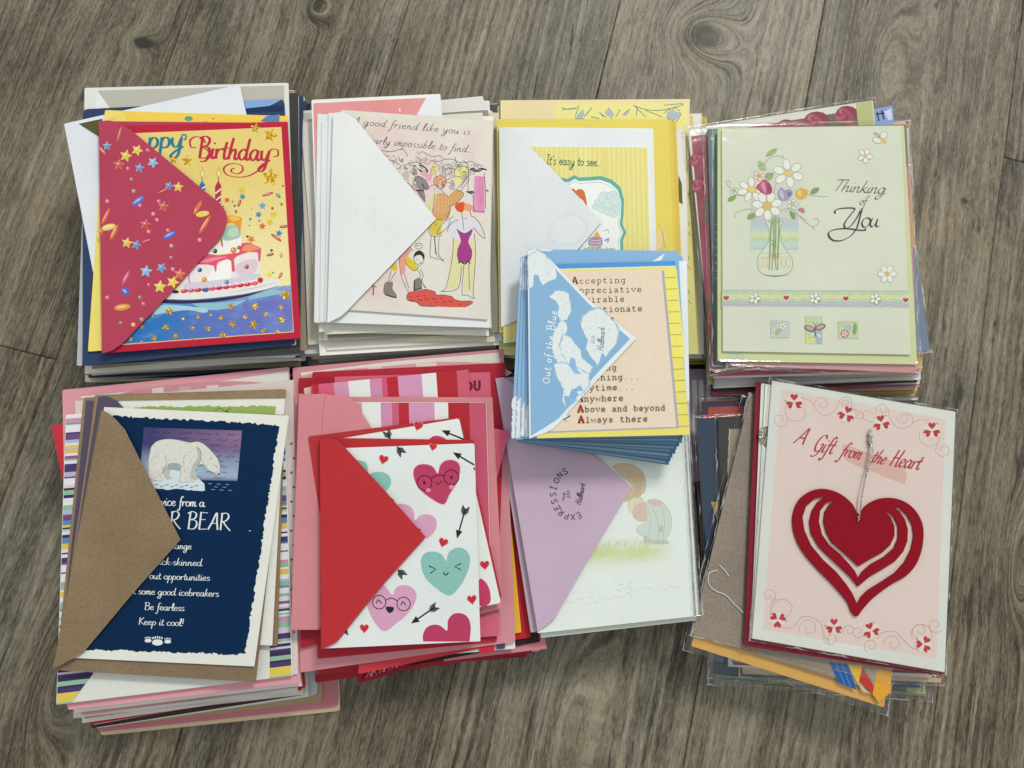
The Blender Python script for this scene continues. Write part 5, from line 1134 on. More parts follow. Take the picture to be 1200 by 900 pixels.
for v0_, v1_, c in bands: a.poly([quad_pt(q, .8, v0_), quad_pt(q, .995, v0_), quad_pt(q, .995, v1_), quad_pt(q, .8, v1_)], c)
a.part('white_panel'); E2 = T(50, 640, .26667)
a.poly([(84, 823.3), (109, 790), (130, 600), (300, 600), (313, 745), (316, 750), (316, 795)], 'd9dcd5'); a.line([(84, 823.3), (109, 790)], .6, 'b0b4ac', 0)
a.flush()
for q, lb in (([(98, 466), (322, 458), (320, 752), (70, 742)], 'kraft envelope with dark purple-grey flap, lowest of the fanned kraft ones'), ([(111, 463), (334, 456), (325, 757), (78, 752)], 'kraft envelope with dark purple-grey flap, second of the fanned kraft ones')):
    o, pl = PE.item('env', q, '8c7658', lb, t=.0010, mk='kraft'); a = Art(o, pl); a.part('lining')
    a.poly([(q[0][0] + 3, q[0][1] + 3), (q[0][0] + 26, q[0][1] + 6), (q[0][0] + 36, q[0][1] + 16), (q[0][0] + 30, 700), (q[3][0] + 4, q[3][1] - 8)], '544e63'); a.flush()
q = [(122, 468), (334, 466), (319, 756.5), (110, 750)]
o, pl = PE.item('card', q, 'e2e3db', 'white card with a torn-edge green strip, directly behind the polar bear card', t=.0011)
a = Art(o, pl); a.part('green_panel'); a.poly(ragged([(158, 476.5), (323, 475.5), (320, 500), (158, 500)], 1.1, 3, 5), '93ad5c')
a.line([(252, 481), (258, 478), (264, 482), (270, 478)], .8, '4a5a34'); a.disc((266, 482.5), 1, '33402a'); a.flush()
o, pl = PE.item('env', [(112, 462), (335, 457), (320, 752), (80, 740)], '8f7a5c', 'kraft envelope with dark rounded flap, top of the fanned kraft ones', t=.0006, mk='kraft', outline=[(112, 464), (335, 456.5), (334.5, 466), (140, 469), (128, 470), (110, 752), (72, 744)])
a = Art(o, pl); a.part('lining'); a.poly([(115, 465)] + smoothp([(125, 464), (136, 469), (145, 478)], 3) + [(128, 482), (76, 740), (73, 742)], '544e63'); a.flush()
envE, _ = PE.item('env', [(118, 481), (334, 486), (299.5, 799.5), (62, 785)], '82705a', 'brown kraft envelope whose flap folds over the polar bear card', t=.0008, mk='kraft')
zb = PE.z
cardE, pl = PE.item('card', [(122, 477), (338.5, 487), (298, 781), (86, 771)], 'e0e2da', 'dark blue card with torn white border, polar bear picture and advice verses', t=.0012, r=.5)
a = Art(cardE, pl); a.part('blue_panel'); E3 = T(140, 470, 1 / 6); E4 = T(140, 590, .2112)
a.poly(ragged([(131, 487), (230, 491), (327, 498)], 1.5, 2.6, 8)[:-1][:-1] and ragged([(130, 487), (327, 498), (306, 640), (287, 767), (100, 761)], 1.5, 2.4, 8), '!01264a')
a.part('picture')
def sky(u, v):
    c = mixc('3f3f6e', '8c6f92', max(0, min(1, u * 1.1 - .1)) * (1 - abs(v - .15) * 1.5) if v < .8 else 0)
    c = mixc(c, '9db2c8', max(0, min(1, (v - .35) * 2.2)) * (.7 + .5 * fbm(u * 5, v * 8, 4)))
    return mixc(c, '!01264a', max(0, (v - .93) * 10))
a.wash(E3(172, 185, 862, 208, 828, 562, 140, 545), 50, 30, sky)
r6 = random.Random(9)
a.scatter(3)
for row in range(9):
    y0_ = 215 + row * 38; x0_ = 190 + r6.uniform(0, 60)
    while x0_ < 820:
        L_ = r6.uniform(30, 110); pts = [(x0_ + i * 8, y0_ + x0_ * .03 + r6.uniform(-7, 7)) for i in range(int(L_ / 8) + 1)]
        if len(pts) > 2: a.line(E3(*[c for p in pts for c in p]), .65, '2a2f58' if row < 6 else '31466a', 2)
        x0_ += L_ + r6.uniform(20, 90)
a.stack()
a.poly(ragged(E3(150, 560, 330, 480, 420, 490, 560, 545, 595, 578, 600, 630, 540, 632, 430, 618, 330, 622, 200, 612), .5, 3, 3), 'cbdbe2')
for i in range(9): a.line(E3(250 + i * 35, 590 + (i * 37) % 24, 275 + i * 35, 584 + (i * 37) % 24), .8, '20304c', 0)
for i in range(8): a.line(E3(625 + i * 20, 580 + (i * 41) % 60, 650 + i * 20, 582 + (i * 41) % 60), .8, '8296b4', 0)
a.part('bear')
bear = E3(215, 360, 225, 320, 260, 285, 320, 268, 390, 270, 440, 280, 500, 292, 545, 285, 590, 300, 640, 345, 680, 390, 700, 430, 707, 470, 705, 505, 690, 520, 660, 503, 620, 482, 600, 450, 570, 445, 545, 462, 520, 492, 498, 520, 492, 540, 527, 548, 518, 566, 430, 572, 418, 560, 430, 520, 424, 482, 400, 472, 345, 480, 322, 492, 300, 508, 285, 528, 302, 550, 290, 562, 215, 548, 203, 500, 203, 420)
a.poly(bear, 'd6d7ce', 2)
a.poly(E3(300, 470, 345, 455, 365, 480, 350, 520, 372, 545, 330, 552, 310, 520), 'b4b8b0', 2); a.poly(E3(345, 440, 420, 440, 425, 478, 345, 478), '9aa6a4', 3); a.line(bear, .45, '8a8f8a', 2, True); a.line(E3(300, 508, 330, 440, 320, 380), .5, '8a8f8a'); a.line(E3(424, 482, 450, 430, 455, 380), .5, '8a8f8a'); a.poly(E3(500, 500, 520, 488, 545, 500, 540, 530, 560, 545, 530, 556, 505, 540), 'b4b8b0', 2); a.poly(E3(540, 320, 570, 360, 565, 430, 540, 455, 500, 510, 520, 440, 550, 400), 'b4b7ae', 3)
bx = [p[0] for p in bear]; by = [p[1] for p in bear]
def inside(p, poly):
    c = False; j = len(poly) - 1
    for i in range(len(poly)):
        if (poly[i][1] > p[1]) != (poly[j][1] > p[1]) and p[0] < (poly[j][0] - poly[i][0]) * (p[1] - poly[i][1]) / (poly[j][1] - poly[i][1]) + poly[i][0]: c = not c
        j = i
    return c
a.scatter(8)
for i in range(330):
    p = (r6.uniform(min(bx), max(bx)), r6.uniform(min(by), max(by)))
    if inside(p, bear) and r6.random() < .25 + .9 * (p[1] - min(by)) / (max(by) - min(by)):
        an = r6.uniform(.6, 1.9); a.line([p, (p[0] + math.cos(an) * 1.8, p[1] + math.sin(an) * 1.8)], .32, r6.choice(['8f938c', 'a6a8a0', '75797a']), 0)
a.stack()
a.line(E3(545, 320, 572, 360, 568, 420, 545, 455), .6, '6a6e6c'); a.line(E3(205, 500, 195, 460, 210, 430), .7, '9a9e98'); a.disc(E3(682, 463)[0], .7, '20242c'); a.ell(*E3(697, 512)[0], 1.4, 1, 20, '2c3038', 8); a.line(E3(690, 490, 680, 505, 665, 500), .4, '70747a'); a.ell(*E3(645, 405)[0], 1.8, 1.1, -40, 'b0b2ac', 8)
a.part('lettering'); WH = 'dfe6e4'
a.text('vice from a', (188.5, 592.3), 5.6, WH, 1.1, 1.8, .04, pen=10, wx=1.07)
a.text('R BEAR', (198.5, 619), 10.0, WH, 1.55, 2.0, .05, pen=10, wx=.99, track=.1)
a.line([(291.5, 622), (294, 622.2)], .6, WH, 0)
for t_, x, y in (('hange', 200.5, 643), ('hick-skinned', 181, 661.5), ('out opportunities', 175, 678.3), ('h some good icebreakers', 153.5, 696), ('Be fearless', 169, 714.5), ('Keep it cool!', 162.5, 732)):
    tw = {'hange': 24, 'hick-skinned': 56, 'out opportunities': 71, 'h some good icebreakers': 103, 'Be fearless': 47, 'Keep it cool!': 53}[t_]
    full = sum(SCRIPT[ch][0] for ch in t_)
    sz = 4.3; a.text(t_, (x, y), sz, WH, .8, 1.8, .06, pen=10, wx=tw / (full * sz))
a.part('paw_print')
for x, y, s_ in ((209.5, 753, 1), (158 + 15.5, 749.5, .6), (196.5, 751.5, .6)):
    pass
for (x, y, s_) in ((184.5, 751.5, 1.0), (173.5, 749.8, .62), (196.5, 751, .62)):
    a.poly([(x - 6 * s_, y + 3 * s_), (x - 5 * s_, y - 1 * s_), (x, y - 2.2 * s_), (x + 5 * s_, y - 1 * s_), (x + 6 * s_, y + 3 * s_), (x, y + 5 * s_)], WH, 3)
    for k in range(5): a.ell(x - 5.2 * s_ + k * 2.6 * s_, y - 3.8 * s_ - (1.0 - abs(k - 2) * .5) * s_, .9 * s_, 1.6 * s_, 8, WH, 8)
a.flush()
fl = smoothp([(119.5, 481), (123, 482), (132, 488), (146, 503)], 3) + [(178, 566), (211.5, 632.5)] + [(156, 695), (102.5, 759), (95, 766), (85.5, 771.5), (62, 784.5)]
pf = flap(envE, fl, PE.z + .0001, zb, '86735a', lift=.016, mk='kraft', spine=((119.5, 482), (62.2, 784)))

# ================================================================== pile 6: hearts
PF = Pile('under the valentine hearts card', 'pile of valentines under the hearts card', seed=44)
PF.fill([(392, 520), (608, 490), (632, 766), (372, 792)], [(352, 470), (590, 445), (590, 758), (352, 776)],
  [K('c9787f', 'rose'), E('e0b0b4', 'pale pink'), K('8c1f2c', 'dark red'), E('a82838', 'crimson'), K('dcd6cf', 'white'), E('c46a7c', 'pink'), K('b02636', 'red'), E('94202e', 'deep red'), K('d88a98', 'light pink'),
   E('b82c3c', 'scarlet'), K('6f1c26', 'maroon')], .026, j=(6.5, 3.2))
q = [(418, 640), (590, 600), (598, 745), (420, 802)]
o, pl = PF.item('card', q, '8c1a2a', 'dark red card with black and pink scribble print, lowest front corner of the valentine pile', t=.001)
a = Art(o, pl); a.part('print')
for i in range(26): 
    x, y = 424 + i * 5, 796 - i * 1.7; a.line([(x, y), (x + 4, y - 6), (x + 7, y - 2)], 1.2, ['2a1418', 'd87080', 'e8a0a8'][i % 3])
a.flush()
R6 = [  # the long fan of cards on the right: quad, colour, label
 ([(460, 470), (578, 470), (641, 760), (520, 775)], 'c8808a', 'dusty pink card at the lower right tip of the valentine fan'),
 ([(440, 455), (592, 450), (633, 752), (480, 780)], '2c1a20', 'black floral card edge in the valentine fan next to the lavender envelope'),
 ([(430, 450), (590, 445), (622, 747), (460, 772)], 'b41f2e', 'bright red card right of the yellow one in the valentine fan'),
 ([(430, 450), (583, 447), (611, 741), (440, 770)], 'e2b43a', 'yellow card standing out in the valentine fan'),
 ([(430, 450), (578, 450), (604, 760), (430, 775)], 'e4e4e0', 'white card left of the yellow one in the valentine fan'),
 ([(420, 450), (572, 450), (600, 752), (420, 790)], 'c03a44', 'red patterned card with blue block near the valentine pile corner'),
]
for q, c, lb in R6:
    o, pl = PF.item('card', q, c, lb, t=.0012)
    if 'floral' in lb:
        a = Art(o, pl); a.part('print')
        for i in range(20): a.ell(604 + i * 1.4 - 2, 560 + i * 9.4, 2.4, 4, 30 * i, ['8c2434', 'b43a4c', '141014'][i % 3], 7)
        a.flush()
    if 'blue block' in lb:
        a = Art(o, pl); a.part('print'); a.poly([(581, 748), (591, 747), (592, 760), (582, 761)], '4a4a66'); a.poly([(560, 745), (578, 743), (580, 764), (562, 766)], 'c23040'); a.flush()
for q, c, lb in (([(343, 431), (590, 409), (604, 752), (352, 788)], '!c98890', 'big pink envelope with white inner panel at the back of the valentine pile'),):
    o, pl = PF.item('env', q, c, lb, t=.0012)
    a = Art(o, pl); a.part('lining'); F3 = T(330, 410, .26667)
    a.poly(F3(82, 100, 500, 50, 955, 12, 958, 52, 958, 120, 100, 150), 'd9d6ce'); a.poly(F3(150, 100, 520, 66, 700, 52, 900, 58, 960, 70, 960, 130, 150, 130), 'cf9aa2', 2); a.poly(F3(590, 60, 680, 56, 684, 90, 592, 90), 'dfcccc'); a.poly(F3(380, 75, 440, 70, 440, 90, 380, 90), 'dfc0c0')
    a.flush()
for q, c, lb in (([(366, 436), (592, 425), (582, 752), (372, 772)], 'ac2438', 'crimson envelope behind the striped valentine card'),
                 ([(350, 443), (380, 440), (388, 744), (345, 742)][0:0] or [(350, 443), (560, 436), (570, 700), (352, 760)], '9c1f30', 'dark red envelope edge at the left back of the valentine pile')):
    o, pl = PF.item('env', q, c, lb, t=.0010)
a = Art(o, pl); a.part('lining'); a.poly([(356, 455), (366, 453), (366, 462), (357, 463)], 'd9b8b4'); a.flush()
q = [(392, 441.5), (574.5, 436), (585, 745), (400, 760)]
o, pl = PF.item('card', q, 'cb6079', 'pink card lettered YOU in maroon, top right of the valentine pile', t=.001)
a = Art(o, pl); a.part('lettering'); 
for off in (-.5, 0, .5): a.text('YOU', (536.5 + off, 457.3), 5.6, '6c1c30', 2.0, -1, 0, wx=1.15, track=.28)
a.flush()
def stripes(pl_, o, xs, y0_, y1_, dx0, dx1, cols_):
    a_ = Art(o, pl_); a_.part('stripes')
    for i in range(len(xs) - 1):
        a_.poly([(xs[i], y0_(xs[i])), (xs[i + 1], y0_(xs[i + 1])), (xs[i + 1] + dx1, y1_), (xs[i] + dx1, y1_)], cols_[i])
    a_.flush()
q = [(365, 451), (549, 433), (560, 640), (372, 650)]
o, pl = PF.item('card', q, 'c94a5c', 'pink, white and red striped card behind the salmon envelope', t=.0011)
stripes(pl, o, [366, 373, 391, 408, 433, 447, 453, 466, 494, 511, 535, 548.5], lambda x: 451 - (x - 365) * .098, 520, 0, 6, ['b92c38', 'd36080', 'cf94b4', 'e0e4e0', 'c98aae', 'c9587a', 'b52a36', 'cc94b8', 'e0e4e0', 'b02a34', 'c95c74'])
PF.item('env', [(430, 474), (597, 505.5), (548, 690), (385, 650)], 'd4607a', 'deep pink envelope twisted so its corner points right towards the lavender envelope', t=.0009)
o, pl = PF.item('env', [(350, 461.5), (577, 465.5), (583, 690), (341, 738)], '!cb8288', 'salmon pink envelope holding the striped card, with its flap at the left', t=.0008, outline=[(350, 461.5), (383, 462), (384, 465), (577, 465.5), (590, 712), (560, 720), (376, 738), (341, 738.5)])
zs = PF.z
a = Art(o, pl); a.part('lining'); 
PF.z += .0001
q = [(388, 471), (570, 471.5), (576, 700), (390, 700)]
o2, pl2 = PF.item('card', q, 'd9dcd8', 'striped card tucked in the salmon envelope, stripes running down its face', t=.0010)
stripes(pl2, o2, [389, 405, 424, 446, 459, 467, 479, 509, 525, 550, 569.5], lambda x: 471.8, 699, 0, 6, ['c95c7c', 'd98aa8', 'e0e4e0', 'c98ab0', 'c4607c', 'b52c38', 'cc94b8', 'e0e4e0', 'ad2a34', 'c05670'])
fl = [(350.5, 462), (381, 461.5), (392, 463.5), (404, 464.5), (412, 466)] + [(434, 499), (478, 600), (400, 700), (373, 738), (341, 738)]
pf = flap(o, fl, PF.z, zs, '!cc848a', lift=.004, spine=((350.5, 463), (341.2, 738)))
PF.z += .0012
a = Art(o.children[-1], pf); a.part('crease'); a.line([(382, 463), (377, 510), (375, 738)], .7, '!b06c74', 4); a.flush()
# second hearts card with its red envelope
envF2, _ = PF.item('env', [(361, 511.5), (540, 488.5), (588, 700), (396, 744)], 'b03038', 'red envelope lying tilted below the front hearts card', t=.0008)
GL = '22262a'
def arrow(a, tail, head, w=2.0, feather='d8aec8', L=8):
    w = max(w, 1.8)
    dx, dy = head[0] - tail[0], head[1] - tail[1]; d_ = math.hypot(dx, dy); dx /= d_; dy /= d_; nx, ny = -dy, dx
    if feather: a.poly([(tail[0] + nx * 4 - dx * 3, tail[1] + ny * 4 - dy * 3), (tail[0] + dx * 6 + nx * 4, tail[1] + dy * 6 + ny * 4), (tail[0] + dx * 8, tail[1] + dy * 8), (tail[0] + dx * 6 - nx * 4, tail[1] + dy * 6 - ny * 4), (tail[0] - nx * 4 - dx * 3, tail[1] - ny * 4 - dy * 3), (tail[0] + dx, tail[1] + dy)], feather)
    a.line([tail, head], w, GL, 0)
    a.poly([(head[0] + dx * 2, head[1] + dy * 2), (head[0] - dx * L + nx * L * .5, head[1] - dy * L + ny * L * .5), (head[0] - dx * L - nx * L * .5, head[1] - dy * L - ny * L * .5)], GL)
    for k in range(4 if feather else 0):
        b = (tail[0] + dx * k * 2, tail[1] + dy * k * 2)
        for s_ in (1, -1): a.line([b, (b[0] - dx * 4.4 + nx * 4.4 * s_, b[1] - dy * 4.4 + ny * 4.4 * s_)], 1.25, GL, 0)
def smallheart(a, x, y, an=10, s_=1):
    a.heart((x, y), 12 * s_, 12 * s_, 'e6b4b4', an); a.heart((x, y), 10.6 * s_, 11 * s_, 'bc2f3a', an)
q2 = [(396, 514.5), (538, 490.3), (587, 706.5), (430, 738)]
cardF2, pl = PF.item('card', q2, 'dfe5e1', 'tilted hearts card whose right and top edges show behind the front hearts card', t=.0011, r=3)
a = Art(cardF2, pl); a.part('heart'); a.poly([(506, 512), (515, 511), (523, 515), (526, 522), (500, 522)], 'c03868', 3)
a.part('arrow'); arrow(a, (454, 508), (470, 540), feather='dfe5e1'); arrow(a, (544, 515), (519, 505), 1.9, None, 8); a.part('small_heart'); smallheart(a, 490, 499, 15); smallheart(a, 568, 662, -5)
a.part('heart'); a.poly([(561, 680), (568, 681), (574, 692), (574, 707), (561, 709)], 'bc3c66', 3)
a.flush()
envF, _ = PF.item('env', [(374.5, 513), (555.5, 515.5), (563, 750), (376, 761)], '!b02a30', 'red envelope with its flap wrapped over the front hearts card', t=.0008)
zb = PF.z
qf = [(378, 526), (556, 519.5), (563, 751.5), (378, 760)]
cardF, pl = PF.item('card', qf, 'dde4e2', 'white valentine card printed with smiling hearts in glasses and black arrows', t=.0012, outline=[(378, 526)] + rounded([(400, 525), (556, 519.5), (563, 751.5), (378, 760)], 3.0, 3)[4:8] + rounded([(400, 525), (556, 519.5), (563, 751.5), (378, 760)], 1, 2)[6:9] + [(378, 760)])
a = Art(cardF, pl); G3 = T(370, 480, .18333); G4 = T(370, 620, .19167)
def H(L, c): a.poly(L, c, 5)
a.part('heart')
MG = '!b23e60'
H(G3(820, 610, 740, 575, 660, 510, 625, 440, 622, 385, 650, 352, 700, 345, 750, 362, 780, 402, 792, 355, 830, 322, 880, 320, 920, 345, 926, 400, 905, 470, 860, 545), 'dcb4c8')
H(G3(818, 604, 745, 572, 664, 508, 630, 440, 627, 388, 653, 357, 700, 350, 748, 366, 780, 410, 796, 358, 832, 327, 880, 325, 915, 349, 921, 400, 900, 468, 855, 540), MG)
a.part('heart'); H(G3(250, 332, 290, 326, 325, 345, 335, 395, 330, 420, 300, 420), '84bab0'); H(G3(345, 420, 380, 400, 430, 400, 470, 425, 482, 465, 465, 505, 430, 530, 380, 500), '84bab0')
a.part('heart'); H(G3(520, 610, 560, 603, 605, 620, 630, 660, 632, 708, 670, 675, 720, 670, 765, 695, 772, 745, 750, 790, 700, 825, 640, 760, 560, 680), 'cf9cbc')
a.part('heart'); H(G4(815, 408, 740, 365, 672, 300, 645, 230, 645, 180, 672, 145, 725, 138, 770, 155, 797, 195, 812, 145, 855, 115, 905, 120, 940, 160, 940, 220, 912, 300, 870, 365), '86bab2')
a.part('heart'); H(G4(418, 625, 360, 570, 325, 500, 310, 420, 380, 350, 420, 345, 468, 402, 490, 360, 530, 343, 580, 352, 615, 395, 605, 455, 560, 520, 490, 580), 'cf9cbc')
a.part('heart'); a.poly(smoothp(G4(657, 688, 655, 650, 675, 605, 715, 585, 760, 590, 803, 620, 808, 560, 840, 520, 890, 515, 930, 540, 948, 600, 940, 688), 4), MG)
a.part('face')
gd = '5c1a38'
for cx, cy, r_ in ((695, 468, 8.6), (867, 433, 8.6)): a.ell(*G3(cx, cy)[0], r_, r_, 0, None, 22, ring=(gd, 1.3)); a.disc(G3(cx, cy)[0], 2.0, gd, 10)
a.line(G3(738, 440, 780, 418, 826, 425), 1.3, gd); a.line(G3(765, 460, 785, 476, 803, 457), 1.2, gd); a.ell(*G3(720, 515)[0], 3, 2.4, 0, 'd88aa4', 10); a.ell(*G3(868, 495)[0], 3, 2.6, 0, 'd88aa4', 10)
a.part('face'); a.line(G4(692, 225, 733, 245, 700, 272), 1.4, GL, 0); a.line(G4(888, 210, 850, 230, 888, 248), 1.4, GL, 0); a.line(G4(782, 262, 788, 278, 803, 278, 810, 262), 1.3, GL)
a.part('face')
for cx, cy in ((388, 447), (537, 458)): a.ell(*G4(cx, cy)[0], 7.8, 8.0, 0, None, 22, ring=('3a2834', 1.1)); a.line(G4(cx - 17, cy + 8, cx - 5, cy - 14, cx + 15, cy + 8), 1.2, GL)
a.line(G4(428, 435, 462, 422, 498, 438), 1.1, '3a2834'); a.poly(G4(430, 475, 476, 478, 472, 502, 452, 514, 435, 500), GL, 3)
a.part('arrow'); arrow(a, G3(1014, 354)[0], G3(885, 278)[0], 1.9, None, 8)
a.part('arrow'); arrow(a, G3(955, 640)[0], G3(905, 815)[0], 1.7, 'a4c8c0', 8)
a.part('arrow'); arrow(a, G4(725, 480)[0], G4(590, 572)[0], 1.4, 'dab0c6', 8)
a.part('arrow'); arrow(a, G3(545, 270)[0], G3(522, 240)[0], 1.0, 'c8ccd0', 1)
a.part('arrow'); arrow(a, G4(528, 276)[0], G4(505, 250)[0], 1.0, 'c8ccd0', 1)
a.part('arrow'); arrow(a, G4(172, 630)[0], G4(165, 600)[0], 1.0, 'b8ccc8', 1)
for x, y, an in ((433, 318, 15),): a.part('small_heart'); smallheart(a, *G3(x, y)[0], an)
a.part('small_heart'); smallheart(a, *G3(750, 238)[0], 12, .8); a.part('small_heart'); smallheart(a, *G3(815, 848)[0], 18)
a.part('small_heart'); smallheart(a, *G4(955, 430)[0], -8); a.part('small_heart'); smallheart(a, *G4(297, 606)[0], 0, .95)
a.part('small_heart'); smallheart(a, *G3(1016, 378)[0], 20, .35); a.part('small_heart'); smallheart(a, *G3(490, 578)[0], 20, .35); a.part('small_heart'); smallheart(a, *G3(662, 768)[0], 20, .35)
a.flush()
fl = [(374.8, 514), (388, 513.5), (396, 516), (403, 523)] + [(452, 576), (498.8, 629.5)] + [(446, 688), (395, 752), (386, 757), (376.3, 761)]
pf = flap(envF, fl, PF.z + .0001, zb, '!b42c32', lift=.013, spine=((374.8, 515), (376.3, 760)))

# ================================================================== pile 7: lavender envelope
PG = Pile('under the lavender envelope', 'pile of cards under the lavender envelope', seed=52)
PG.fill([(620, 500), (805, 495), (810, 690), (650, 712)], [(606, 470), (808, 462), (815, 706), (640, 722)],
  [E('d8d8d0', 'off-white'), K('8c7a9c', 'purple'), E('c9c4cf', 'lilac grey'), K('e2e2de', 'white'), E('a898b4', 'dusty lilac'), K('d4cfc8', 'stone'), E('dfe0dc', 'white'), K('6f6480', 'dark violet'), E('d9d4de', 'pale lilac'), K('dcdcd4', 'ivory'), E('b4a4bc', 'mauve')], .016, j=(2.5, 1.0))
q = [(640, 436), (839, 432), (836, 560), (645, 600)]
o, pl = PG.item('card', q, '9c8ca2', 'purple card with white window shapes, seen between the yellow note card and thinking-of-you pile', t=.001)
a = Art(o, pl); a.part('print')
for x in (811, 819, 828, 835): a.poly([(x, 446), (x + 5.2, 445), (x + 6, 470), (x + 6, 520), (x + 1, 520)], 'c9cac8')
a.flush()
PG.fill([(615, 490), (803, 480), (810, 696), (648, 716)], [(606, 470), (806, 464), (812, 700), (640, 722)],
  [E('d8d8d0', 'off-white'), K('8c7a9c', 'purple'), E('c9c4cf', 'lilac grey'), K('e2e2de', 'white'), E('a898b4', 'dusty lilac'), K('d4cfc8', 'stone'), E('dfe0dc', 'white'), K('6f6480', 'dark violet'), E('d9d4de', 'pale lilac'), K('dcdcd4', 'ivory'), E('b4a4bc', 'mauve')], .034, j=(2.5, 1.0))
q = [(600, 452), (811, 446), (828, 716), (640, 747)]
o, pl = PG.item('card', [(600, 452), (806, 446), (816, 727), (634, 747.5)], 'cfd6cf', 'off-white card just below the girl-in-bonnet card, its lower edge showing', t=.0012)
PG.item('env', [(576, 443.5), (790, 430), (812, 700), (622, 741.5)], '!b5a3b2', 'lavender envelope left of and under the front lavender one', t=.0009)
envG, _ = PG.item('env', [(580, 443), (795, 430), (813, 712), (629, 740)], '!bba6bb', 'lavender envelope stamped in grey, its flap over the girl-in-bonnet card', t=.0008)
zb = PG.z
qg = [(597, 450), (801, 440), (820, 721.5), (630, 742)]
cardG, pl = PG.item('card', qg, 'dde6e0', 'white embossed card with a faint picture of a child bending over in a green dress', t=.0013)
a = Art(cardG, pl); G8 = T(620, 540, .2222); a.part('picture')
def grass(u, v):
    e = max(0, 1 - abs(v - .45) * 2.2) * min(1, u * 6 + .3) * min(1, (1 - u) * 3.5) * (.45 + .8 * fbm(u * 7, v * 3, 4))
    return mixc('dde6e0', 'c2ce92', min(.95, e * 1.2))
a.wash([(676, 632), (792, 628), (794, 664), (676, 672)], 50, 16, grass)
r7 = random.Random(2)
a.scatter(6)
for i in range(60):
    x = 380 + r7.uniform(0, 350); y = 450 + r7.uniform(-12, 12) - (x - 380) * .03; a.line(G8(x, y, x + r7.uniform(-8, 8), y - r7.uniform(6, 26)), .45, r7.choice(['b9c4a4', 'a9b494', 'c4c4b0']), 0)
a.stack()
a.tone = 0.28
a.poly(G8(440, 35, 480, 15, 540, 20, 590, 50, 614, 100, 610, 160, 570, 195, 530, 210, 500, 212, 530, 150, 535, 120), 'c9a878', 3)
for i in range(9): a.line(G8(455 + i * 16, 25 + i * 4, 540 + i * 8, 90, 560 + i * 4, 150, 520 + i * 8, 205), .45, 'a08458')
a.poly(G8(520, 240, 530, 205, 560, 192, 600, 200, 615, 240, 560, 262, 530, 275), 'd3cdb0', 3); a.poly(G8(545, 270, 560, 235, 610, 215, 628, 260, 622, 310, 585, 318, 555, 300), 'cba898', 3)
for i in range(16): a.disc(G8(560 + (i * 23) % 60, 240 + (i * 17) % 68)[0], .5, 'a8786c', 6)
a.poly(G8(620, 215, 660, 203, 705, 220, 740, 265, 752, 320, 740, 380, 705, 425, 660, 430, 620, 405, 575, 380, 572, 345, 600, 330, 625, 300), 'b9ccbe', 3); a.poly(G8(625, 215, 660, 203, 700, 220, 690, 240, 650, 235), 'c9a8a0', 3)
a.poly(G8(610, 395, 650, 415, 720, 420, 740, 435, 700, 440, 640, 435, 605, 430), 'a8b09c', 3); a.poly(G8(683, 345, 708, 340, 708, 375, 688, 382), 'bfa07c')
for L in (G8(620, 215, 660, 203, 705, 220, 740, 265, 752, 320, 740, 380, 705, 425, 660, 430), G8(625, 240, 640, 310, 630, 400), G8(645, 240, 680, 320, 680, 420), G8(700, 240, 715, 320, 705, 420), G8(545, 270, 555, 300, 585, 318, 622, 310), G8(520, 240, 530, 205, 560, 192, 600, 200), G8(440, 30, 480, 15, 540, 20, 590, 50, 614, 100, 610, 160, 570, 195), G8(572, 345, 572, 378, 620, 405)):
    a.line(L, .5, '8f9488')
a.tone = 0.0
a.part('emboss_shading'); a.scatter(8)
def emb_shade(pts, w=.7):
    a.line([(x + .45, y + .5) for x, y in pts], w, 'c3cec8'); a.line([(x - .3, y - .35) for x, y in pts], w, 'edf3ef')  # raised pattern's shade and highlight drawn as two offset ink lines
sc = []
for i in range(12):
    x = 655 + i * 11.5; y = 716 - i * 1.3 - (3 if i % 2 else -3)
    sc.append((x, y))
for i in range(26):
    x, y = 658 + i * 5.4, 711 - i * .9 + r7.uniform(-7, 3); emb_shade([(x, y), (x + 2, y - 2.5), (x + 4, y)], .6)
for i in range(14):
    x, y = 714 + r7.uniform(0, 26), 682 + r7.uniform(0, 18); emb_shade([(x, y), (x + 1.5, y - 2), (x + 3, y)], .6)
for i in range(30):
    y = 550 + i * 5.4; x = 797 + i * .62 + r7.uniform(-3, 3); emb_shade([(x, y), (x + 2, y + 2), (x, y + 4)], .5)
a.flush()
fl = [(580.5, 443.5), (590, 442), (598, 447)] + [(668, 510), (740.2, 571.5)] + [(690, 655), (650, 725), (642, 732), (630, 739.5)]
pf = flap(envG, fl, PG.z + .0001, zb, '!bea8be', lift=.008, spine=((580.6, 444), (629.6, 739)))
a = Art(envG.children[-1], pf); a.part('stamp'); KS = '4a4550'
cx, cy = G8(207, 175)[0]
word = 'EXPRESSIONS'
for i, ch in enumerate(word):
    t_ = R(58 + i * 21.5) if 0 else R(68 + i * 18.2)      # clockwise from lower right, letters facing out to the left
    x = cx + 4 + math.cos(t_) * 18.5; y = cy - .5 + math.sin(t_) * 24
    a.text(ch, (x - 2.2 * math.cos(t_ + math.pi / 2), y - 2.2 * math.sin(t_ + math.pi / 2)), 3.5, KS, 1.05, math.degrees(math.atan2(24 * math.cos(t_), -18.5 * math.sin(t_))), 0, wx=1.35)
a.text('FROM', (cx - 4.5, cy + 8), 1.3, KS, .5, -83, 0, track=.7); a.text('Hallmark', (cx + 14.5, cy + 13.5), 3.6, KS, .75, -78, .3)
a.line([(cx + 2, cy - 4), (cx - 2, cy - 3), (cx + 2, cy - 1), (cx - 3, cy), (cx + 2, cy + 1), (cx - 2, cy + 3), (cx + 2.5, cy + 4)], 1.0, KS, 0)
a.flush()
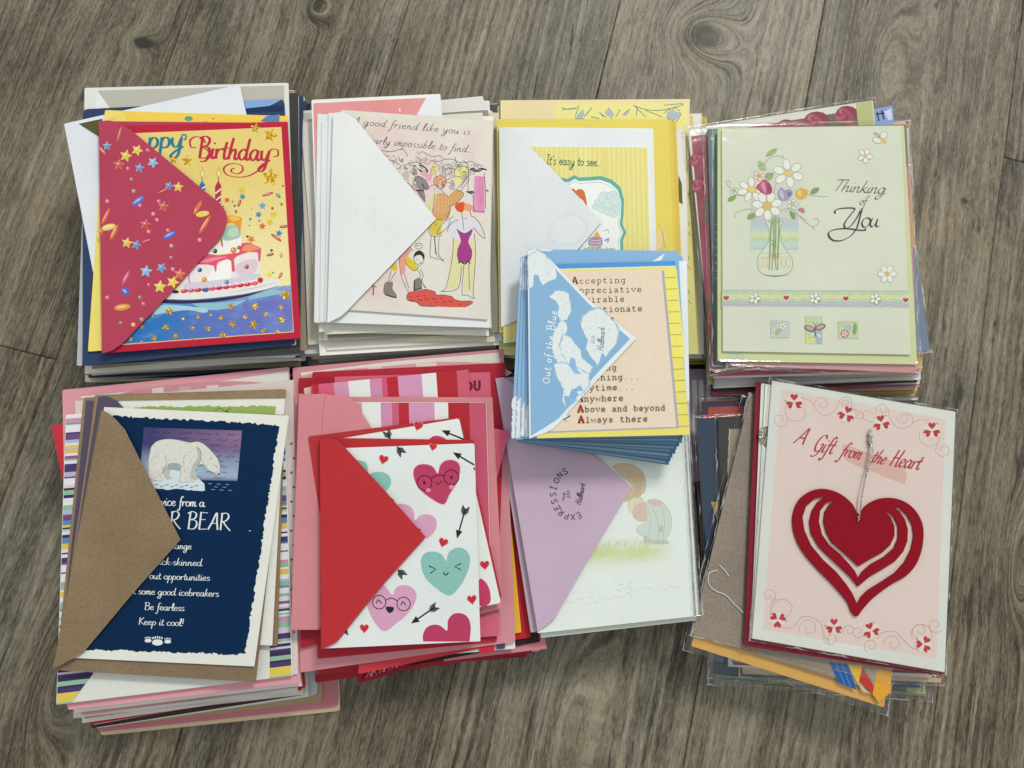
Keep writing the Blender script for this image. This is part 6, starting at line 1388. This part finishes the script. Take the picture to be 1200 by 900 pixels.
sleeve(cardG, [(797, 442), (803, 441), (822, 720), (812, 722)], PG.z - .0001, 1.5, .0004, 61, .0006)

# ================================================================== the blue stack on top
PH = Pile('under the yellow-lined word card', 'blue stationery set piled across the yellow and lavender piles', z=max(PC.z, PG.z) + .0016, seed=63)
for i in range(16):
    f = i / 15; e = rnd.uniform(-1, 1)
    ql = [(624 - f * 9 + e, 312 - f * 10 + e), (792 + f * 2 - e, 312 - f * 13), (784 + f * 18 - (i % 2) * 5 + e, 545 - f * 33 + rnd.uniform(-.6, .6)), (606 + f * 4 + (i % 3) * 1.5, 517 - f * 2 + rnd.uniform(-1, 1))]
    o, pl = PH.item('env' if i % 2 else 'card', ql, ['5f819c', '86a8c2', '4f7390', '7496b2'][i % 4], 'blue %s, %s from the bottom of the small blue stack on top' % ('envelope' if i % 2 else 'note card', ORD[i]), t=.0008)
    if i % 3 == 1:
        a = Art(o, pl); a.part('cloud_print')
        a.poly(ragged([(ql[3][0] + 1, ql[3][1] - 1), (ql[3][0] + 2, ql[3][1] - 50), (ql[3][0] + 12, ql[3][1] - 46), (ql[3][0] + 26, ql[3][1] - 6)], 1.2, 4, i), 'd9e2e6'); a.flush()
for i, (xt, xb) in enumerate(((610, 599), (613, 604), (615, 610), (617, 615))):
    o, pl = PH.item('env', [(xt, 301 - i), (800 - i * 2, 300 - i), (806 - i * 2, 508 - i), (xb, 514 + (i % 2) * 2 - i)], '8ab4d8', 'pale blue cloud-printed envelope, %s of four fanned at the left of the top stack' % ORD[i], t=.0008)
    a = Art(o, pl); a.part('cloud_print'); a.poly(ragged([(xb + .6, 514 - i), (xb + 1.6, 468 + i * 3), (xb + 9, 462), (xb + 14, 490), (xb + 22, 508)], 1.0, 3, 20 + i), 'dde4e6'); a.part('cloud_print'); a.poly(ragged([(xt + .5, 302), (xt + 12, 302), (xt + 10, 340), (xt - .2, 340)], .8, 4, i), 'dde4e6'); a.flush()
q = [(630, 293), (797, 297), (808, 498), (640, 508)]
PH.item('card', [(650, 300), (805, 306), (808, 470), (660, 480)], 'e2e8ea', 'white card edge with blue corner, right side of the small blue stack', t=.0009)
envH, pl = PH.item('env', [(618, 292), (795, 294), (806, 508), (620, 514)], '84b0d8', 'blue cloud envelope with a white-rimmed flap lettered Out of the Blue', t=.0009)
a = Art(envH, pl); a.part('cloud_print'); a.poly([(765, 306), (779, 297), (775, 305), (767, 306.5)], 'e3eaee'); a.part('cloud_print'); a.poly([(630, 291.6), (650, 293), (643, 294.6), (634, 294)], 'dfe6ea'); a.flush()
zb = PH.z
cardH, pl = PH.item('card', [(640, 313), (791, 311), (808.5, 509.5), (629, 513.5)], 'e6dc72', 'yellow-lined card with peach panel listing words like Accepting and Always there', t=.0013, r=.4)
a = Art(cardH, pl); H7 = T(610, 290, .175); H8 = T(590, 400, .19167)
a.part('header'); a.poly([(640, 309.5), (791, 306), (792, 311.3), (640, 315.5)], '4f93cc'); a.poly([(640, 315.5), (792, 311.3), (792.2, 312.6), (640, 317)], 'dfe6d0')
a.part('ruled_margin'); a.poly(H7(970, 145, 1040, 138, 1048, 160, 1100, 743, 1015, 743, 960, 160), 'e9e274')
MX = [(778.5, 316), (806.5, 506)]
for i in range(14):
    y = 325.5 + i * 13.4; x0_ = 778.5 + (y - 316) * .089; x1_ = 791.5 + (y - 312) * .087; a.line([(x0_, y), (x1_, y - .5)], .75, '8f8a50', 0)
a.part('word_panel')
wp = [(640, 318.5), (775, 315.5), (792.5, 500), (630, 506)]
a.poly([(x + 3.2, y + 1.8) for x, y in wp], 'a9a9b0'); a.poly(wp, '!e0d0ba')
a.part('lettering'); TK = '62564c'; RD = '8c2420'
rows = (('Accepting', 670.5, 332.5, 6.7), ('Appreciative', 670.8, 343.6, 0), ('Admirable', 671, 354.6, 0), ('Affectionate', 671.5, 366.2, 0), ('Amazing', 672, 377.5, 0), ('Adoring', 675, 434.5, 0), ('Anything...', 675.5, 445.8, 0), ('Anytime...', 676, 457.8, 0), ('Anywhere', 676.5, 470.4, 0), ('Above and beyond', 677.3, 482.8, 0), ('Always there', 678, 495.2, 0))
for t_, x, y, _ in rows:
    for off in (-.45, 0, .45): a.text('A', (x + off, y), 6.1, RD, 1.3, -1.2, 0, font=TYPE, wx=1.05)
    sz = 4.55; cell = {'Accepting': 6.95, 'Above and beyond': 6.35}.get(t_, 6.75)
    a.text(t_[1:], (x + 8.2, y - .1), sz, TK, .92, -1.2, 0, font=TYPE, wx=cell / (1.22 * sz))
a.part('button'); a.disc((664, 490), 3.2, 'e6e2d8'); a.line([(661, 492), (668, 487)], 1.4, '26242a', 0)
a.flush()
fl = [(618.3, 293), (627, 292), (636, 296), (645, 304)] + [(693, 354), (745.8, 396.5)] + [(700, 445), (656, 495), (649, 502), (640, 507), (620.3, 513.8)]
pf = flap(envH, fl, PH.z + .0001, zb, 'dfe7ea', lift=.012, spine=((618.4, 293.5), (620.4, 513)), bow=0)
a = Art(envH.children[-1], pf); a.part('sky_print')
a.poly([(620, 312)] + [(628, 300), (646, 310), (690, 356), (738.5, 397)] + [(700, 437), (655, 490), (640, 500), (622, 511)], '!84afd1')
CL = 'dfe7ea'
for L, sd in ((H7(50, 60, 120, 20, 200, 95, 235, 150, 238, 205, 190, 225, 150, 250, 130, 220, 120, 185, 90, 180, 80, 260, 55, 280), 1), (H7(195, 335, 230, 295, 270, 290, 320, 310, 332, 380, 335, 430, 310, 480, 275, 490, 245, 450, 260, 400, 240, 360), 2),
              (H7(270, 490, 310, 510, 310, 560, 270, 610, 262, 650, 270, 690, 300, 720, 360, 800, 320, 830, 260, 790, 215, 690, 215, 600, 240, 540), 3), (H7(290, 590, 330, 600, 360, 640, 400, 690, 410, 743, 480, 800, 440, 900, 420, 1000, 370, 930, 330, 800, 290, 720, 262, 660), 4),
              (H7(470, 425, 520, 408, 560, 430, 640, 520, 655, 570, 640, 640, 600, 690, 570, 730, 545, 700, 520, 790, 480, 740, 440, 680, 450, 620, 430, 580, 405, 520, 420, 460), 5),
              (H8(310, 140, 360, 130, 440, 160, 520, 200, 520, 270, 470, 330, 440, 300, 415, 290, 400, 340, 370, 330, 380, 400, 360, 360, 370, 290, 330, 220), 6)):
    cx_ = sum(p[0] for p in L) / len(L); cy_ = sum(p[1] for p in L) / len(L)
    a.poly(ragged([(cx_ + (x - cx_) * 1.07, cy_ + (y - cy_) * 1.05) for x, y in L], .9, 2.2, sd + 40), '!a3c0d4'); a.poly(ragged(L, .6, 2.0, sd), '!dae2e3')
    rb = random.Random(sd)
    for _ in range(26):
        x_, y_ = cx_ + rb.uniform(-14, 14), cy_ + rb.uniform(-26, 26)
        if inside((x_, y_), [(cx_ + (x - cx_) * .8, cy_ + (y - cy_) * .85) for x, y in L]): a.poly(ragged([(x_ - 2, y_), (x_, y_ - 2.4), (x_ + 2.2, y_), (x_, y_ + 2.4)], .8, 1.4, _), rb.choice(['!d6dfe0', '!d2dcdf', '!dfe5e5', '!cfdadd']))
for L, sd in ((H8(410, 100, 440, 110, 450, 170, 480, 200, 440, 200, 400, 150), 7), (H8(430, 290, 470, 270, 490, 300, 450, 310), 8), (H8(400, 350, 430, 340, 450, 360, 400, 400), 9)):
    a.poly(ragged(L, .5, 2.4, sd), '8fb4da')
a.part('lettering')
a.text('Out of the Blue', (643.5, 449.5), 4.7, 'e6edf0', 1.0, -84, 0, wx=1.12, track=.28)
a.text('Hallmark', (707, 411.5), 3.9, '4a6a8a', .6, -86, .2); a.line([(697, 402), (693, 401), (697, 399.5), (692.5, 398), (697, 396.5), (693, 395), (697, 394)], .8, '4a6a8a', 0)
a.flush()

# ================================================================== pile 8: gift from the heart
PI = Pile('under the heart ornament card', 'sleeved cards piled under the heart ornament card', seed=70)
def filmI(o, q, seed, m_=5, amp=.001, drop=.0014):
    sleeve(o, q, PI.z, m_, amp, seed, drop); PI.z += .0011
q = [(868, 560), (1082, 575), (1086, 816), (838, 797)]
o, pl = PI.item('card', q, '74805a', 'olive green sleeved card at the very bottom of the heart ornament pile', t=.0014)
a = Art(o, pl); a.part('print'); a.poly([(1046, 795), (1064, 796), (1062, 811), (1045, 809)], '2c2a28'); a.poly([(1064, 797), (1085, 799), (1084, 814), (1063, 811)], '8a9254'); a.poly([(845, 785), (900, 788), (900, 800), (842, 796)], '54665a'); a.flush()
filmI(o, q, 71, 7, .0016, .0022)
q = [(850, 556), (1070, 560), (1078, 806), (836, 790)]
o, pl = PI.item('card', q, '28465a', 'dark teal card with a wrinkled sleeve corner, second lowest in the heart ornament pile', t=.0012)
filmI(o, q, 73, 6, .0014, .002)
q = [(880, 548), (1098, 556), (1103, 800), (870, 790)]
o, pl = PI.item('card', q, 'b8a488', 'beige floral sleeved card peeking out at the lower right of the maroon card', t=.0012)
a = Art(o, pl); a.part('print')
for i in range(12): a.ell(1080 + (i * 7) % 22, 788 + (i * 5) % 10, 2.4, 1.8, i * 40, ['8c5a5c', 'c49a8c', '6f7850'][i % 3], 8)
a.flush(); filmI(o, q, 75, 4)
PI.fill([(862, 506), (1088, 520), (1094, 792), (856, 780)], [(850, 500), (1092, 515), (1094, 786), (868, 770)],
  [K('c9cbc8', 'white'), K('5c5048', 'brown'), E('8c9094', 'grey'), K('e0dfd8', 'off-white'), K('3c4450', 'slate'), E('d4cfc0', 'ivory'), K('94604c', 'rust'), E('c8ccd0', 'silver grey'), K('7c8468', 'sage')], .024, j=(3, 1.0))
q = [(822, 470), (1000, 462), (1010, 640), (838, 650)]
o, pl = PI.item('card', q, 'b03a34', 'red card with dark navy top band, sleeved, behind the navy card of the heart pile', t=.0011)
a = Art(o, pl); a.part('band'); a.poly([(822, 471), (900, 467), (900, 475), (830, 477), (830, 486), (822.5, 486)], '23233a'); a.flush(); filmI(o, q, 77, 6, .0013)
q = [(817, 491), (960, 484), (965, 690), (829, 694)]
o, pl = PI.item('card', q, '!173350', 'navy blue sleeved card left of the kraft dotted card', t=.0012, rough=.4)
a = Art(o, pl); a.part('gold_corner'); a.poly([(833, 588), (842, 588), (841, 612)], 'b8963c'); a.flush(); filmI(o, q, 79, 4)
q = [(842, 489), (985, 482), (990, 670), (846, 676)]
o, pl = PI.item('card', q, '2c2626', 'black-brown sleeved card with a torn stone coloured patch near the kraft card', t=.0012, rough=.4)
a = Art(o, pl); a.part('stone_patch')
a.wash([(855, 503), (930, 500), (930, 566), (853, 566)], 20, 20, lambda u, v: mixc('b5a88c', '978a70', fbm(u * 6, v * 6, 8))); a.line(ragged([(855, 502), (853, 566)], .6, 3)[:-20] or [(855, 502), (853.5, 520), (854.5, 540), (853, 566)], 1.2, 'c9c0a8'); a.flush(); filmI(o, q, 81, 4, .0013)
# yellow, kraft
o, pl = PI.item('env', [(886, 486), (1075, 532), (1036, 829), (810, 757)], '!d2a24a', 'golden yellow envelope in clear sleeve, twisted out below the kraft dotted card', t=.0011)
a = Art(o, pl); a.flush(); filmI(o, [(872, 466), (1078, 528), (1039, 836), (804, 760)], 83, 3, .0012, .002)
q = [(879, 462), (1072, 515), (1035, 812), (811, 743)]
o, pl = PI.item('card', q, '!8c8070', 'kraft grey-brown dotted card with a red, yellow and blue rocket print at its corner', t=.0012, mk='kraft', outline=[(879, 462), (1072, 515), (1035, 812), (811, 743)])
a = Art(o, pl); a.part('dot_pattern'); a.scatter(2)
for i in range(26):
    for j in range(24):
        u, v = (i + .5 * (j % 2)) / 36, j / 26
        x, y = quad_pt(q, .03 + u, .04 + v * .98)
        if x < 900 or y > 755: a.disc((x, y), 1.1, '7a6e60', 6)
a.part('rocket_print'); I8 = T(790, 600, .3)
a.poly(I8(605, 585, 680, 595, 712, 695, 640, 665), '2a5a9c'); a.line(I8(630, 590, 668, 675), .7, '6a92c0', 0); a.line(I8(655, 592, 690, 685), .7, '6a92c0', 0)
a.poly(I8(678, 595, 735, 600, 720, 675), 'd8b43c'); a.poly(I8(735, 605, 780, 680, 775, 712, 722, 660), 'b83a34'); a.poly(I8(745, 607, 800, 612, 780, 680), '9c9080'); a.poly(I8(712, 660, 770, 712, 735, 700), 'b8b4ac')
a.poly(I8(795, 612, 850, 622, 845, 705, 800, 745, 775, 712), 'd89c38')
a.flush()
sleeve(o, [(879, 462), (1072, 515), (1042, 800), (811, 744)], PI.z + .0001, 2, .0006, 86, .001); PI.z += .0009
HANG = [(850 - 9, 668), (831, 672), (830.5, 684), (838, 692), (850, 697), (858, 705), (871, 718)]
# maroon folder, white insert
qm = [(886, 447), (1120, 483), (1106.5, 792), (872, 757)]
o, pl = PI.item('card', qm, '7c1f30', 'thick maroon card folder directly under the heart ornament card', t=.0026, r=.8)
for q, c, lb in (([(892, 449), (1118, 483), (1107, 788), (880, 748)], 'd9dcd4', 'white insert card, lower of two between maroon folder and heart ornament card'), ([(897, 450), (1118, 484), (1107, 787), (881, 747)], 'e2e4dd', 'white insert card with a half-round thumb notch, upper of two above maroon folder')):
    o, pl = PI.item('card', q, c, lb, t=.0011)
a = Art(o, pl); a.part('metal_notch', foil_material('notch_metal', '8c877a', .3)); a.poly(smoothp([(899, 499), (892, 502), (889, 510), (893, 520), (900, 527), (902, 526), (902, 500)], 4), '5c584e'); a.flush()
qh = [(904.7, 446), (1119.8, 482.6), (1107, 787.5), (881.5, 748)]
cardI, pl = PI.item('card', qh, '!d4d8d0', 'white card with blush panel reading A Gift from the Heart, in a clear sleeve', t=.0013, r=.5)
a = Art(cardI, pl); J5 = T(870, 440, .21667); J6 = T(870, 560, .25565)
a.part('blush_panel'); a.wash([(915.5, 456), (1108, 491), (1097.5, 772), (894, 738)], 20, 26, lambda u, v: mixc('!d8c6be', '!dccbc4', fbm(u * 8, v * 9, 2)))
a.poly(J5(545, 372, 640, 405, 870, 490, 880, 580, 850, 580, 700, 520, 560, 460), '!d2aca2', 2)
a.part('scroll_print'); SCR = '!bb958a'
def spiral(cx, cy, r_, a0, turns, sgn=1, n=16):
    return [(cx + r_ * (1 - .75 * i / n) * math.cos(R(a0) + sgn * turns * 6.283 * i / n), cy + r_ * (1 - .75 * i / n) * math.sin(R(a0) + sgn * turns * 6.283 * i / n)) for i in range(n + 1)]
for L in (J5(320, 122, 370, 140, 400, 185, 440, 215, 490, 200, 515, 160, 530, 130, 560, 118, 590, 135, 590, 170), J5(235, 160, 235, 215, 270, 245, 320, 240, 342, 205, 330, 175), J5(245, 225, 235, 265, 200, 275, 175, 250, 180, 220, 215, 218, 222, 245),
          J5(605, 225, 640, 235, 655, 210, 635, 188), J5(715, 250, 670, 245, 650, 215, 670, 190, 705, 205), J5(790, 180, 800, 240, 850, 285, 910, 270, 920, 225, 880, 200), J5(915, 262, 960, 240, 1010, 245), J5(960, 300, 960, 350, 1000, 382, 1050, 370, 1068, 330), J5(1060, 360, 1045, 410, 1080, 438, 1115, 420, 1110, 385, 1075, 385, 1070, 410)):
    a.line(L, .6, SCR, 6)
for cx, cy, r_, a0, s_ in ((430, 155, 42, 160, 1), (757, 185, 38, 150, 1), (870, 228, 36, 200, -1), (560, 150, 26, 100, 1), (620, 205, 18, 200, 1)):
    p = J5(cx, cy)[0]; a.line(spiral(p[0], p[1], r_ * .2167, a0, 1.2, s_), .55, SCR, 3)
for cx, cy, r_, a0, s_ in ((120, 540, 36, 60, -1), (305, 690, 46, 160, 1), (405, 735, 36, 200, -1), (490, 700, 30, 150, 1), (530, 705, 30, 30, 1), (590, 770, 34, 120, 1), (690, 760, 42, 170, 1), (885, 675, 36, 40, 1), (815, 700, 40, 100, 1)):
    p = J6(cx, cy)[0]; a.line(spiral(p[0], p[1], r_ * .2556, a0, 1.2, s_), .55, SCR, 3)
for L in (J6(150, 550, 135, 570, 128, 600, 130, 640), J6(135, 600, 160, 560, 200, 560, 228, 590, 215, 625, 195, 640), J6(180, 685, 230, 685, 270, 640, 320, 640, 360, 670, 375, 720, 400, 760), J6(620, 740, 640, 710, 700, 705, 740, 745, 780, 780, 820, 790), J6(780, 740, 775, 700, 810, 672, 850, 680, 870, 720, 860, 750)):
    a.line(L, .6, SCR, 6)
a.part('petal_heart')
def petals(p, r_=9, a0=0):
    a.part('petal_heart'); a.disc(p, r_ * .95, '!dcd2c8', 12)
    for i in range(3):
        t_ = R(a0 + 120 * i); q_ = (p[0] + math.cos(t_) * r_ * .56, p[1] + math.sin(t_) * r_ * .56); a.heart(q_, r_ * .88, r_ * .82, 'b32630', a0 + 120 * i - 90 + 180)
    for i in range(5):
        t_ = R(a0 + 60 + 72 * i); a.disc((p[0] + math.cos(t_) * r_ * 1.0, p[1] + math.sin(t_) * r_ * .95), .9 if i % 2 else .5, ['b32630', '8c4a48'][i % 2], 6)
for x, y, an in ((280, 143, -90), (563, 210, 50), (752, 258, 20), (1025, 297, 30)): petals(J5(x, y)[0], 10.2, an)
for x, y, an in ((163, 650, 95), (420, 682, -90), (590, 700, 10), (833, 762, -60)): petals(J6(x, y)[0], 10.2, an)
a.part('lettering'); RL = 'b02c38'
a.text('A', (930, 519.5), 10.2, RL, 2.0, 9, .38, pen=-20, wx=.95); 
a.text('Gift', (952, 528), 10.2, RL, 1.95, 10, .33, pen=-20, wx=.76)
a.text('from', (984, 534), 8.6, RL, 1.8, 11, .36, pen=-20, wx=.82)
a.text('the', (1020, 541), 8.4, RL, 1.8, 12, .36, pen=-20, wx=.8); a.text('Heart', (1042, 545.5), 9.8, RL, 1.95, 8, .36, pen=-20, wx=.8)
a.flush()
# red felt heart ornament on its silver cord
OUT = J6(533, 168, 505, 120, 460, 80, 410, 57, 355, 50, 300, 68, 255, 108, 233, 165, 232, 225, 250, 290, 285, 350, 340, 415, 400, 475, 450, 530, 485, 575, 500, 615, 525, 636, 550, 605, 600, 550, 680, 490, 750, 450, 795, 400, 820, 340, 830, 280, 828, 220, 805, 165, 765, 122, 710, 96, 650, 92, 600, 106, 560, 133)
S1 = J6(382, 84, 330, 97, 292, 130, 276, 180, 285, 240, 315, 308, 370, 375, 430, 430, 475, 485, 505, 530, 527, 580, 545, 545, 575, 515, 640, 475, 700, 435, 745, 385, 775, 325, 787, 265, 780, 215, 755, 170, 725, 142, 690, 129, 722, 155, 746, 190, 759, 235, 757, 290, 738, 338, 700, 382, 640, 420, 580, 455, 530, 498, 500, 460, 455, 415, 400, 365, 350, 315, 316, 255, 308, 200, 320, 150, 345, 112)
S2 = J6(428, 103, 385, 115, 357, 150, 351, 200, 366, 260, 400, 308, 450, 350, 490, 395, 515, 425, 532, 460, 550, 430, 590, 395, 650, 362, 695, 322, 715, 275, 715, 220, 693, 175, 647, 138, 680, 180, 697, 220, 698, 265, 678, 308, 640, 343, 590, 370, 532, 405, 495, 370, 450, 330, 410, 295, 386, 250, 373, 200, 379, 155, 397, 125)
hc = J6(534, 192)[0]; HOLE = [(hc[0] + 2.5 * math.cos(t * .785), hc[1] + 2.2 * math.sin(t * .785)) for t in range(8)]
pl = Plane(PI.z + .0014)
loc = pl.at(1006, 640)
orn = thing('heart_ornament', 'dark red felt heart with two carved curves hanging on a silver cord', 'ornament', (loc.x, loc.y, PI.z))
slab('heart', smoothp(OUT, 3, True), pl, .0011, FELT, orn, holes=[S1, S2, HOLE])
def tube(name, pts, r_, mat, parent, n=6):
    pts = [Vector(p) for p in pts]; V, F = [], []
    for i, p in enumerate(pts):
        d = (pts[min(i + 1, len(pts) - 1)] - pts[max(i - 1, 0)]).normalized(); s_ = d.orthogonal().normalized() if i == 0 else (s_ - s_.dot(d) * d).normalized(); t_ = d.cross(s_)
        for k in range(n): V.append(p + (s_ * math.cos(6.2832 * k / n) + t_ * math.sin(6.2832 * k / n)) * r_)
        if i:
            for k in range(n): b = (i - 1) * n; F.append((b + k, b + (k + 1) % n, b + n + (k + 1) % n, b + n + k))
    return link(name, V, F, mat, parent, smooth=True)
def path3(px, z, wave=0):
    pts = smoothp(px, 6); out = []
    for i, p in enumerate(pts):
        out.append(Plane(z + .00008 * math.sin(i * .9) + (wave * math.sin(math.pi * i / len(pts)))).at(*p))
    return out
zc = PI.z + .0010
tube('cord', path3([(1020, 518), (1017.5, 540), (1014, 560), (1010, 580), (1008, 600), hc], zc, .0025), .00042, SILVER, orn)
tube('cord', path3([(1020, 518), (1022.5, 530), (1019, 545), (1014, 562), (1009.5, 585), (1007.5, 603), (hc[0] - .5, hc[1] - 2)], zc + .0003, .003), .00040, SILVER, orn)
glint_m = paper('e9e9e6', .2); kraft_card = [o_ for o_ in bpy.data.objects if o_.get('label', '').startswith('kraft grey-brown dotted')][0]
zk = kraft_card.location.z + .0022
tube('hang_tab_glint', [Plane(zk).at(*p) for p in smoothp(HANG, 5)], .00022, glint_m, kraft_card); tube('hang_tab_glint', [Plane(zk).at(*p) for p in smoothp([(843, 662), (849, 668), (854, 675)], 4)], .00024, glint_m, kraft_card)  # thin pale tubes put in as the highlight along the die-cut hang tab
k_ = path3([(1020.5, 504), (1018, 509), (1021.5, 512), (1017.5, 515), (1021, 518), (1018, 521)], zc + .0005)
tube('knot', k_, .0009, SILVER, orn); tube('bead', path3([(hc[0] - 1, hc[1] - 4), hc], zc + .0013), .0009, SILVER, orn)
sleeve(cardI, qh, PI.z - .00008, 3.5, .0006, 90, .0016)
print('tops', PA.z, PB.z, PC.z, PDD.z, PE.z, PF.z, PG.z, PH.z, PI.z)
